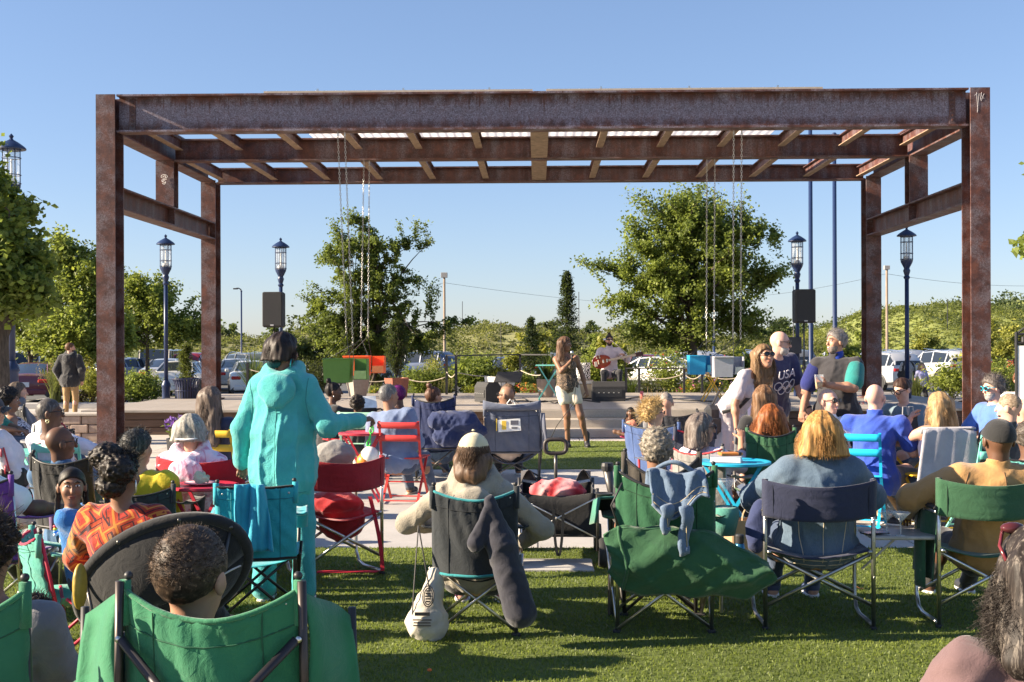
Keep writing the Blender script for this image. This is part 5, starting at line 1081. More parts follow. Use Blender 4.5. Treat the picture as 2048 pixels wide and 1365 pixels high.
o = frame_thing('microphone_stand', 'black boom stand holding a microphone at the guitarist mouth', 'mic stand', 1250, 25.0, 0, None, ZS); MB().tube([(0, 0, .02), (0, 0, .98)], .01, 6).build('pole', BLACK, o); MB().tube([(.05, 0, .95), (-.12, .03, 1.1), (-.3, .1, 1.25)], .007, 6).build('boom', STEEL, o); MB().lathe([(.13, 0), (.13, .02), (.02, .03)], n=14).build('base', BLACK, o); mic(o, V(-.44, .14, 1.255), V(1, -.25, -.02))
o = frame_thing('microphone_stand', 'tall thin black stand behind the mohawk haircut', 'mic stand', 1002, 24.6, 0, None, ZS); MB().tube([(0, 0, .02), (0, 0, Zp(1002, 642, 24.6) - ZS)], .009, 6).build('pole', BLACK, o)
for k in range(3): MB().tube([(0, 0, .3), (.3 * math.cos(k * 2.1), .3 * math.sin(k * 2.1), .012)], .008, 5).build('leg', BLACK, o)
o = frame_thing('music_stand', 'black music stand tilted above the left floor monitor', 'music stand', 1012, 23.4, 15, None, ZS); MB().box((.05, 0, .52), (.52, .02, .33), rot=Matrix.Rotation(R(-55), 3, 'X')).build('desk', BLACK, o); MB().tube([(0, 0, .02), (0, 0, .5)], .012, 6).build('pole', BLACK, o)
for k in range(3): MB().tube([(0, 0, .2), (.25 * math.cos(k * 2.1), .25 * math.sin(k * 2.1), .012)], .008, 5).build('leg', BLACK, o)
o = frame_thing('drink_can', 'pink drink can standing on the stage right of the guitarist', 'can', 1283, 25.3, 0, None, ZS); MB().lathe([(.028, 0), (.036, .01), (.036, .15), (.028, .165)], n=14).build('can_body', plain((.65, .16, .18), .35, .2), o, 'auto'); MB().lathe([(.027, .166), (.0, .163)], n=14).build('lid', STEEL, o)
# railings with rope
def rail(label, posts, zt, z0, rope, top):
    o = thing('railing', label, 'railing', (*W(*posts[0]), 0)); o0 = V(*W(*posts[0]), 0); PP = [V(*W(*p), 0) - o0 for p in posts]
    for p in PP: MB().box(p + V(0, 0, (zt + z0) / 2), (.055, .055, zt - z0)).build('post', BLACK, o)
    for a, b in zip(PP[:-1], PP[1:]):
        if top: MB().bar(a + V(0, 0, zt), b + V(0, 0, zt), .07, .03).build('top_rail', BLACK, o)
        q = np.linspace(0, 1, 11)[:, None]; P = a + (b - a) * q; P[:, 2] = rope - .12 * np.sin(q[:, 0] * pi); MB().tube(P, .012, 6).build('rope', plain((.42, .36, .28), .9), o, True)
rail('black metal railing with a rope left of the white urn', ((893, 27.9), (912, 27.2), (1040, 29.3), (1105, 28.4)), 1.36, ZS, .98, True); rail('low black railing with a sagging rope right of the guitarist', ((1252, 28.6), (1278, 28.5), (1368, 28.3), (1404, 28.1), (1500, 27.8)), 1.03, ZS, .9, True); rail('thin rope fence left of the tall arching grass', ((495, 28.4), (600, 28.2)), 1.2, .25, 1.05, False); rail('rope fence between the planters on the left', ((700, 28.6), (800, 28.5), (893, 28.2)), .95, ZS, .85, False)
# planters
def planter(label, px, d, prof, mat, sq=False, z=ZS, n=20):
    o = frame_thing('planter', label, 'planter', px, d, 12, None, z); MB().lathe(prof, n=4 if sq else n).build('pot', mat, o, False if sq else 'auto'); zt = max(p[1] for p in prof); r = max(p[0] for p in prof) * .85; MB().lathe([(0, zt - .05), (r, zt - .05)], n=4 if sq else n).build('soil', SOIL, o); return zt
TAUPE = plain((.27, .235, .2), .7); SPECK = plain((.3, .1, .06), .8, 0, .6, 90, .6, 90)
planter('tapered square taupe planter under the green hanging box', 715, 26.9, [(.2, 0), (.33, .58), (.3, .58), (.29, .5)], TAUPE, True); planter('speckled red brown round planter right of the orange hanging box', 793, 26.7, [(.24, 0), (.29, .42), (.27, .42), (.26, .36)], SPECK, False, ZS, 8); planter('brown round planter behind the folded mint table', 1092, 26.2, [(.14, 0), (.2, .2), (.21, .4), (.19, .4), (.18, .35)], plain((.26, .2, .16), .75)); planter('white pedestal urn overflowing with golden juniper', 1000, 26.3, [(.16, 0), (.15, .05), (.07, .1), (.07, .16), (.2, .2), (.32, .26), (.35, .46), (.31, .46), (.3, .4)], plain((.62, .6, .56), .7))
x, y = W(793, 26.7); conifer('potted_cypress', 'dark cone shaped evergreen growing in the speckled planter', (x, y, ZS + .37), 1.2, .26, 260, (.035, .055, .025), narrow=True)
x, y = W(1000, 26.3); shrub('juniper', 'golden green juniper spilling over the white urn', (x, y, ZS + .36), .42, .36, .32, 2600, .055, (.15, .165, .03), 'shrub', asp=.25); x, y = W(1092, 26.2); tuft('potted_palm', 'strappy palm leaves in the brown planter', (x, y, ZS + .35), 60, .75, (.06, .09, .03), .9, .02, 'potted plant')
x, y = W(372, 27.5); conifer('dwarf_cypress', 'slim light green upright evergreen behind the trash can', (x, y, .0), 1.55, .22, 170, (.1, .12, .03), narrow=True)
x, y = W(715, 26.9); shrub('planter_plant', 'small green plant in the square taupe planter', (x, y, ZS + .5), .2, .2, .25, 400, .06, GM, 'plant')
# trash can with a flared slatted rim
o = frame_thing('trash_can', 'dark blue slatted metal trash can beside the lamp post', 'trash can', 373, 26.3, 0); n = 26
for k in range(n):
    a = k * 2 * pi / n; q = [(.24, .06), (.245, .62), (.25, .74), (.27, .82), (.315, .88)]; P = [(r_ * math.cos(a), r_ * math.sin(a), z_) for r_, z_ in q]
    MB().sheet(lambda u, v, P=P, a=a: (np.array([np.interp(v, np.linspace(0, 1, 5), [p[i] for p in P]) for i in range(3)]) + (u - .5) * .034 * V(-math.sin(a), math.cos(a), 0)), 1, 8, .006).build('slat', plain((.016, .022, .06), .4), o)
for z_, r_ in ((.06, .245), (.62, .25), (.88, .318)): MB().tube([(r_ * math.cos(t), r_ * math.sin(t), z_) for t in np.linspace(0, 2 * pi, 29)[:-1]], .012, 6, True).build('hoop', plain((.016, .022, .06), .4), o)
MB().lathe([(.22, .02), (.22, .7), (.2, .7), (.2, .05)], n=20).build('liner', BLACK, o); MB().lathe([(.26, 0), (.26, .05), (.2, .055)], n=20).build('base', BLACK, o)
# hanging plastic boxes on chains
def chain(name, a, b, mat, parent, lk=.055, r=.0042):
    a, b = np.asarray(a, float), np.asarray(b, float); L = np.linalg.norm(b - a); n = int(L / (lk * .78)); dd = unit(b - a); u, w = frame_of(dd); m = MB(); t = np.linspace(0, 2 * pi, 9)[:-1]
    for i in range(n):
        c = a + (b - a) * (i + .5) / n; s = u if i % 2 else w; m.tube([c + dd * lk * .5 * math.cos(k) + s * lk * .24 * math.sin(k) for k in t], r, 4, True)
    return m.build(name, mat, parent)
def hanging(label, px0, px1, py0, py1, d, tops, dtop, ytop, bots, c, c2):
    x0, y0, z1 = at(px0, py0, d); x1, y1, z0 = at(px1, py1, d); w = x1 - x0; h = z1 - z0; o = thing('hanging_box', label, 'hanging box', ((x0 + x1) / 2, (y0 + y1) / 2, z0)); m = plain(c, .45, 0, .06); dp = .42
    b = MB(); wl = w * .62; ta = .92
    for ys in (-1, 1): b.sheet(lambda u, v: (-w / 2 + (u * wl) * (ta + (1 - ta) * v) + (1 - v) * wl * .04, ys * dp / 2 * (ta + (1 - ta) * v), h * v), 6, 4, .014)
    for u_ in (0, 1): b.sheet(lambda u, v: (-w / 2 + u_ * wl * (ta + (1 - ta) * v) + (1 - v) * wl * .04 * (1 - u_ * 0), (u - .5) * dp * (ta + (1 - ta) * v), h * v), 4, 4, .014)
    b.box((-w / 2 + wl * .5, 0, .008), (wl * .93, dp * .9, .016)); b.build('tub', m, o)
    MB().box((-w / 2 + wl * .5, -dp / 2 - .012, h - .012), (wl * 1.04, .04, .024), bev=.006).box((-w / 2 + wl * .5, dp / 2 + .012, h - .012), (wl * 1.04, .04, .024), bev=.006).build('lip', m, o)
    b = MB(); xs = w / 2 - w * .34
    b.box((xs + w * .17, dp * .3, h * .55), (w * .34, .014, h * .86)).box((w / 2 - .007, 0, h * .55), (.014, dp * .6, h * .86)).box((xs + w * .17, 0, h * .12 + .007), (w * .33, dp * .58, .014)); b.build('side_compartment', m, o)
    MB().box((xs + w * .18, -dp * .3, h * .32), (w * .28, .012, h * .34), rot=Matrix.Rotation(R(8), 3, 'X')).build('clear_pocket', plain(c2, .3), o)
    o0 = np.array(o.location); cor = [V(-w / 2 + .03, -dp / 2, h), V(-w / 2 + wl, -dp / 2, h), V(-w / 2 + .03, dp / 2, h), V(-w / 2 + wl, dp / 2, h)]
    for k, (tp, (bx, by)) in enumerate(zip(tops, bots)):
        A = at(tp, ytop, dtop) - o0; B_ = at(bx, by, d) - o0; chain('chain', A, B_, metal((.4, .39, .37), .45), o)
        for q in cor[k * 2:k * 2 + 2]: MB().tube([B_, q], .006, 5).build('sling', BLACK, o)
        MB().tube([A + V(0, 0, -.02), A + V(0, 0, .1)], .012, 6).build('shackle', STEEL, o)
hanging('green plastic box hanging on chains, leftmost of the four', 650, 736, 717, 765, 20.3, (677, 691), 19.55, 270, ((693, 668), (706, 690)), (.09, .2, .03), (.35, .5, .2)); hanging('orange plastic box hanging on chains beside the green one', 690, 770, 712, 751, 22.7, (729, 740), 22.55, 330, ((722, 676), (736, 674)), (.75, .1, .015), (.8, .25, .1))
hanging('bright blue plastic box hanging on chains', 1377, 1428, 711, 749, 22.7, (1415, 1431), 22.55, 330, ((1413, 678), (1428, 676)), (.01, .25, .48), (.1, .5, .65)); hanging('grey plastic box hanging on chains, rightmost of the four', 1425, 1486, 713, 754, 20.3, (1469, 1485), 19.55, 266, ((1466, 676), (1481, 680)), (.33, .33, .37), (.6, .58, .56))
# folded tables on the stage
def folded(label, px, d, c, h=.72, w=.3):
    o = frame_thing('folded_table', label, 'table', px, d, 0, None, ZS); m = plain(c, .45); MB().box((0, 0, h), (w * 1.8, .5, .02), bev=.006).build('table_top', m, o)
    for s in (-1, 1):
        for yy in (-.2, .2): MB().bar((s * w * .7, yy + s * .01, .01), (-s * w * .7, yy + s * .01, h - .01), .024, .012, (0, 1, 0)).build('leg', m, o)
    MB().bar((-w * .7, -.2, .2), (-w * .7 * .4, .2, .2), .012, .012).build('rod', m, o)
folded('mint green folding table on the stage left of the singer', 1097, 24.9, (.16, .52, .45)); folded('yellow folding table on the stage under the blue hanging box', 1425, 24.0, (.7, .4, .03), .74)
# ------------------------------------------------------------------ parked cars
CGL = plain((.012, .016, .022), .06, 0, .05); CGL.node_tree.nodes['Principled BSDF'].inputs['Specular IOR Level'].default_value = .9
RED = plain((.4, .01, .012), .2); CHROME = metal((.75, .75, .77), .15); TYRE = plain((.02, .02, .021), .8); PLASTIC = plain((.03, .03, .032), .6)
def paint(c):
    key = ('paint', str(c))
    if key not in MAT: t = NT('car_paint'); MAT[key] = t.fin(c, .35, .25 if max(c) > .3 else .1, Coat_Weight=.8, Coat_Roughness=.05)
    return MAT[key]
ST_ = dict(
 sedan=[(-2.38, .72, .38, .78, .8, .6), (-2.32, .86, .24, .98, 1.0, .72), (-1.75, .91, .22, 1.02, 1.07, .7), (-1.0, .92, .2, .99, 1.4, .57), (-.2, .92, .2, .97, 1.45, .6), (.5, .92, .2, .95, 1.41, .58), (1.3, .9, .2, .93, 1.0, .7), (2.1, .85, .22, .8, .84, .66), (2.38, .7, .35, .66, .68, .55)],
 suv=[(-2.28, .74, .42, .95, .98, .68), (-2.24, .88, .3, 1.08, 1.12, .76), (-2.12, .92, .28, 1.1, 1.3, .7), (-1.8, .93, .26, 1.09, 1.6, .66), (-.6, .93, .25, 1.05, 1.67, .68), (.5, .93, .25, 1.02, 1.6, .65), (1.2, .92, .25, 1.0, 1.1, .74), (2.0, .88, .28, .92, .97, .7), (2.25, .74, .4, .75, .78, .6)])
def car(label, px, d, yaw, c, kind='suv', s=1.0, z=-.445):
    o = frame_thing('parked_car', label, 'car', px, d, yaw, 'cars in the car park', z); S = ST_['suv' if kind in ('suv', 'jeep', 'pickup') else 'sedan']; n = len(S); v = []; pm = paint(c)
    if kind == 'jeep': S = [(y_, w_, zb, be, (1.85 if zr > 1.25 else zr), (.8 if zr > 1.25 else wr)) for y_, w_, zb, be, zr, wr in S]
    if kind == 'pickup': S = [(-2.9, .85, .5, 1.02, 1.04, .84), (-2.85, .95, .4, 1.05, 1.07, .9), (-1.6, .96, .35, 1.06, 1.08, .9), (-.95, .96, .35, 1.08, 1.12, .85), (-.8, .96, .35, 1.1, 1.8, .7), (.3, .96, .35, 1.08, 1.82, .7), (1.0, .96, .35, 1.08, 1.2, .8), (2.3, .94, .38, 1.05, 1.1, .8), (2.6, .85, .45, .9, .95, .7)]
    S = [tuple(q * s for q in r) for r in S]
    for y_, w_, zb, be, zr, wr in S:
        h = [(w_ * .88, zb), (w_ * .98, zb + .12 * s), (w_, (zb + be) / 2 + .08), (w_ * .97, be - .03), (w_ * .93, be), (wr + .03, zr - .06 * (zr > be + .1)), (wr * .85, zr), (0, zr + .02)]
        v += [(-a, y_, b) for a, b in h] + [(a, y_, b) for a, b in h[-2::-1]]
    m = 15; b = MB(); f = []; mi = []
    for i in range(n - 1):
        up = S[i][4] > S[i][3] + .1 * s; up2 = S[i + 1][4] > S[i + 1][3] + .1 * s
        for k in range(m - 1):
            kk = k if k < 7 else 13 - k; f.append((i * m + k, i * m + k + 1, (i + 1) * m + k + 1, (i + 1) * m + k))
            mi.append(1 if (kk == 4 and (up or up2)) or (kk in (5, 6) and up != up2) else (2 if kk == 0 else 0))
    f += [tuple(range(m))[::-1], tuple((n - 1) * m + k for k in range(m))]; mi += [0, 0]; b.add(v, [q[::-1] for q in f]); b.m = mi
    bo = b.build('body', [pm, CGL, PLASTIC], o, 'auto')
    L0 = S[0][0]; w0 = S[1][1]; be = S[1][3]
    for sx in (-1, 1):       # pillars, mirrors, lights, wheels
        for i in range(n):
            if S[i][4] > S[i][3] + .1 * s or (i + 1 < n and S[i + 1][4] > S[i + 1][3] + .1 * s) or (i and S[i - 1][4] > S[i - 1][3] + .1 * s):
                y_, w_, zb, be_, zr, wr = S[i]
                if zr > be_ + .12 * s: MB().bar((sx * w_ * .935, y_, be_ - .01), (sx * (wr + .035), y_, zr - .05), .05, .07, (0, 1, 0)).build('pillar', pm, bo)
        ups = [i for i in range(n) if S[i][4] > S[i][3] + .1 * s]; a, c_ = ups[0], ups[-1]
        if a > 0: MB().tube([(sx * S[a - 1][5], S[a - 1][0], S[a - 1][4] + .01), (sx * S[a][5] * .95, S[a][0], S[a][4])], .035, 5).build('pillar', pm, bo)
        MB().tube([(sx * S[c_ + 1][5], S[c_ + 1][0], S[c_ + 1][4] + .01), (sx * S[c_][5] * .95, S[c_][0], S[c_][4])], .035, 5).build('pillar', pm, bo)
        MB().box((sx * (S[4][1] + .09), S[c_ + 1][0] - .25, S[4][3] + .08), (.16, .1, .13), bev=.03).build('mirror', pm, o)
        MB().box((sx * w0 * .74, L0 + .02, be - .16 * s), (.36 * s, .1, .13 * s), bev=.03).build('tail_light', RED, o); MB().box((sx * w0 * .75, -L0 - .03, be - .3 * s), (.32 * s, .08, .12 * s), bev=.03).build('headlight', CLEAR, o)
        for yy in (S[1][0] + .82 * s, -S[1][0] - .88 * s):
            r_ = .34 * s; MB().tube([(sx * (S[4][1] + .005), yy + (r_ + .05) * math.cos(t), r_ + (r_ + .05) * math.sin(t)) for t in np.linspace(-.1, pi + .1, 13)], .035, 5).build('wheel_arch', PLASTIC, bo)
            wo = MB(); wo.lathe([(r_ * .6, -.1), (r_ * .97, -.1), (r_, -.07), (r_, .07), (r_ * .97, .1), (r_ * .6, .1)], n=20); wo.v = [(a_[2] + sx * (S[4][1] - .085), a_[0] + yy, a_[1] + r_) for a_ in wo.v]; wh = wo.build('wheel', TYRE, o, 'auto')
            rm = MB(); rm.lathe([(0, 0), (r_ * .62, 0), (r_ * .64, .01)], n=16); rm.v = [(sx * (S[4][1] + .006) + a_[2] * 0, a_[0] + yy, a_[1] + r_) for a_ in rm.v]
            for q in range(5): rm.bar((sx * (S[4][1] + .012), yy, r_), (sx * (S[4][1] + .012), yy + r_ * .6 * math.cos(q * 1.257), r_ + r_ * .6 * math.sin(q * 1.257)), .05, .02, (1, 0, 0))
            rm.build('rim', metal((.45, .45, .46), .35), wh)
    MB().box((0, L0 - .012, be - .28 * s), (.34, .02, .17)).build('license_plate', plain((.6, .6, .6), .5), o); MB().box((0, L0 + .03, S[0][2] + .06), (w0 * 1.7, .14, .2 * s), bev=.04).build('bumper', PLASTIC if kind != 'sedan' else pm, o)
    if kind == 'suv':
        for sx in (-1, 1): MB().tube([(sx * .6 * s, S[3][0] + .1, S[3][4] + .03), (sx * .62 * s, 0, S[4][4] + .06), (sx * .6 * s, S[5][0], S[5][4] + .03)], .02, 6).build('roof_rail', CHROME, o)
        MB().box((0, L0 + .035, be + .02), (.14, .03, .07), bev=.012).build('badge', CHROME, o)
    if kind == 'jeep':
        wo = MB(); wo.lathe([(0, -.12), (.32, -.12), (.36, -.08), (.36, .08), (.3, .12), (0, .1)], n=20); wo.v = [(a_[0], L0 - .14 - a_[2], a_[1] + 1.0) for a_ in wo.v]; w_ = wo.build('spare_wheel', TYRE, o, 'auto')
        rm = MB()
        for q in range(9): rm.bar((0, L0 - .27, 1.0), (.27 * math.cos(q * .698), L0 - .27, 1 + .27 * math.sin(q * .698)), .04, .02, (0, 1, 0))
        rm.build('rim', metal((.3, .3, .3), .3), w_)
    return o
WH, SI, GR, BK, BL_, RD, MR, NB = (.72, .72, .71), (.5, .51, .53), (.16, .165, .17), (.02, .02, .022), (.045, .07, .14), (.3, .012, .015), (.12, .015, .03), (.2, .24, .32)
CARS = [(62, 58, 62, WH, 'pickup', 'white pickup truck behind the left lamp post'), (75, 44.5, -12, MR, 'sedan', 'dark maroon sedan behind the pale ornamental grass'), (262, 62, 30, NB, 'sedan', 'light blue sedan left of the jeep'), (335, 64, 0, (.3, .27, .22), 'jeep', 'tan jeep with a spare wheel on its tail'), (366, 48, -6, WH, 'sedan', 'white sedan behind the trash can'), (338, 56, -5, SI, 'sedan', 'silver sedan just left of the white one by the trash can'), (392, 66, 0, RD, 'suv', 'red car behind the left rear steel post'),
    (487, 62, -40, GR, 'suv', 'dark grey sport utility car right of the left rear steel post'), (473, 55, -14, (.42, .4, .37), 'sedan', 'champagne sedan behind the white one right of the post'), (505, 48, -14, WH, 'sedan', 'white sedan with red tail lights left of the woman in turquoise'), (640, 66, -55, NB, 'suv', 'blue grey car left of the orange hanging box'), (660, 72, -60, BL_, 'suv', 'dark blue car behind the hanging boxes'), (765, 62, 15, (.25, .35, .5), 'suv', 'steel blue car behind the cone shaped evergreen'), (840, 70, -60, BL_, 'suv', 'dark blue car right of the cone shaped evergreen'), (880, 76, 60, GR, 'sedan', 'grey car below the wooden utility pole'),
    (1022, 62, -50, BL_, 'sedan', 'blue car left of the weeping conifer'), (1110, 60, 10, NB, 'suv', 'pale blue car behind the singer'), (1290, 70, -50, MR, 'sedan', 'dark red car right of the guitar neck'), (1312, 58, -45, WH, 'sedan', 'white car in front of the dark red one'), (1378, 60, -20, SI, 'suv', 'silver minivan behind the shade tree trunk'), (1425, 70, 0, RD, 'sedan', 'red car right of the shade tree trunk'), (1462, 60, 0, MR, 'sedan', 'plum sedan behind the grey hanging box'), (1512, 66, -20, NB, 'suv', 'blue grey sport utility car left of the dark panel'), (1575, 70, -15, GR, 'suv', 'dark car behind the man in the navy shirt'),
    (1680, 72, -25, (.3, .33, .38), 'suv', 'grey sport utility car behind the polo shirt man'), (1702, 62, 0, RD, 'sedan', 'red sedan left of the rear right steel post'), (1752, 53, -22, SI, 'suv', 'silver crossover behind the rear right steel post'), (1790, 66, -20, (.4, .42, .46), 'suv', 'silver sport utility car behind the crossover'), (1880, 62, -14, WH, 'suv', 'white hatchback behind the woman and girl walking'), (1866, 74, -12, BK, 'suv', 'black sport utility car behind the white hatchback'), (1928, 80, 0, BK, 'suv', 'black van hidden behind the front right steel post'), (2005, 66, -14, RD, 'suv', 'red sport utility car right of the front steel post'), (2050, 74, 0, BK, 'suv', 'black car at the right edge of the car park')]
for px, d_, yw, c, kd, lb in CARS: car(lb, px, d_, yw, c, kd)
# ------------------------------------------------------------------ the audience
def on(px, d, yaw, f=.15): x, y = W(px, d); return (x + f * math.sin(R(yaw)), y + f * math.cos(R(yaw)))
DEN = fabric((.035, .055, .1), 'denim'); DENL = fabric((.06, .1, .17), 'denim', (.2, .28, .38)); KHA = fabric((.32, .22, .12)); BLKF = fabric((.018, .018, .02)); NAVY = fabric((.02, .028, .07)); GREY = fabric((.14, .14, .15)); WHT = fabric((.7, .69, .68)); CREAM = fabric((.6, .52, .42))
def local(o, p):     # a world point in the thing's own axes
    a = o.rotation_euler[2]; q = np.asarray(p, float) - np.array(o.location); ca, sa = math.cos(a), math.sin(a); return V(q[0] * ca + q[1] * sa, -q[0] * sa + q[1] * ca, q[2])
def imp_thing(name, label, cat, p, ops, mat, h=.01, disp=None, part='body', plane=None):
    o = thing(name, label, cat, p); I = Imp()
    for q in ops: (I.cone if len(q) == 5 else I.ell)(*q)
    if plane: I.plane(*plane)
    impobj(part, [I.mesh(h, disp)], mat, o); return o
wob = lambda a, f: (lambda X, Y, Z: a * n3(X, Y, Z, f) + a * .6 * n3(X + .4 * Z, Y, Z, f * 2.1))
crumple = lambda a: (lambda X, Y, Z: folds(X * 1.3, Y * 1.3, Z * 1.3, 1.3, a * .8, a * .6))
def attach(o, p):      # make a small assembly a part of its chair
    o.parent = p; o.matrix_parent_inverse = (Matrix.Translation(p.location) @ Matrix.Rotation(p.rotation_euler[2], 4, 'Z')).inverted()
    for q in ('label', 'category', 'group'):
        if q in o: del o[q]
# ---- first row on the grass
camp_chair('black and teal folding chair under the woman in the tan cap', 950, 6.57, 0, (.014, .018, .022), STEEL, .44, .82, .38, trim=(.02, .2, .22), wide=.0, lean=.1, cup=False)
person('woman in a tan cap and grey hooded sweatshirt seen from behind', 950, 6.72, 0, top=1.12, fem=1, fat=1.15, armw=.95, skin='l', shirt=fabric((.27, .24, .19), 'fleece'), sleeve=3, hood=1, loose=.014, pants=BLKF, hair='long', hw=.045, hc=(.13, .075, .045), ns=300, hl=.21, cap=(.52, .46, .3), hyaw=12, armL=(-.22, .18, .56), armR=(.27, .16, .48), poleL=(-1, -.3, -.3), poleR=(1, -.3, -.5), shoes=(.25, .06, .16), glasses='clear')
x0 = at(1000, 1085, 6.32)
imp_thing('chair_carry_bag', 'long black chair carry bag hanging from the back of the black chair', 'bag', x0, [(V(-.06, 0, .22), V(0, 0, 0), .028, .07, .03), (V(0, 0, 0), V(.1, -.02, -.36), .075, .085, .04), (V(-.07, -.02, .17), V(-.13, -.03, .0), .02, .045, .02)], fabric((.022, .022, .032)), .008, crumple(.012))
b = at(846, 1240, 6.5); o = imp_thing('drawstring_bag', 'white drawstring bag with a black emblem beside the black chair', 'bag', (b[0], b[1], 0), [(V(0, 0, .1), V(.07, .03, .36), .095, .035, .05), (V(.04, 0, .09), V(.09, .065, .1), None, .05)], fabric((.42, .385, .33)), .007, crumple(.018), plane=(V(0, 0, .006), V(0, 0, -1)))
for s_ in (-.03, .05): MB().tube([(s_ - .03, -.06, .1), (s_ - .02, -.03, .3), (-.03, .02, .62)], .004, 5).build('cord', BLACK, o)
em = MB()
for a_, b_ in ((.03, .052), (.022, .04)): em.tube([(.03 + a_ * math.cos(t), -.074 + .02 * math.sin(t), .255 + b_ * math.sin(t)) for t in np.linspace(0, 2 * pi, 21)[:-1]], .003, 4, True)
for k in range(5): em.box((.03, -.074 + .006 * (k - 2), .255 + .013 * (k - 2)), (.034 - .006 * abs(k - 2), .006, .007))
em.box((.0, -.098, .165), (.08, .006, .018)).box((.0, -.104, .135), (.1, .004, .006)).box((.0, -.106, .12), (.09, .004, .006)).box((.0, -.107, .105), (.095, .004, .006)); em.build('emblem', BLACK, o)
gc = (.015, .085, .036)
ch = camp_chair('green folding chair draped with a denim jacket', 1327, 6.63, 0, gc, STEEL, .52, .92, .42, wide=.0, topsag=.1, lean=.08)
b = at(1378, 1122, 6.42); o = thing('chair_carry_bag', 'big empty green chair bag hung across the back of the green chair', 'bag', b); rg = lambda q: (1 - abs(math.sin(q))) ** 3
def fbag(u, v):
    top = np.interp(u, (0, .12, .6, .85, 1), (.14, .19, .17, .07, -.02)); bot = np.interp(u, (0, .08, .2, .62, .85, 1), (-.06, -.16, -.18, -.19, -.2, -.13)); z = bot + (top - bot) * v; y_ = -.07 * math.sin(pi * min(1, max(0, v))) * (.4 + .6 * math.sin(pi * u)) 
    return (-.44 + .88 * u + .02 * math.sin(v * 5), y_ - .028 * rg(5 * u - 3.5 * v + .6) - .018 * rg(9 * u + 5 * v) - .014 * rg(13 * (u - .1) - 8 * v) + .05 * (v - .5) ** 2, z + .008 * math.sin(u * 21))
MB().sheet(fbag, 44, 22, .01).build('sack', fabric((.018, .075, .03)), o, True); MB().tube([(p[0], p[1] - .006, p[2]) for p in (fbag(.09, v) for v in np.linspace(0, 1, 14))], .009, 6).build('mouth_hem', fabric((.018, .075, .03)), o, True); MB().tube([(p[0], p[1] - .006, p[2]) for p in (fbag(u, .97) for u in np.linspace(.1, .95, 20))], .003, 4).build('stitching', plain((.03, .1, .05), .8), o, True)
MB().tube([fbag(.09, 1), (-.42, -.03, .3), (-.36, -.02, .42)], .006, 5).build('drawcord', BLACK, o, True)
o = frame_thing('cup_holder_arm', 'green fabric armrest with a round cup holder beside the wagon', 'armrest', 1195, 6.95, -20); MB().sheet(lambda u, v: (-.1 + .2 * u + .1 * v, -.2 + .32 * v, .74 - .06 * v - .14 * (u < .02)), 8, 8, .012).build('pad', fabric((.05, .2, .14)), o, True); MB().lathe([(.05, 0), (.058, .006), (.046, .004), (.044, -.09), (0, -.09)], (.03, -.02, .735), 16).build('cup_ring', BLACK, o, True); MB().tube([(.1, .05, .72), (.09, .05, .02)], .011, 8).build('support', DKSTEEL, o); attach(o, ch); green_chair = ch
j = at(1346, 985, 6.46); o = thing('denim_jacket', 'blue denim jacket draped over the back of the green chair', 'jacket', j); DJ = fabric((.06, .1, .17), 'denim', (.24, .32, .42))
def fjk(u, v):
    y_, z = (np.interp(v, (0, .3, .4, 1), (.07, .05, -.03, -.075)), np.interp(v, (0, .3, .4, 1), (-.04, .11, .115, -.07 - .05 * math.sin(u * 5))))
    return (-.15 + .3 * u + .03 * v, y_ - .022 * rg(6 * u - 4 * v) - .014 * rg(11 * u + 6 * v + 1) - .012 * math.sin(17 * u + 3 * v), z + .015 * math.sin(7 * u + 2 * v))
jb = MB().sheet(fjk, 26, 22, .012).build('jacket_body', DJ, o, True); ST2 = plain((.45, .36, .22), .8)
for v0 in (.93, .8): MB().tube([(p[0], p[1] - .008, p[2]) for p in (fjk(u, v0) for u in np.linspace(.02, .98, 22))], .0024, 4).build('stitching', ST2, jb, True)
MB().tube([(p[0], p[1] - .01, p[2]) for p in (fjk(u, .99) for u in np.linspace(0, 1, 20))], .014, 6, sx=.6).build('waistband', DJ, jb, True); MB().tube([(-.08 + .2 * t, .02 - .05 * math.sin(t * 3), .13 + .035 * math.sin(t * 4)) for t in np.linspace(0, 1, 12)], .026, 8, sx=.5).build('collar', DJ, jb, True)
for x_, L_ in ((.05, .25), (-.05, .13)):
    q = np.linspace(0, 1, 16); sl = MB().tube([(x_ + .012 * math.sin(t * 6), -.1 - .01 * math.sin(t * 9), -.06 - L_ * t) for t in q], .044 - .008 * q + .005 * np.abs(np.sin(q * 17)), 14, sx=.55).build('sleeve', DJ, o, True); MB().tube([(x_ + .0, -.1, -.06 - L_ * .86), (x_ + .0, -.1, -.06 - L_ * 1.0)], .04, 14, sx=.6).build('cuff', DJ, sl, True)
    MB().tube([(x_, -.126, -.07), (x_ + .006, -.126, -.06 - L_ * .85)], .0024, 4).build('stitching', ST2, sl, True)
camp_chair('brown folding chair under the person with frosted short curls', 1318, 7.05, 0, (.05, .042, .034), DKSTEEL, .42, .96, .4, topsag=.12)
person('person with short frosted grey curls in a black shirt', 1308, 7.2, 0, top=1.1, skin='m', shirt=BLKF, sleeve=1, pants=DENL, hair='coils', hc=(.22, .19, .15), hc2=(.62, .58, .5), ns=900, sl=.02, sr=.003, hs=1.02, shoes=(.4, .4, .42), plen=.95)
director_chair('navy folding chair with a side table under the woman in denim', 1637, 6.69, 0, (.014, .018, .045), .6, .84, table=1, fr=metal((.34, .34, .33), .38))
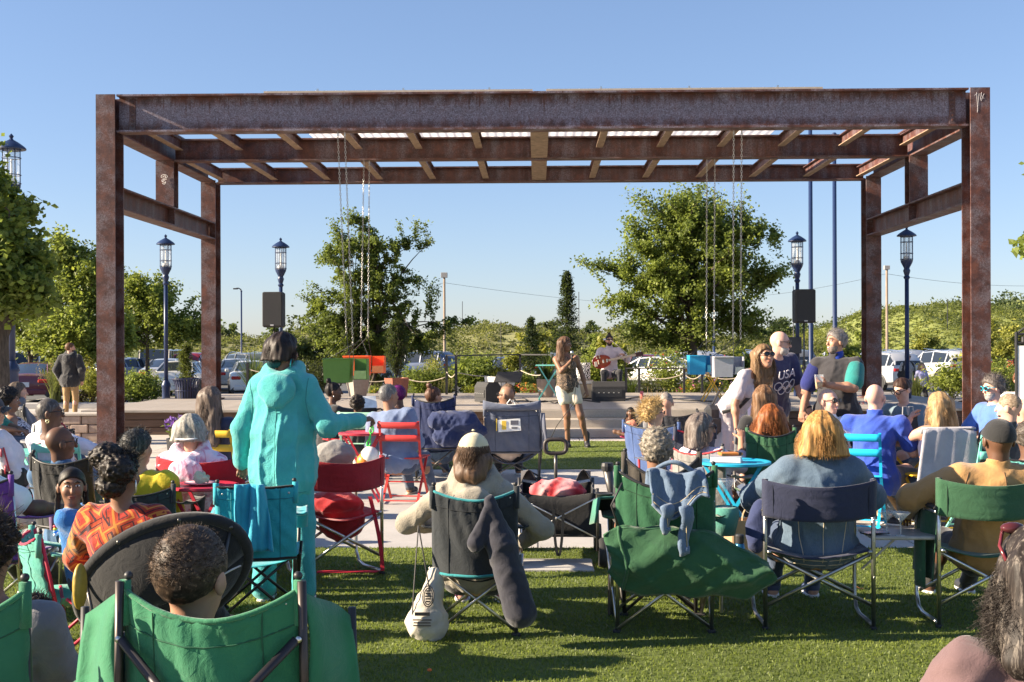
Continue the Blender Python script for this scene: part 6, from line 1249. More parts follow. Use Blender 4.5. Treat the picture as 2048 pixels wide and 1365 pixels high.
PD = person('woman with blonde bob in a blue denim jacket', 1630, 6.95, 0, top=1.215, fem=1, fat=1.27, sw=1.05, armw=1.0, skin='l', shirt=fabric((.05, .085, .135), 'denim', (.2, .28, .36)), shirtname='denim_jacket', sleeve=3, loose=.03, collar=1, pants=DEN, hair='bob', hl=.235, hw=.105, hc=(.42, .22, .07), hc2=(.75, .47, .2), ns=900, sr=.0026, wavea=.004, armL=(-.3, .3, .62), armR=(.3, .3, .62), poleL=(-1, -.3, -.4), poleR=(1, -.3, -.4), shoes=(.05, .07, .14))
hz = PD['hip'][2]; seams(PD, [[(-.19, hz + .36), (0, hz + .34), (.19, hz + .36)], [(-.15, hz + .35), (-.13, hz + .1), (-.1, hz - .06)], [(.15, hz + .35), (.13, hz + .1), (.1, hz - .06)], [(0, hz + .34), (0, hz - .06)], [(-.2, hz - .04), (0, hz - .05), (.2, hz - .04)], [(-.2, hz - .07), (0, hz - .08), (.2, hz - .07)]], (.5, .42, .3), .0024)
b = at(1512, 1062, 6.75); imp_thing('shoulder_bag', 'navy blue bag hanging beside the chair of the denim woman', 'bag', b, [(V(0, 0, 0), V(.06, .05, .13), None, .03), (V(.03, 0, .08), V(.06, .05, .1), None, .03)], fabric((.02, .03, .09)), .01, crumple(.012))
director_chair('green folding chair with side pockets under the man in the tan coat', 1977, 6.72, 0, (.02, .075, .035), .56, .84, pocket=-1)
PD = person('man in a tan coat and black cap seen from behind', 1979, 6.98, 0, top=1.165, fat=1.22, sw=1.08, armw=1.02, skin='d', shirt=fabric((.36, .2, .075)), shirtname='coat', sleeve=3, loose=.03, collar=1, pants=BLKF, hair='short', hc=(.14, .12, .1), hc2=(.4, .36, .32), ht=.005, cap=(.014, .014, .015), armL=(-.42, .2, .6), armR=(.4, .22, .6), poleL=(-1, -.2, -.2), poleR=(1, -.2, -.2), shoes=(.02, .022, .03), hs=1.05)
hz = PD['hip'][2]; seams(PD, [[(0, hz + .5), (0, hz + .05)], [(-.2, hz + .36), (0, hz + .35), (.2, hz + .36)], [(-.19, hz + .5), (-.235, hz + .38), (-.22, hz + .25)], [(.19, hz + .5), (.235, hz + .38), (.22, hz + .25)]], (.2, .1, .04), .0024)
PW_ = person('woman with shoulder length grey and black waves in a mauve top', 2014, 3.05, -10, top=1.15, fem=1, fat=1.15, sw=1.1, skin='t', shirt=fabric((.11, .066, .068)), sleeve=2, fold=(.024, .016), pants=GREY, hair='long', hl=.29, hw=.1, hc=(.03, .023, .02), hc2=(.36, .31, .26), ns=1500, sr=.0024, wavea=.026, wavef=24, armL=(-.25, .2, .55))
PH = PEOPLE[-1]; camp_chair('dark folding chair under the woman with grey waves', 2040, 2.9, -4, (.03, .03, .035), None, .46, .75, .36)
hq = PW_['hp']; o = thing('sunglasses', 'dark red sunglasses pushed up on the grey wavy hair', 'sunglasses', PW_['root'].location, PW_['root'].rotation_euler[2])
for s in (-1, 1): MB().ell(hq(s * .038, .05, .112), (.032, .02, .015), 14, 8).build('lens', plain((.06, .01, .012), .08), o, True); MB().tube([hq(s * .07, .045, .105), hq(s * .098, .01, .075), hq(s * .104, -.03, .045)], .0045, 6).build('temple', plain((.12, .015, .02), .2), o, True)
MB().tube([hq(-.01, .055, .115), hq(.01, .055, .115)], .004, 6).build('bridge', plain((.12, .015, .02), .2), o, True)
ch = camp_chair('green folding chair in front of the camera under the man with faded hair', 437, 3.3, 0, (.022, .15, .07), plain((.05, .04, .036), .4, .6), .46, .95, .42, wide=.0, curve=.1, topsag=.075, lean=.06, trim=(.03, .17, .08))
fb = fabric((.022, .15, .07))
for s in (-1, 1):
    MB().sheet(lambda u, v: (s * (.235 + (.17 if s < 0 else .11) * u + .03 * math.sin(v * 5)), -.075 + .18 * u - .02 * math.sin(u * 7), .95 - .03 * u - .36 * u * v - .5 * v * (1 - .1 * u) - .08 * u), 12, 14, .006).build('side_panel', fb, ch, True)
    MB().tube([(s * .235, -.11, .82), (-s * .02, -.205, .56), (-s * .2, -.2, .4)], .013, 8).build('diagonal_brace', plain((.03, .026, .03), .45, .4), ch, True); MB().ell((s * .24, -.115, .82), (.01, .006, .01), 8, 6).build('rivet', STEEL, ch, True); MB().tube([(s * .245, -.088, .97), (s * .25, -.085, .7), (s * .255, -.08, .4)], .0125, 8).build('back_pole', plain((.05, .04, .036), .4, .6), ch, True)
    MB().tube([(s * (.41 if s < 0 else .35), .1, .86), (s * (.42 if s < 0 else .36), .1, .5), (s * (.43 if s < 0 else .37), .1, .4)], .012, 6).build('edge_binding', BLACK, ch, True)
PL_ = person('man with a faded haircut and glasses in front of the camera', 408, 3.55, 0, top=1.06, skin='t', shirt=fabric((.05, .06, .09)), sleeve=1, pants=DEN, hair='fade', hc=(.05, .033, .022), hc2=(.3, .2, .13), ns=5000, sl=.009, sr=.0014, ht=.012, hyaw=14, hs=1.2)
hq = PL_['hp']; MB().tube([hq(.083, -.02, .004), hq(.088, .04, .012), hq(.084, .09, .012)], .0028, 5).build('glasses_temple', plain((.4, .36, .32), .3), PL_['root'], True)
camp_chair('green folding chair cut off by the lower left corner', -92, 3.25, 4, (.022, .13, .065), plain((.05, .04, .036), .4, .6), .46, .96, .42, curve=.14, topsag=.1, lean=.06, trim=(.03, .17, .08))
person('person with dark curly hair at the lower left corner', 12, 4.0, 5, top=.985, skin='m', shirt=GREY, sleeve=1, pants=DEN, hair='curly', hc=(.04, .026, .02), hc2=(.2, .13, .09), ns=1800, sl=.035, sr=.002)
person('small child in a grey shirt behind the green chair corner', 98, 4.25, 20, H=1.05, top=.66, skin='m', shirt=fabric((.25, .26, .3)), sleeve=1, pants=DEN, hair='curly', hc=(.03, .02, .016), ns=700, sl=.03)
# round padded chair with the woman in the patterned shirt
o = frame_thing('moon_chair', 'round black padded folding chair under the woman in the orange patterned shirt', 'chair', 318, 5.62, -6); c0 = V(0, .08, .5); ey = unit((0, -.5, .87)); nn = unit((0, .87, .5)); rr = .41; ex = unit((1, 0, .3))
MB().sheet(lambda u, v: c0 + rr * (.02 + .98 * v) * (math.cos(u * 2 * pi) * ex + .78 * math.sin(u * 2 * pi) * ey) - nn * .2 * (1 - (.02 + .98 * v) ** 2), 36, 8, .012).build('dish', fabric((.008, .008, .009)), o, True)
MB().tube([c0 + rr * (math.cos(t) * ex + .78 * math.sin(t) * ey) for t in np.linspace(0, 2 * pi, 41)[:-1]], .03 , 8, True).build('padded_rim', fabric((.012, .012, .013)), o, True)
for a in (.6, 1.3, 2.0, 2.6): e = c0 + (rr + .01) * (math.cos(a) * ex + .78 * math.sin(a) * ey); MB().tube([e, c0 - nn * .23 + V(.3 * math.cos(a), 0, -.1)], .009, 6).build('strut', DKSTEEL, o, True); MB().ell(e - nn * .02, (.012, .012, .012), 8, 6).build('joint', DKSTEEL, o, True)
for s in (-1, 1): MB().tube([(s * .3, -.12, .02), (-s * .28, .3, .42)], .012, 8).build('leg', DKSTEEL, o, True); MB().tube([(s * .3, .4, .02), (-s * .28, -.02, .42)], .012, 8).build('leg', DKSTEEL, o, True)
P = person('woman with piled up black hair in an orange and red patterned shirt', 268, 5.95, 8, top=1.095, fem=1, fat=1.25, skin='m', shirt=fabric((.3, .02, .02), 'batik'), sleeve=2, loose=.018, pants=BLKF, hair='buns', hc=(.018, .013, .011), hc2=(.12, .09, .07), ns=1600, sl=.03, sr=.0018, hyaw=12, armL=(-.3, .28, .55), armR=(.3, .28, .55)); earring(P, 1, .035, (.5, .5, .5), False); earring(P, -1, .035, (.5, .5, .5), False)
q = P['C']; MB().tube([q(.49, .13, -.03), q(.44, .08, -.135), q(.32, -.03, -.16), q(.2, -.13, -.15)], .012, 6, sx=.4).build('bag_strap', plain((.4, .32, .1), .7), P['root'], True)
b = at(158, 1180, 5.4); imp_thing('purse', 'mustard yellow purse with a zip hanging on the black round chair', 'purse', b, [(V(0, 0, 0), V(.025, .06, .09), None, .02), (V(0, 0, .06), V(.02, .05, .06), None, .02)], plain((.3, .2, .02), .5, 0, .2, 20, .3), .008)
camp_chair('small red framed child chair with teal print fabric', 122, 6.35, 62, (.07, .3, .24), plain((.4, .02, .05), .4), .34, .62, .3, .34, trim=(.4, .02, .06), fab='weave')
person('girl with beaded braids in a blue fleece looking back at the camera', 176, 6.4, 95, H=1.22, top=.935, fem=1, skin='m', shirt=fabric((.02, .16, .45), 'fleece'), sleeve=3, pants=DEN, hair='braids', hc=(.02, .015, .012), hyaw=62, face=1, arms='lap', hs=1.08, ns=0)
camp_chair('purple folding chair at the left edge', -28, 6.9, 6, (.12, .035, .22), STEEL, .44, .86, .4); P = person('man in a white shirt with striped sleeves in the purple chair', -66, 7.05, 12, top=1.15, fat=1.2, skin='d', shirt=WHT, sleeve=1, loose=.02, pants=BLKF, hair='short', hc=(.02, .015, .012), armR=(.44, .3, .62), armL='rest', poleR=(.6, -.6, -.6), handdirR=(.4, .3, 0))
for tt in (.5, .6): S, E, Hd = P['arms'][1]; u_, w_ = frame_of(E - S); c_ = S + (E - S) * tt; MB().tube([c_ + .0735 * (u_ * math.cos(t) + w_ * math.sin(t)) for t in np.linspace(0, 2 * pi, 21)[:-1]], .006, 5, True).build('sleeve_stripe', BLACK, P['root'])
# ---- left block
camp_chair('black folding chair under the bald man with glasses', 143, 8.2, 10, (.012, .012, .013), DKSTEEL, .42, .86, .4); person('bald man with glasses in a blue shirt', 141, 8.36, 8, top=1.02, skin='d', shirt=fabric((.05, .12, .24)), sleeve=1, collar=1, pants=DEN, hair='none', glasses='clear', gcol=(.02, .02, .02), hyaw=48)
camp_chair('dark folding chair under the person in yellow', 292, 7.8, 0, (.03, .03, .035), DKSTEEL, .42, .7, .36); person('person with greying hair in a yellow shirt', 291, 7.95, 4, top=1.02, skin='t', shirt=fabric((.5, .38, .015)), sleeve=2, loose=.02, pants=BLKF, hair='short', hc=(.03, .03, .03), hc2=(.3, .29, .27), ht=.02, hyaw=28, ns=600, sl=.025)
bistro_chair('mint green metal chair under the man in a pale blue shirt', 122, 9.45, 15, (.16, .5, .42)); P = person('grey haired man in a pale blue long sleeved shirt', 124, 9.62, 22, top=1.19, skin='d', shirt=fabric((.5, .52, .62)), sleeve=3, pants=DENL, hair='short', hc=(.09, .08, .075), hc2=(.25, .24, .23), ht=.006, hyaw=55, glasses='clear', armR=(.42, .42, .62), armL='lap', poleR=(1, 0, -.4)); earring(P, 1, .014, (.8, .7, .4))
q = P['C']; MB().tube([q(.5, .07, -.02), q(.47, -.06, -.1), q(.38, -.14, -.12)], .014, 6, sx=.4).build('bag_strap', plain((.25, .02, .04), .7), P['root'], True)
bistro_table('mint green round table at the left edge', 57, 10.0, (.16, .5, .42), .29, .72, 20); bistro_chair('red metal chair under the woman in the white tunic', 28, 9.25, 68, (.4, .03, .05)); P = person('woman in a white tunic and grey cap with a shoulder bag', 20, 9.3, 62, top=1.225, fem=1, fat=1.25, skin='t', shirt=fabric((.62, .6, .64)), sleeve=3, hem=.14, loose=.02, pants=BLKF, hair='bun', hc=(.05, .04, .035), cap=(.045, .047, .055), hyaw=12, glasses='clear', arms='lap'); earring(P, 1, .012, (.9, .88, .8), False)
q = P['C']; MB().tube([q(.5, .1, .0), q(.38, .17, .02), q(.25, .2, .04)], .012, 6, sx=.4).build('bag_strap', BLACK, P['root'], True); o = thing('shoulder_bag', 'small black shoulder bag on the hip of the woman in the white tunic', 'bag', P['root'].location, P['root'].rotation_euler[2]); MB().box(q(.16, .22, .04), (.07, .22, .16), bev=.03).build('bag_body', plain((.02, .02, .022), .5), o)
camp_chair('blue folding chair under the woman with a dark afro', 36, 12.7, 72, (.012, .03, .16), DKSTEEL, .46, .9, .42); P = person('woman with a dark afro in a black and white print dress', 46, 12.8, 74, top=1.135, fem=1, fat=1.3, skin='b', shirt=fabric((.6, .58, .62), 'leafy', (.03, .028, .05), 1.6), sleeve=0, pants=fabric((.6, .58, .62), 'leafy', (.03, .028, .05), 1.6), hair='afro', hc=(.014, .011, .01), h=.012, face=1, arms='lap', hs=.98); earring(P, 1, .04, (.7, .7, .65), False); earring(P, -1, .04, (.7, .7, .65), False)
o = thing('handbag', 'red handbag on the lap of the woman in the print dress', 'handbag', (*on(46, 12.8, 74, .33), .62), R(10)); MB().box((0, 0, 0), (.3, .16, .17), bev=.04).build('bag_body', plain((.28, .012, .025), .4), o); MB().tube([(.1 * math.cos(t), 0, .08 + .09 * math.sin(t)) for t in np.linspace(0, pi, 9)], .009, 6).build('handle', plain((.28, .012, .025), .4), o)
o = thing('plastic_jug', 'white plastic jug beside the grey haired man', 'jug', (*W(87, 11.3), .72)); MB().lathe([(.05, 0), (.075, .01), (.075, .13), (.06, .17), (.03, .19), (.03, .21)], n=14).build('jug_body', WHITEP, o, True); MB().tube([(-.07, 0, .04), (-.11, 0, .06), (-.1, 0, .14), (-.06, 0, .16)], .01, 6).build('handle', WHITEP, o); bistro_table('small grey table under the white jug', 90, 11.3, (.2, .2, .21), .22, .715)
camp_chair('dark folding chair under the person in the grey hooded top', 66, 14.0, 60, (.02, .02, .022), None, .46, .9, .42); person('long haired person in a grey hooded top', 60, 14.1, 62, top=1.18, fem=1, skin='l', shirt=fabric((.14, .14, .16), 'fleece'), sleeve=3, hood=1, pants=DEN, hair='long', hl=.32, hc=(.12, .09, .07), h=.014)
person('person in green with dark curls at the left picture edge', -14, 12.2, 88, top=1.4, skin='m', shirt=fabric((.04, .22, .16)), sleeve=2, pants=DEN, hair='afro', hc=(.03, .012, .01), h=.014)
person('bearded man in a black hooded jacket and khaki trousers standing by the kerb', 140, 26.0, 4, sit=0, H=1.66, skin='l', shirt=fabric((.017, .017, .02), 'fleece'), shirtname='jacket', sleeve=3, hood=1, loose=.03, hem=.08, pants=fabric((.3, .19, .085)), hair='short', hc=(.14, .07, .035), hyaw=55, beard=(.1, .05, .03), arms='pocket', fat=1.08, h=.014, sole=(.65, .5, .5))
bistro_chair('yellow metal chair under the long haired person', 428, 11.0, 15, (.62, .38, .02)); person('person with long greying brown hair in a dark navy shirt', 438, 11.15, 18, top=1.225, skin='l', shirt=NAVY, sleeve=1, pants=fabric((.28, .2, .12)), hair='long', hl=.5, hw=.1, hc=(.13, .095, .075), hc2=(.34, .28, .24), ns=420, sr=.003, armR=(.34, .3, .72), armL='lap', spread=.2)
o = frame_thing('wooden_planter', 'dark wooden trough of plants beside the yellow chair', 'planter', 478, 12.6, 5); MB().box((0, 0, .3), (.6, .4, .6), bev=.02).build('trough', DARKWOOD, o); x, y = W(478, 12.6); shrub('trough_plant', 'small green plants in the dark wooden trough', (x, y, .58), .28, .2, .18, 500, .05, GM, 'plant')
o = frame_thing('planter', 'black pot holding purple flowers behind the visor woman', 'planter', 362, 13.0, 0); MB().lathe([(.1, 0), (.16, .6), (.14, .6), (.13, .55)], n=14).build('pot', BLACK, o, 'auto'); x, y = W(362, 13.0); shrub('petunia', 'purple petunias spilling from the black pot', (x, y, .56), .22, .2, .26, 700, .05, GM, 'flowers', flowers=[((.16, .06, .4), 60)])
director_chair('red folding chair under the woman in the pink tie dye top', 401, 8.3, 0, (.33, .008, .018), .58, .83); person('grey haired woman with a white visor and pink tie dye top', 392, 8.45, 0, top=1.125, fem=1, fat=1.3, skin='l', shirt=fabric((.72, .62, .74), 'tiedye', (.62, .3, .45)), sleeve=3, hood=1, loose=.02, pants=fabric((.6, .5, .6), 'tiedye', (.5, .25, .35)), hair='bob', hl=.17, hw=.085, hc=(.34, .32, .28), hc2=(.7, .68, .62), ns=420, visor=(.72, .7, .68))
bistro_table('round red table with a napkin on a plate', 405, 7.9, (.38, .015, .04), .232, .68, 10); o = thing('plate', 'pale plate on the round red table', 'plate', (*W(402, 7.9), .686)); MB().lathe([(0, 0), (.07, .002), (.11, .014), (.112, .018), (.07, .008), (0, .006)], n=24).build('dish', plain((.55, .3, .35), .4), o, True)
x, y = W(402, 7.9); imp_thing('crumpled_napkin', 'crumpled cream napkin on the plate', 'napkin', (x, y, .725), [(V(0, 0, 0), V(.05, .04, .035), None, .02), (V(-.02, 0, .02), V(.025, .02, .03), None, .02)], fabric((.55, .5, .36)), .006, wob(.014, 70))
# ---- the woman in turquoise, her chair, the red chair
P = person('woman in a turquoise fleece jacket and trousers standing with her back turned', 566, 7.5, 6, sit=0, H=1.66, fem=1, fat=1.03, sw=.98, armw=.9, skin='m', shirt=fabric((.06, .36, .355), 'fleece'), shirtname='jacket', sleeve=3, hood=1, loose=.024, hem=.14, drape=.03, fold=(.01, .007), vfold=.02, pants=fabric((.045, .34, .365), 'fleece'), ploose=.014, flare=2.6, hair='bob', hl=.165, hw=.066, hc=(.018, .011, .009), hc2=(.07, .038, .028), ns=700, sr=.0022, wavea=.002, hyaw=32, armR=(.47, .12, 1.13), armL=(-.3, .08, .86), poleR=(.5, -.3, -1), poleL=(-.5, -.8, 0), palmR=(-.3, .2, -1), curl=.9, stance=.13)
hz = P['hip'][2]; seams(P, [[(0, hz + .36), (.0, hz - .22)], [(-.2, hz + .5), (-.17, hz + .36), (-.19, hz + .22)], [(.18, hz + .5), (.17, hz + .36), (.19, hz + .22)], [(-.19, hz - .2), (0, hz - .215), (.19, hz - .2)]], (.03, .2, .2), .0026); earring(P, 1, .036, (.05, .4, .42)); hb_ = P['hp']; MB().ell(hb_(0, -.085, -.07), (.05, .03, .045), 10, 6).build('dyed_lock', hairm((.01, .07, .08)), P['root'], True)
tc = camp_chair('empty turquoise folding chair with a cloth over its back', 512, 6.9, -10, (.02, .3, .36), plain((.012, .012, .012), .4), .43, .8, .4, trim=(.01, .01, .01), curve=.03, topsag=.01, lean=.05)
o = thing('draped_cloth', 'turquoise cloth hanging over the back of the empty turquoise chair', 'cloth', at(500, 970, 6.83)); MB().sheet(lambda u, v: ((u - .45) * (.16 + .05 * v) + .03 * v, -.06 - .02 * math.sin(u * 9 + v * 4) - .012 * math.sin(u * 23 + 5 * v), .01 - .38 * v), 14, 18, .01).build('cloth', fabric((.03, .32, .45)), o, True)
director_chair('red folding chair behind the woman in turquoise', 692, 8.2, -35, (.3, .008, .015), .54, .83, table=-1)
x, y = on(692, 8.2, -35, .2); imp_thing('red_jacket', 'crumpled red jacket lying on the seat of the red chair', 'jacket', (x, y, .5), [(V(0, 0, 0), V(.2, .16, .08), None, .04), (V(.05, .0, -.12), V(.16, .1, .14), None, .05)], fabric((.32, .01, .015)), .011, crumple(.02))
x, y = on(680, 8.5, -35, .1); imp_thing('grey_bag', 'grey cloth bag resting above the red chair', 'bag', (x, y, .82), [(V(0, 0, 0), V(.15, .09, .1), None, .04)], fabric((.22, .21, .2)), .01, crumple(.014))
o = thing('carry_strap', 'bright red carry strap trailing on the grass', 'strap', (*W(727, 8.35), 0)); MB().sheet(lambda u, v: ((.03 + .09 * math.sin(u * 2.2)) if u < .7 else (.1 - (u - .7) * 1.4), -.02 - .05 * u + .028 * v * (u > .7), max(.03, .55 - u * .8) + .01 * math.sin(v)) if u > .7 else (.03 + .09 * math.sin(u * 2.2) + .028 * v, -.02 - .05 * u, max(.03, .55 - u * .76)), 24, 2, .004).build('webbing', plain((.5, .01, .03), .7), o)
bistro_table('narrow red table left of the man on the red chair', 724, 12.2, (.42, .025, .045), .24, .71, 0)
bistro_chair('red metal chair under the man in the blue grey sweater', 800, 12.05, 8, (.5, .035, .03)); P = person('grey haired man in a blue grey sweater on a red chair', 797, 12.22, 14, top=1.205, skin='b', shirt=fabric((.13, .175, .29)), sleeve=3, loose=.022, pants=DEN, hair='short', hc=(.17, .17, .17), hc2=(.42, .42, .42), ht=.009, ns=900, sl=.012, hyaw=38, side=-9, lean=4, shoes=(.03, .03, .04), sole=(.5, .38, .25), armR='lap', armL=(-.2, .3, .6), fat=1.12)
bistro_chair('pale mint metal chair under the curly haired boy', 714, 13.85, 8, (.3, .52, .38)); person('boy with tight dark curls in a black shirt', 719, 14.0, 6, H=1.25, top=1.0, skin='d', shirt=BLKF, sleeve=1, pants=CREAM, hair='curly', hc=(.018, .013, .01), hc2=(.12, .08, .05), ns=500, sl=.02, h=.012)
P = person('woman with a high bun in a black sweater leaning over the table', 652, 14.7, 58, top=1.15, fem=1, skin='d', shirt=BLKF, sleeve=3, pants=DEN, hair='topbun', hc=(.014, .011, .01), h=.012, armL=(-.1, .55, .8), armR=(.12, .6, .8), lean=-8, hyaw=22); earring(P, 1, .01, (.9, .9, .9), False)
bistro_chair('red metal chair under the woman in the black sweater', 640, 14.6, 58, (.45, .03, .04)); bistro_table('mint green table in front of the curly haired boy', 712, 15.0, (.3, .52, .38), .33, .72); o = thing('paper_sheet', 'white paper sheets held over the mint green table', 'paper', (*W(730, 14.75), .83), .3); MB().sheet(lambda u, v: ((u - .5) * .3, .12 * v, .14 * v), 4, 4, .002).build('sheet', WHITEP, o)
o = thing('toy', 'green plastic toy chain with an orange and white ball hung on the table', 'toy', (*W(735, 12.0), .45)); MB().ell((.02, 0, .05), (.09, .09, .09), 14, 10).build('ball', plain((.7, .68, .64), .4), o, True); MB().ell((-.03, .01, -.01), (.085, .085, .085), 14, 10).build('ball', plain((.75, .2, .02), .4), o, True); chain('toy_chain', (.0, 0, .14), (.06, 0, .4), plain((.05, .6, .08), .4), o, .07, .009)
person('person with short purple hair and glasses', 803, 14.9, -42, top=1.1, skin='d', shirt=NAVY, sleeve=1, pants=DEN, hair='short', hc=(.12, .008, .1), hc2=(.3, .03, .28), ht=.016, glasses='clear', h=.013, lean=-6); camp_chair('dark folding chair under the person with purple hair', 806, 14.8, -42, (.03, .03, .04), None, .42, .7, .38)
camp_chair('navy blue folding chair under the woman with a brown top knot', 872, 13.95, 8, (.013, .022, .075), DKSTEEL, .48, 1.0, .42, topsag=.06); person('woman with a brown top knot in the navy chair', 874, 14.12, 12, top=1.115, fem=1, skin='t', shirt=DENL, sleeve=1, pants=DEN, hair='topbun', hc=(.11, .05, .03), h=.012, hyaw=42)
x, y = W(905, 13.7); imp_thing('chair_carry_bag', 'navy blue bag with a white tag hung on the navy chair', 'bag', (x, y, .66), [(V(-.18, 0, .08), V(.16, 0, .06), .1, .13, .05), (V(.16, 0, .06), V(.34, 0, -.04), .1, .05, .05), (V(-.05, 0, -.1), V(.18, .1, .12), None, .05)], fabric((.014, .025, .085)), .011, crumple(.022))
grey_chair = camp_chair('grey folding chair with a padded headrest and hang tag', 1024, 13.9, 0, (.09, .105, .15), DKSTEEL, .62, .88, .38, head=.1, curve=.05, sag=.16, topsag=.03); o = thing('hang_tag', 'white and yellow product card on the back of the grey chair', 'card', (*W(1018, 13.72), .68), 0); MB().box((0, 0, 0), (.26, .008, .14), rot=Matrix.Rotation(R(-4), 3, 'Y')).build('card', WHITEP, o); MB().box((-.145, -.002, .005), (.012, .01, .14)).box((-.06, -.006, .0), (.05, .004, .1)).build('print', plain((.75, .5, .05), .5), o); MB().box((.06, -.006, .03), (.09, .004, .05)).box((.06, -.006, -.03), (.07, .004, .02)).build('print', plain((.1, .1, .12), .5), o)
lg = MB(); lg.tube([(-.05, 0, 0), (-.012, 0, .05), (.01, 0, .022), (.02, 0, .035), (.045, 0, 0)], .005, 4).tube([(-.05, 0, -.012), (.05, 0, -.012)], .004, 4); lo = lg.build('logo', WHITEP); lo.location = (*W(1022, 13.66), .93); attach(lo, grey_chair)
x, y = W(1075, 13.8); o = thing('draped_jacket', 'grey jacket hanging from the right side of the grey chair', 'jacket', (x, y, .72)); MB().sheet(lambda u, v: ((u - .5) * .16 + .04 * v, .1 * math.sin(u * 5) - .03 * math.sin(v * 7), .1 - .42 * v), 10, 12, .012).build('cloth', fabric((.1, .11, .15)), o, True)
P = person('person with a short mohawk and sunglasses in a tan shirt', 1013, 14.05, 0, top=1.13, skin='b', shirt=fabric((.5, .4, .34)), sleeve=1, collar=1, pants=BLKF, hair='mohawk', hc=(.09, .05, .025), hyaw=-68, glasses='sun', h=.012, fat=1.15)
# ---- the performers
P = person('singer in a black camisole and cream shorts holding a microphone', 1138, 18.7, 176, sit=0, H=1.71, fem=1, skin='m', shirt=fabric((.02, .018, .018), 'leafy', (.22, .15, .1), 3), sleeve=0, loose=.006, pants=fabric((.6, .53, .43)), plen=.21, ploose=.016, pname='shorts', hair='long', hl=.46, hw=.075, hc=(.12, .065, .04), hc2=(.3, .19, .12), ns=260, hyaw=-62, face=1, smile=1, h=.0105, armR=(-.03, .2, 1.37), poleR=(.7, .2, -1), armL=(-.29, .04, .8), curl=1.0, shoes=(.015, .015, .017), sole=(.02, .02, .02), boot=.13, legs=(((-.17, .1, .5), (-.27, .04, .08)), ((.04, .06, .5), (.03, .02, .08))), hip=(.02, 0, .92), side=4)
o = thing('microphone', 'silver microphone with a trailing cable in the singer hand', 'microphone', P['root'].location, P['root'].rotation_euler[2]); S, E, Hd = P['arms'][1]; mic(o, Hd + V(.01, .06, .13), V(0, -.25, -1)); q = [Hd + V(.0, .05, -.05), V(-.1, .2, 1.1), V(-.05, .22, .7), V(.2, .1, .35), V(.3, -.3, .05), V(.5, -.6, .02), V(.8, -1.0, .02)]; Q = np.array(q); tq = np.linspace(0, len(q) - 1, 40); MB().tube(np.column_stack([np.interp(tq, range(len(q)), Q[:, i]) for i in range(3)]), .006, 5).build('cable', RUBBER, o, True)
gt = Zp(1218, 670, 25.3) - ZS
P = person('seated guitarist in a pale shirt and black trousers', 1219, 25.3, 178, z=ZS, top=gt, skin='l', shirt=fabric((.55, .46, .48)), sleeve=2, loose=.018, collar=1, pants=fabric((.03, .03, .034)), hair='topbun', hc=(.05, .03, .022), beard=(.05, .03, .022), glasses='clear', gcol=(.6, .2, .03), h=.0115, lean=4, armR=(.13, .3, .78), armL=(-.26, .34, .93), poleR=(1, -.2, -.6), poleL=(-1, .1, -1), face=1, spread=.16)
o = thing('electric_guitar', 'red sunburst hollow body guitar played by the seated man', 'guitar', (*W(1219, 25.3), ZS), P['root'].rotation_euler[2]); out = []
for t in np.linspace(0, 2 * pi, 41)[:-1]: rr_ = .165 + .03 * math.cos(t) + .03 * math.cos(2 * t); out.append((rr_ * math.cos(t), rr_ * math.sin(t)))
gm = NT('guitar_finish'); cg = gm.co(); gr = gm.n('TexGradient', gradient_type='SPHERICAL'); gm.l(gm.co((3.6, 3.6, 3.6)), gr.inputs[0]); GM_ = gm.fin(gm.ramp(gr.outputs['Fac'], [(0, (.09, .008, .006)), (.5, (.35, .03, .015)), (1, (.5, .12, .03))]), .18, Coat_Weight=.6)
gb = MB().prism(out, -.04, .04).build('guitar_body', GM_, o); gb.location = (.17, .36, .8); gb.rotation_euler = (R(-90), R(11), 0)
for nm, c, sz, off in (('neck', (.3, .2, .12), (.52, .05, .025), (-.42, 0, .03)), ('fretboard', (.55, .42, .3), (.58, .045, .01), (-.4, 0, .047)), ('pickguard', (.5, .42, .35), (.06, .1, .008), (.16, .03, .044)), ('headstock', (.06, .012, .01), (.17, .09, .02), (-.76, 0, .03)), ('pickup', (.6, .58, .5), (.03, .07, .014), (.0, 0, .045)), ('pickup', (.6, .58, .5), (.03, .07, .014), (-.08, 0, .045)), ('bridge', (.6, .55, .4), (.02, .09, .02), (.1, 0, .045))): MB().box(off, sz, bev=.004).build(nm, plain(c, .35), gb)
for k in range(6): MB().lathe([(.014, 0), (.012, .02), (0, .02)], (-.7 - (k // 2) * .05, (-1) ** k * .055, .03), 8).build('tuning_peg', CHROME, gb)
for k in range(4): MB().lathe([(.018, 0), (.016, .02), (0, .021)], (.06 + (k // 2) * .06, -.09 - (k % 2) * .04, .04), 10).build('knob', plain((.55, .45, .3), .4), gb)
o = thing('stool', 'wooden topped stool under the guitarist', 'stool', (*W(1219, 25.34), ZS)); MB().lathe([(0, .5), (.16, .5), (.17, .515), (.16, .53), (0, .53)], n=18).build('seat', plain((.5, .33, .16), .5), o)
for k in range(4): MB().tube([(.1 * math.cos(k * pi / 2 + .8), .1 * math.sin(k * pi / 2 + .8), .5), (.18 * math.cos(k * pi / 2 + .8), .18 * math.sin(k * pi / 2 + .8), .01)], .012, 6).build('leg', BLACK, o)
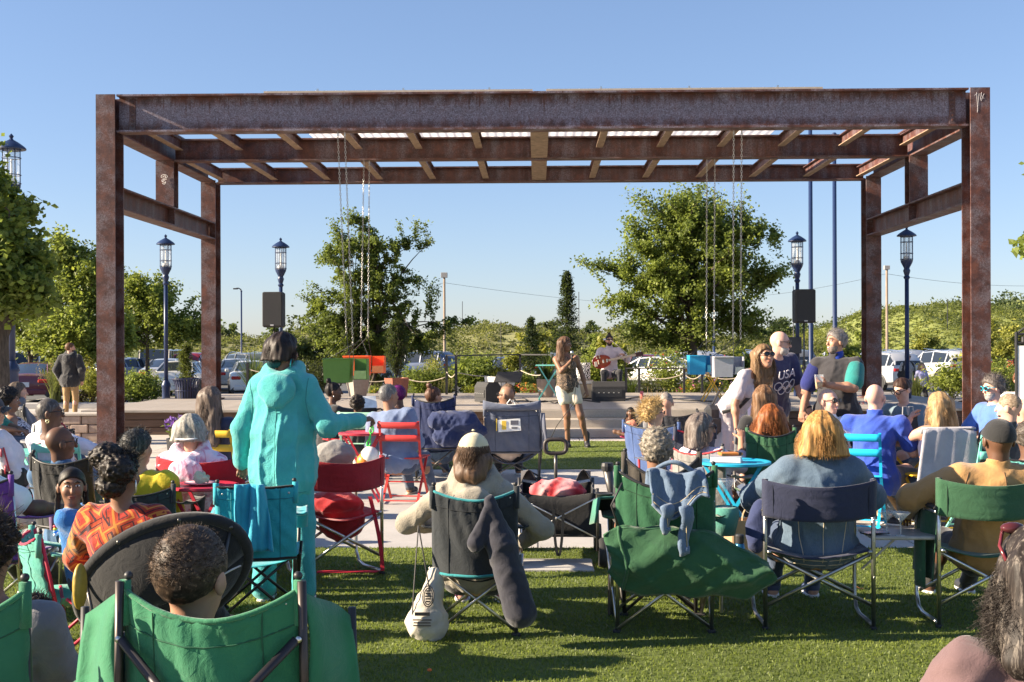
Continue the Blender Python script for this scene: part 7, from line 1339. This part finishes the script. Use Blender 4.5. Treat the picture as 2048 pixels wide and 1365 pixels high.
person('little girl in a coral top sitting cross legged by the steps', 1261, 19.95, 182, H=.98, hip=(0, 0, .085), tl=.95, fem=1, skin='d', shirt=fabric((.75, .24, .16)), sleeve=0, pants=fabric((.5, .03, .16)), plen=.2, hair='braids', hc=(.012, .01, .009), face=1, h=.0105, lean=4, hs=1.12, legs=(((-.27, .14, .16), (.02, .25, .08)), ((.27, .14, .16), (-.02, .3, .08))), arms=None or 'lap', armL=(-.06, .17, .2), armR=(.06, .17, .2), shoes=(.3, .45, .4))
# ---- right block
camp_chair('blue folding chair under the woman with curly blonde hair', 1316, 11.4, 38, (.04, .075, .19), STEEL, .5, .86, .38, wide=.05); person('woman with curly blonde hair in a turquoise top', 1323, 11.55, 42, top=1.05, fem=1, fat=1.25, skin='l', shirt=fabric((.15, .5, .52)), sleeve=2, pants=DENL, hair='curly', hc=(.5, .34, .14), hc2=(.85, .68, .4), ns=900, sl=.06, sr=.003, hyaw=35, glasses='clear')
camp_chair('red trimmed dark folding chair beside the curly blonde woman', 1372, 10.4, -28, (.03, .035, .06), plain((.4, .02, .03), .4), .4, .88, .38, trim=(.45, .02, .04)); camp_chair('black folding chair behind the curly blonde woman', 1350, 13.2, 5, (.02, .022, .03), None, .46, .86, .4)
person('balding grey man half hidden behind the curly blonde hair', 1330, 13.4, 2, top=1.07, skin='l', shirt=GREY, sleeve=1, pants=DEN, hair='fade', hc=(.25, .22, .2), ht=.003, h=.014)
camp_chair('red and grey folding chair under the woman in lavender', 1412, 9.4, 42, (.2, .19, .18), STEEL, .46, .8, .36, trim=(.4, .03, .03)); P = person('woman with a grey bob and sunglasses in a lavender top', 1424, 9.55, 46, top=1.055, fem=1, fat=1.12, skin='t', shirt=fabric((.6, .5, .6)), sleeve=2, loose=.02, pants=BLKF, hair='bob', hl=.26, hw=.09, hc=(.15, .12, .105), hc2=(.4, .36, .33), ns=420, hyaw=36, glasses='sun', armR=(.06, .3, .83), poleR=(.4, .3, -1), armL='lap')
P = person('woman in a striped white tee and long white skirt leaning forward', 1456, 11.7, 136, sit=0, H=1.7, fem=1, skin='t', shirt=fabric((.52, .48, .49), 'stripe', (.3, .27, .32), 3.2), sleeve=1, vneck=1, loose=.008, skirt=fabric((.52, .48, .49)), skirtr=.23, skirtz=.12, hair='long', hl=.34, hw=.07, hc=(.2, .12, .06), hc2=(.5, .34, .19), ns=420, sr=.003, wavea=.012, glasses='sun', face=1, lean=-36, side=-4, hpitch=10, hyaw=22, armR=(.24, .28, .78), armL=(-.2, .42, 1.0), poleR=(.6, -.8, 0), h=.0105, nf=.25)
q = P['C']; MB().tube([q(.48, -.1, -.06), q(.52, -.08, .03), q(.4, .03, .13), q(.2, .16, .15), q(.06, .22, .06)], .02, 6, sx=.35).build('bag_strap', BLACK, P['root'], True); ob = thing('shoulder_bag', 'black shoulder bag at the hip of the leaning woman', 'bag', (*W(1424, 11.6), .86), R(20)); MB().box((0, 0, 0), (.16, .12, .3), bev=.04).build('bag_body', plain((.03, .03, .033), .5, 0, .3, 20, .5), ob); MB().box((0, -.065, -.04), (.12, .02, .14), bev=.01).build('pocket', plain((.04, .04, .042), .5), ob); MB().tube([(0, 0, .15), (.1, .05, .28)], .012, 6).build('strap', BLACK, ob)
camp_chair('grey folding chair under the person with brown hair', 1512, 11.0, -8, (.12, .12, .13), STEEL, .46, .8, .4); person('person with long brown hair in a dark shirt', 1516, 11.15, -10, top=1.22, fem=1, skin='l', shirt=BLKF, sleeve=1, pants=DEN, hair='long', hl=.36, hw=.08, hc=(.17, .09, .045), hc2=(.5, .33, .19), ns=420, sr=.003)
camp_chair('green folding chair under the red haired woman', 1535, 9.6, 0, (.03, .1, .045), DKSTEEL, .36, .92, .4, curve=.1); person('woman with long auburn hair in a black top', 1534, 9.76, 0, top=1.115, fem=1, skin='p', shirt=BLKF, sleeve=1, pants=DEN, hair='bob', hl=.28, hw=.125, hc=(.25, .075, .02), hc2=(.62, .27, .09), ns=800, sr=.003, wavea=.006)
P = person('bald bearded man in a navy shirt with rings bending to listen', 1538, 12.4, 144, sit=0, H=1.77, fat=1.22, skin='p', shirt=fabric((.035, .035, .085)), sleeve=1, loose=.014, hem=.04, pants=KHA, plen=.5, pname='shorts', ploose=.03, hair='none', beard=(.5, .46, .42), glasses='sun', lean=-20, hyaw=-36, hpitch=-6, side=10, armR=(.3, .22, .86), armL=(-.18, .42, .84), h=.0105, face=1, nf=.3, poleR=(.5, -1, 0))
def textmesh(s, size):
    c = bpy.data.curves.new('t', 'FONT'); c.body = s; c.size = size; c.extrude = .003; c.align_x = 'CENTER'; ob = bpy.data.objects.new('t', c); COL.objects.link(ob); me = bpy.data.meshes.new_from_object(ob); bpy.data.objects.remove(ob); return me
PRW = plain((.55, .53, .55), .8); q = P['C']; pr = bpy.data.objects.new('shirt_print', textmesh('USA', .13)); COL.objects.link(pr); pr.data.materials.append(PRW); pr.parent = P['root']
u_, r_, f_ = P['u'], P['r0'], P['f0']; pr.matrix_local = Matrix(((-r_[0], u_[0], f_[0], 0), (-r_[1], u_[1], f_[1], 0), (-r_[2], u_[2], f_[2], 0), (0, 0, 0, 1))); pr.location = q(.375, .0, .172)
for i in range(5): c0 = V((-.095, 0, .095, -.048, .048)[i], (0, 0, 0, -.048, -.048)[i], 0); MB().tube([q(.3, 0, .178) - r_ * (c0[0] + .043 * math.cos(t)) + u_ * (c0[1] + .043 * math.sin(t)) - f_ * (.5 * abs(c0[0] + .043 * math.cos(t)) ** 2 * 2.2) for t in np.linspace(0, 2 * pi, 25)[:-1]], .005, 5, True).build('shirt_ring', PRW, P['root'], True)
S, E, Hd = P['arms'][0]; u2, w2 = frame_of(Hd - E); MB().tube([Hd - unit(Hd - E) * .03 + .034 * (u2 * math.cos(t) + w2 * math.sin(t)) for t in np.linspace(0, 2 * pi, 17)[:-1]], .009, 6, True).build('wristband', BLACK, P['root'], True)
o = thing('beer_cup', 'plastic cup of beer held between the leaning woman and the bald man', 'cup', at(1538, 772, 12.0)); MB().lathe([(.032, -.07), (.045, .08), (.043, .08), (.031, -.066)], n=16).build('cup_wall', CLEAR, o, True); MB().lathe([(0, -.066), (.031, -.066), (.041, .05), (0, .05)], n=16).build('beer', plain((.55, .28, .04), .2), o, True)
P = person('grey haired man in a black and teal polo shirt holding a drink', 1674, 11.95, 206, sit=0, H=1.72, fat=1.25, sw=.92, skin='t', shirt=fabric((.028, .026, .03)), sleeve=1, collar=1, hem=.05, loose=.014, pants=fabric((.55, .48, .4)), hair='short', hc=(.22, .2, .19), hc2=(.55, .53, .5), ht=.02, ns=700, sl=.03, beard=(.22, .18, .16), hyaw=42, face=1, smile=1, lean=-3, armL=(.02, .33, 1.2), poleL=(-1, .2, -1), armR=(.3, .18, .93), h=.0105, palmL=(.6, -.3, .5), curl=.9)
for i, cc in ((0, (.012, .17, .16)), (1, (.008, .014, .11))): S, E, Hd = P['arms'][i]; I = Imp(); I.cone(S + (E - S) * .2, S + (E - S) * .74, .088, .092, .02); impobj('sleeve_panel', [I.mesh(.011)], fabric(cc), P['root'])
I = Imp(); I.cone(P['nb'] - V(0, 0, .01), P['nb'] + V(0, 0, .045), .073, .068, .02); impobj('collar', [I.mesh(.01)], fabric((.01, .04, .3)), P['root'])
Hd = P['arms'][0][2]; o = thing('beer_cup', 'clear cup of beer in the hand of the polo shirt man', 'cup', P['root'].location, P['root'].rotation_euler[2]); c_ = Hd + V(.07, .06, .03); MB().lathe([(.032, -.07), (.045, .07), (.043, .07), (.031, -.066)], c_, 16).build('cup_wall', CLEAR, o, True); MB().lathe([(0, -.066), (.031, -.066), (.036, .0), (0, .0)], c_, 16).build('beer', plain((.6, .33, .05), .2), o, True)
camp_chair('tan folding chair under the man in the floral shirt', 1684, 11.5, 150, (.2, .16, .1), None, .44, .8, .42); person('smiling bald man with sunglasses in a pale blue floral shirt', 1676, 11.35, 152, top=1.165, fat=1.1, skin='p', shirt=fabric((.5, .55, .62), 'floral', (.16, .3, .48), 1.3), sleeve=1, collar=1, loose=.018, pants=KHA, hair='none', face=1, smile=1, glasses='sun', hyaw=-8, armR='table', armL='table', h=.0105, hs=1.05)
bistro_chair('bright blue metal chair under the bald man in the royal blue polo', 1712, 10.3, 22, (.01, .42, .68)); person('bald man in a royal blue polo shirt seen from behind', 1745, 10.5, 28, top=1.24, fat=1.25, sw=1.1, skin='p', shirt=fabric((.025, .065, .36)), sleeve=1, loose=.014, hem=.05, collar=1, pants=fabric((.13, .12, .11)), plen=.48, ploose=.03, pname='shorts', hair='none', lean=-8, hyaw=4, armR=(.3, .42, .74), armL=(-.06, .32, .98), poleL=(-.25, .1, -1), poleR=(.3, 0, -1), h=.0098, shoes=(.02, .02, .022), hs=1.06, spread=.2)
bistro_table('square yellow table among the group on the right', 1822, 11.3, (.62, .38, .02), .36, .71, 12, sq=True)
o = thing('black_paper_bag', 'black paper bag standing on the yellow table', 'bag', (*W(1812, 10.98), .722), .2); MB().sheet(lambda u, v: (.085 * max(-1, min(1, 1.6 * math.cos(u * 2 * pi))), .05 * max(-1, min(1, 1.6 * math.sin(u * 2 * pi))) + .008 * math.sin(v * 9), .22 * v), 24, 6, .004).box((0, 0, .005), (.15, .08, .01)).build('paper', plain((.02, .02, .02), .6, 0, .3, 10, .5, 20), o); 
for s in (-.03, .03): MB().tube([(s - .03, -.04, .2), (s - .02, -.03, .3), (s + .02, -.03, .3), (s + .03, -.04, .2)], .005, 5).build('handle', plain((.3, .3, .3), .6), o)
o = thing('plastic_tub', 'clear plastic tub on the yellow table', 'container', (*W(1835, 10.85), .722)); MB().lathe([(.05, 0), (.06, .07), (.057, .07), (.047, .004)], n=14).build('tub', CLEAR, o, True)
P = person('woman with brown bun and glasses looking down in a slate blue shirt', 1818, 12.3, 222, top=1.25, fem=1, fat=1.2, skin='p', shirt=fabric((.13, .18, .22)), sleeve=1, loose=.016, pants=DEN, hair='bun', hc=(.05, .026, .018), ns=0, face=1, glasses='clear', hyaw=14, hpitch=-22, lean=-14, armL='table', armR='table', h=.0105); q = P['C']; MB().box(q(.3, 0, .165), (.2, .01, .03), rot=np.column_stack((P['r0'], P['f0'], P['u']))).build('shirt_print', plain((.5, .06, .07), .8), P['root'])
bistro_chair('yellow metal chair under the woman with the brown bun', 1830, 12.55, 215, (.62, .38, .02)); bistro_chair('yellow metal chair under the blonde woman in navy', 1890, 10.15, -8, (.62, .38, .02))
person('blonde woman in a navy sleeveless top with orange flowers', 1884, 10.32, -12, top=1.175, fem=1, fat=1.2, skin='l', shirt=fabric((.014, .016, .06), 'floral', (.75, .3, .12), 1.5), sleeve=0, loose=.014, pants=DENL, hair='long', hl=.27, hw=.095, hc=(.4, .25, .12), hc2=(.78, .55, .3), ns=520, sr=.003, hyaw=-10, armL=(-.1, .36, .93), armR=(.16, .38, .76), lean=-4)
o = thing('grey_blanket', 'light grey blanket draped over the blonde woman chair', 'blanket', (*W(1890, 10.08), 0), R(8)); MB().sheet(lambda u, v: ((u - .5) * (.46 + .14 * v) - .04 * v, -.08 - .05 * v - .008 * math.sin(u * 9 + 2 * v) * v - .003 * math.sin(u * 23 + v * 3), .88 - .6 * v + .02 * math.sin(u * 4)), 22, 16, .012).sheet(lambda u, v: ((u - .5) * .46, -.08 + .06 * v, .885 + .01 * math.sin(v * 3) - .1 * max(0, v - .6)), 10, 4, .012).build('blanket', fabric((.34, .33, .36), 'knit'), o, True)
P = person('man with bright blue sunglasses and wavy grey hair in a blue shirt', 1992, 11.7, 255, top=1.28, fat=1.12, skin='p', shirt=fabric((.07, .15, .42)), sleeve=1, loose=.018, pants=DEN, hair='short', hc=(.13, .11, .1), hc2=(.42, .39, .36), ht=.028, ns=700, sl=.04, beard=(.4, .37, .35), glasses='sun', gcol=(.02, .42, .55), face=1, lean=-2, hpitch=-8, armR=(.2, .4, .7), armL=(-.16, .4, .68), h=.0105); camp_chair('navy folding chair under the man with bright blue sunglasses', 2010, 11.7, 255, (.03, .04, .1), None, .46, .84, .42)
person('man with thinning cropped hair in a charcoal polo', 1994, 10.2, -22, top=1.175, fat=1.1, skin='p', shirt=fabric((.03, .034, .045)), sleeve=1, collar=1, pants=DEN, hair='fade', hc=(.3, .22, .15), hc2=(.55, .46, .36), ht=.003, ns=500, sl=.007, sr=.0012, hyaw=-32, hs=1.03); bistro_chair('mint metal chair under the man in the charcoal polo', 1992, 10.05, -20, (.16, .5, .42))
person('bald man in a navy jacket beside the sign', 2028, 11.0, -16, top=1.1, fat=1.1, skin='l', shirt=NAVY, sleeve=3, collar=1, pants=DEN, hair='none', glasses='clear'); camp_chair('dark folding chair under the bald man beside the sign', 2032, 10.85, -16, (.03, .03, .035), None, .44, .8, .4)
camp_chair('teal folding chair at the right edge', 2052, 8.25, 0, (.13, .42, .38), STEEL, .42, .82, .4, topsag=.02); person('person with close cropped greying hair in the teal chair', 2042, 8.45, 0, top=1.0, skin='d', shirt=fabric((.12, .3, .28)), sleeve=1, pants=DEN, hair='coils', hc=(.07, .055, .045), hc2=(.3, .26, .22), ns=1100, sl=.012, sr=.002)
P = person('person with glasses and a white top at the right edge', 2042, 16.0, 200, top=1.22, skin='l', shirt=WHT, sleeve=2, pants=BLKF, hair='curly', hc=(.16, .07, .035), face=1, glasses='clear', h=.014)
person('white haired woman in a striped top and black jacket walking behind the crowd', 1815, 34, 172, sit=0, z=-.25, H=1.55, fem=1, fat=1.12, skin='l', shirt=fabric((.02, .02, .02), 'stripe', (.6, .6, .6), 1.3), sleeve=1, pants=BLKF, hair='short', hc=(.6, .58, .55), hc2=(.9, .88, .85), ht=.018, glasses='sun', face=1, h=.0125, stride=.1)
PW = PEOPLE[-1]
for s in (-1, 1): I = Imp(); I.cone(V(s * .1, .0, 1.26), V(s * .14, .02, .85), .075, .09, .03).cone(V(s * .15, 0, 1.24), V(s * .24, -.02, .96), .055, .055, .04).cone(V(s * .24, -.02, .96), V(s * .23, .06, .78), .055, .05, .03); impobj('jacket_front', [I.mesh(.0125, wob(.005, 25))], BLKF, PW)
person('girl in a lavender shirt and grey jacket walking beside the white haired woman', 1843, 33.6, 168, sit=0, z=-.25, H=1.29, fem=1, skin='p', shirt=fabric((.3, .3, .5)), sleeve=1, pants=BLKF, hair='long', hl=.28, hc=(.3, .21, .13), hc2=(.6, .47, .32), face=1, h=.0125, stride=-.08); PW = PEOPLE[-1]
for s in (-1, 1): I = Imp(); I.cone(V(s * .09, .0, 1.0), V(s * .12, .02, .66), .05, .065, .03).cone(V(s * .13, 0, 1.0), V(s * .2, -.02, .78), .045, .045, .04).cone(V(s * .2, -.02, .78), V(s * .2, .04, .6), .045, .04, .03); impobj('jacket_front', [I.mesh(.0125, wob(.005, 25))], GREY, PW)
# ---- table things, wagon and bags
bistro_table('bright blue round table with books on it', 1467, 9.0, (.01, .33, .52), .275, .715, 15); zt = .722
o = thing('book', 'thick white paged book on the bright blue table', 'book', (*W(1452, 8.95), zt), -.25); MB().box((0, 0, .022), (.22, .15, .04), bev=.003).build('pages', plain((.7, .69, .66), .8), o); MB().box((.0, .0, .045), (.23, .155, .006)).box((.0, 0, .003), (.23, .155, .005)).build('cover', plain((.35, .33, .36), .5), o)
o = thing('wallet', 'orange leather wallet lying on the book', 'wallet', (*W(1460, 8.93), zt + .05), .15); MB().box((0, 0, .012), (.17, .09, .022), bev=.006).build('leather', plain((.5, .17, .03), .5), o); MB().box((.06, 0, .014), (.03, .094, .026), bev=.006).build('strap', BLACK, o)
def wineglass(label, p, s=1.0, fill=0):
    o = thing('wine_glass', label, 'wine glass', p); MB().lathe([(.033 * s, 0), (.03 * s, .004), (.005, .008), (.004, .075 * s), (.012 * s, .085 * s), (.05 * s, .125 * s), (.056 * s, .135 * s), (.054 * s, .135 * s), (.048 * s, .126 * s), (.01 * s, .089 * s), (0, .088 * s)], n=18).build('glass', CLEAR, o, True)
x, y = W(1772, 6.83); wineglass('coupe glass standing on the folding side table, left of the pair', (x, y, .512)); x, y = W(1800, 6.78); wineglass('coupe glass standing on the folding side table, right of the pair', (x, y, .512)); x, y = W(1450, 6.9); wineglass('wine glass resting in the green cup holder', (x, y, .66), 1.2)
o = thing('phone', 'black phone lying on the folding side table', 'phone', (*W(1748, 6.86), .512), .3); MB().box((0, 0, .005), (.15, .075, .009), bev=.003).build('case', plain((.01, .01, .011), .2), o)
o = frame_thing('cup_holder_arm', 'pale teal cup holder armrest right of the denim jacket', 'armrest', 1448, 6.92, 0); MB().lathe([(.06, -.16), (.085, -.05), (.08, .0), (.062, .004), (.055, -.06), (0, -.06)], (0, 0, .66), 18).build('holder', fabric((.06, .22, .18)), o, True); MB().tube([(0, .1, .6), (0, .14, .02)], .011, 8).build('support', STEEL, o); attach(o, green_chair)
o = thing('water_bottle', 'blue steel water bottle with a black lid on the paving', 'bottle', (*W(1478, 8.2), .0)); MB().lathe([(.036, 0), (.04, .01), (.04, .2), (.03, .235), (.026, .24)], n=16).build('flask', plain((.01, .1, .2), .3, .5), o, True); MB().lathe([(.03, .24), (.032, .29), (.025, .3), (0, .3)], n=14).build('lid', BLACK, o)
o = thing('paper_bag', 'brown paper shopping bag behind the blue bottle', 'bag', (*W(1488, 8.7), 0), .3); MB().sheet(lambda u, v: (.13 * max(-1, min(1, 1.5 * math.cos(u * 2 * pi))), .07 * max(-1, min(1, 1.5 * math.sin(u * 2 * pi))), .33 * v), 28, 4, .004).box((0, 0, .004), (.24, .12, .008)).build('paper', plain((.34, .22, .12), .8), o); MB().tube([(.05 * math.cos(t), -.06, .33 + .09 * math.sin(t)) for t in np.linspace(0, pi, 11)], .006, 5).build('handle', plain((.5, .35, .2), .8), o)
wg = frame_thing('folding_wagon', 'black folding wagon piled with red and white cloth', 'wagon', 1114, 8.6, 0); BF = fabric((.012, .012, .013)); hw, L = .27, .7
for s in (-1, 1): MB().sheet(lambda u, v: (s * hw + .01 * math.sin(u * 9), u * L, .22 + .32 * v), 8, 4, .008).build('side_panel', BF, wg, True)
for yy in (0, L): MB().sheet(lambda u, v: ((u - .5) * 2 * hw, yy - .012 * math.sin(u * pi) * (1 if yy else -1), .22 + .32 * v - .03 * math.sin(u * pi) * v), 10, 4, .008).build('end_panel', BF, wg, True)
MB().box((0, L / 2, .23), (2 * hw, L, .012)).build('floor', BF, wg)
for s in (-1, 1):
    MB().tube([(s * hw, -.02, .22), (-s * hw, -.02, .5)], .006, 6).build('cross_rod', STEEL, wg, True)
    for yy in (0, L):
        MB().tube([(s * (hw + .015), yy, .12), (s * (hw + .015), yy, .57)], .012, 8).build('corner_post', DKSTEEL, wg, True); wo = MB(); wo.lathe([(.06, -.025), (.1, -.028), (.108, -.015), (.108, .015), (.1, .028), (.06, .025)], n=20); wo.v = [(a[2] + s * (hw + .05), a[0] + yy, a[1] + .109) for a in wo.v]; w_ = wo.build('wheel', RUBBER, wg, 'auto'); rm = MB()
        for q in range(6): rm.bar((s * (hw + .05), yy, .109), (s * (hw + .05), yy + .07 * math.cos(q * 1.047), .109 + .07 * math.sin(q * 1.047)), .02, .03, (1, 0, 0))
        rm.lathe([(.06, -.02), (.075, -.02), (.075, .02), (.06, .02)]).v[-1]; rm.build('spoke', plain((.3, .29, .28), .5), w_)
    MB().sheet(lambda u, v: (s * (hw - .0 - .12 * v * (1 - u)), L * .9 * u * .3 + L - .1, .54 + .1 * math.sin(v * 3) * (1 - .3 * u)), 6, 6, .006).build('loose_flap', fabric((.05, .045, .045)), wg, True)
MB().tube([(0, L + .05, .3), (0, L + .12, .66), (0, L + .13, .74)], .014, 8).build('handle_shaft', DKSTEEL, wg, True); MB().tube([(.085 * math.copysign(abs(math.cos(t)) ** .6, math.cos(t)), L + .13, .8 + .055 * math.copysign(abs(math.sin(t)) ** .6, math.sin(t))) for t in np.linspace(0, 2 * pi, 33)[:-1]], .016, 8, True).build('handle_grip', plain((.03, .022, .02), .5), wg, True)
MB().sheet(lambda u, v: (-.02 + .05 * v if v > .5 else -.02 - .0 * v, -.035 - .02 * math.sin(u * pi), .42 - .36 * math.sin(u * pi) ** .7 if True else 0) and ((-.03 + .07 * u) + .02 * (v - .5), -.03, .42 - .33 * math.sin(u * pi) ** .6), 20, 2, .005).build('hanging_strap', BLACK, wg)
x, y = W(1114, 8.75); imp_thing('folded_flag_cloth', 'red and white cloth piled in the wagon', 'cloth', (x, y, .53), [(V(0, 0, 0), V(.2, .14, .07), None, .04), (V(.05, 0, .03), V(.12, .1, .06), None, .03), (V(-.08, -.02, .02), V(.1, .1, .06), None, .03)], fabric((.42, .01, .018), 'wavy', (.62, .5, .5), .3), .009, crumple(.02))
x, y = W(1060, 8.3); o = thing('water_bottle', 'clear plastic water bottle in a net pocket on the wagon', 'bottle', (x, y, .26), 0); MB().lathe([(.03, 0), (.034, .02), (.033, .16), (.015, .2), (.012, .22)], n=14).build('bottle', CLEAR, o, True); MB().lathe([(.014, .22), (.014, .24), (0, .24)], n=10).build('lid', WHITEP, o)
b = at(1228, 965, 7.6); o = thing('umbrella_tube', 'grey tubular umbrella clamp sticking up beside the green chair', 'tube', (b[0], b[1], .3)); MB().tube([(0, 0, 0), (-.02, 0, .36), (-.045, 0, .52)], [.02, .022, .034], 12).build('shaft', DKSTEEL, o, True); MB().lathe([(.036, 0), (.04, .03), (.036, .05)], (-.045, 0, .5), 12).build('collar', BLACK, o)
sg = frame_thing('sign_stand', 'black framed sign stand with a white board at the right edge', 'sign', 2084, 10.9, 10); MB().box((0, 0, 1.15), (.42, .012, .85)).build('board', WHITEP, sg)
for s in (-1, 1): MB().tube([(s * .22, 0, .02), (s * .22, 0, 1.7)], .014, 8).build('upright', BLACK, sg)
for zz in (1.6, 1.68): MB().tube([(-.22, 0, zz), (.22, 0, zz)], .012, 8).build('crossbar', BLACK, sg)
MB().tube([(-.22, 0, 1.68), (-.1, 0, 1.78), (.1, 0, 1.8), (.22, 0, 1.72)], .01, 6).build('hook', BLACK, sg); MB().box((0, -.02, 1.63), (.36, .05, .06), bev=.01).build('clip', BLACK, sg)

o = thing('dry_leaf', 'curled orange brown leaf lying on the grass by the side table', 'leaf', (*W(1715, 7.75), .03)); MB().sheet(lambda u, v: ((u - .5) * .07, (v - .5) * .05 * math.sin(pi * u), .012 * math.cos(u * 4)), 6, 4, .002).build('blade', plain((.4, .13, .03), .8), o)
o = thing('orange_crumb', 'tiny orange scrap on the grass at the bottom centre', 'scrap', (*W(857, 5.8), .03)); MB().ell((0, 0, 0), (.012, .01, .008), 8, 6).build('scrap', plain((.6, .13, .02), .6), o, True)
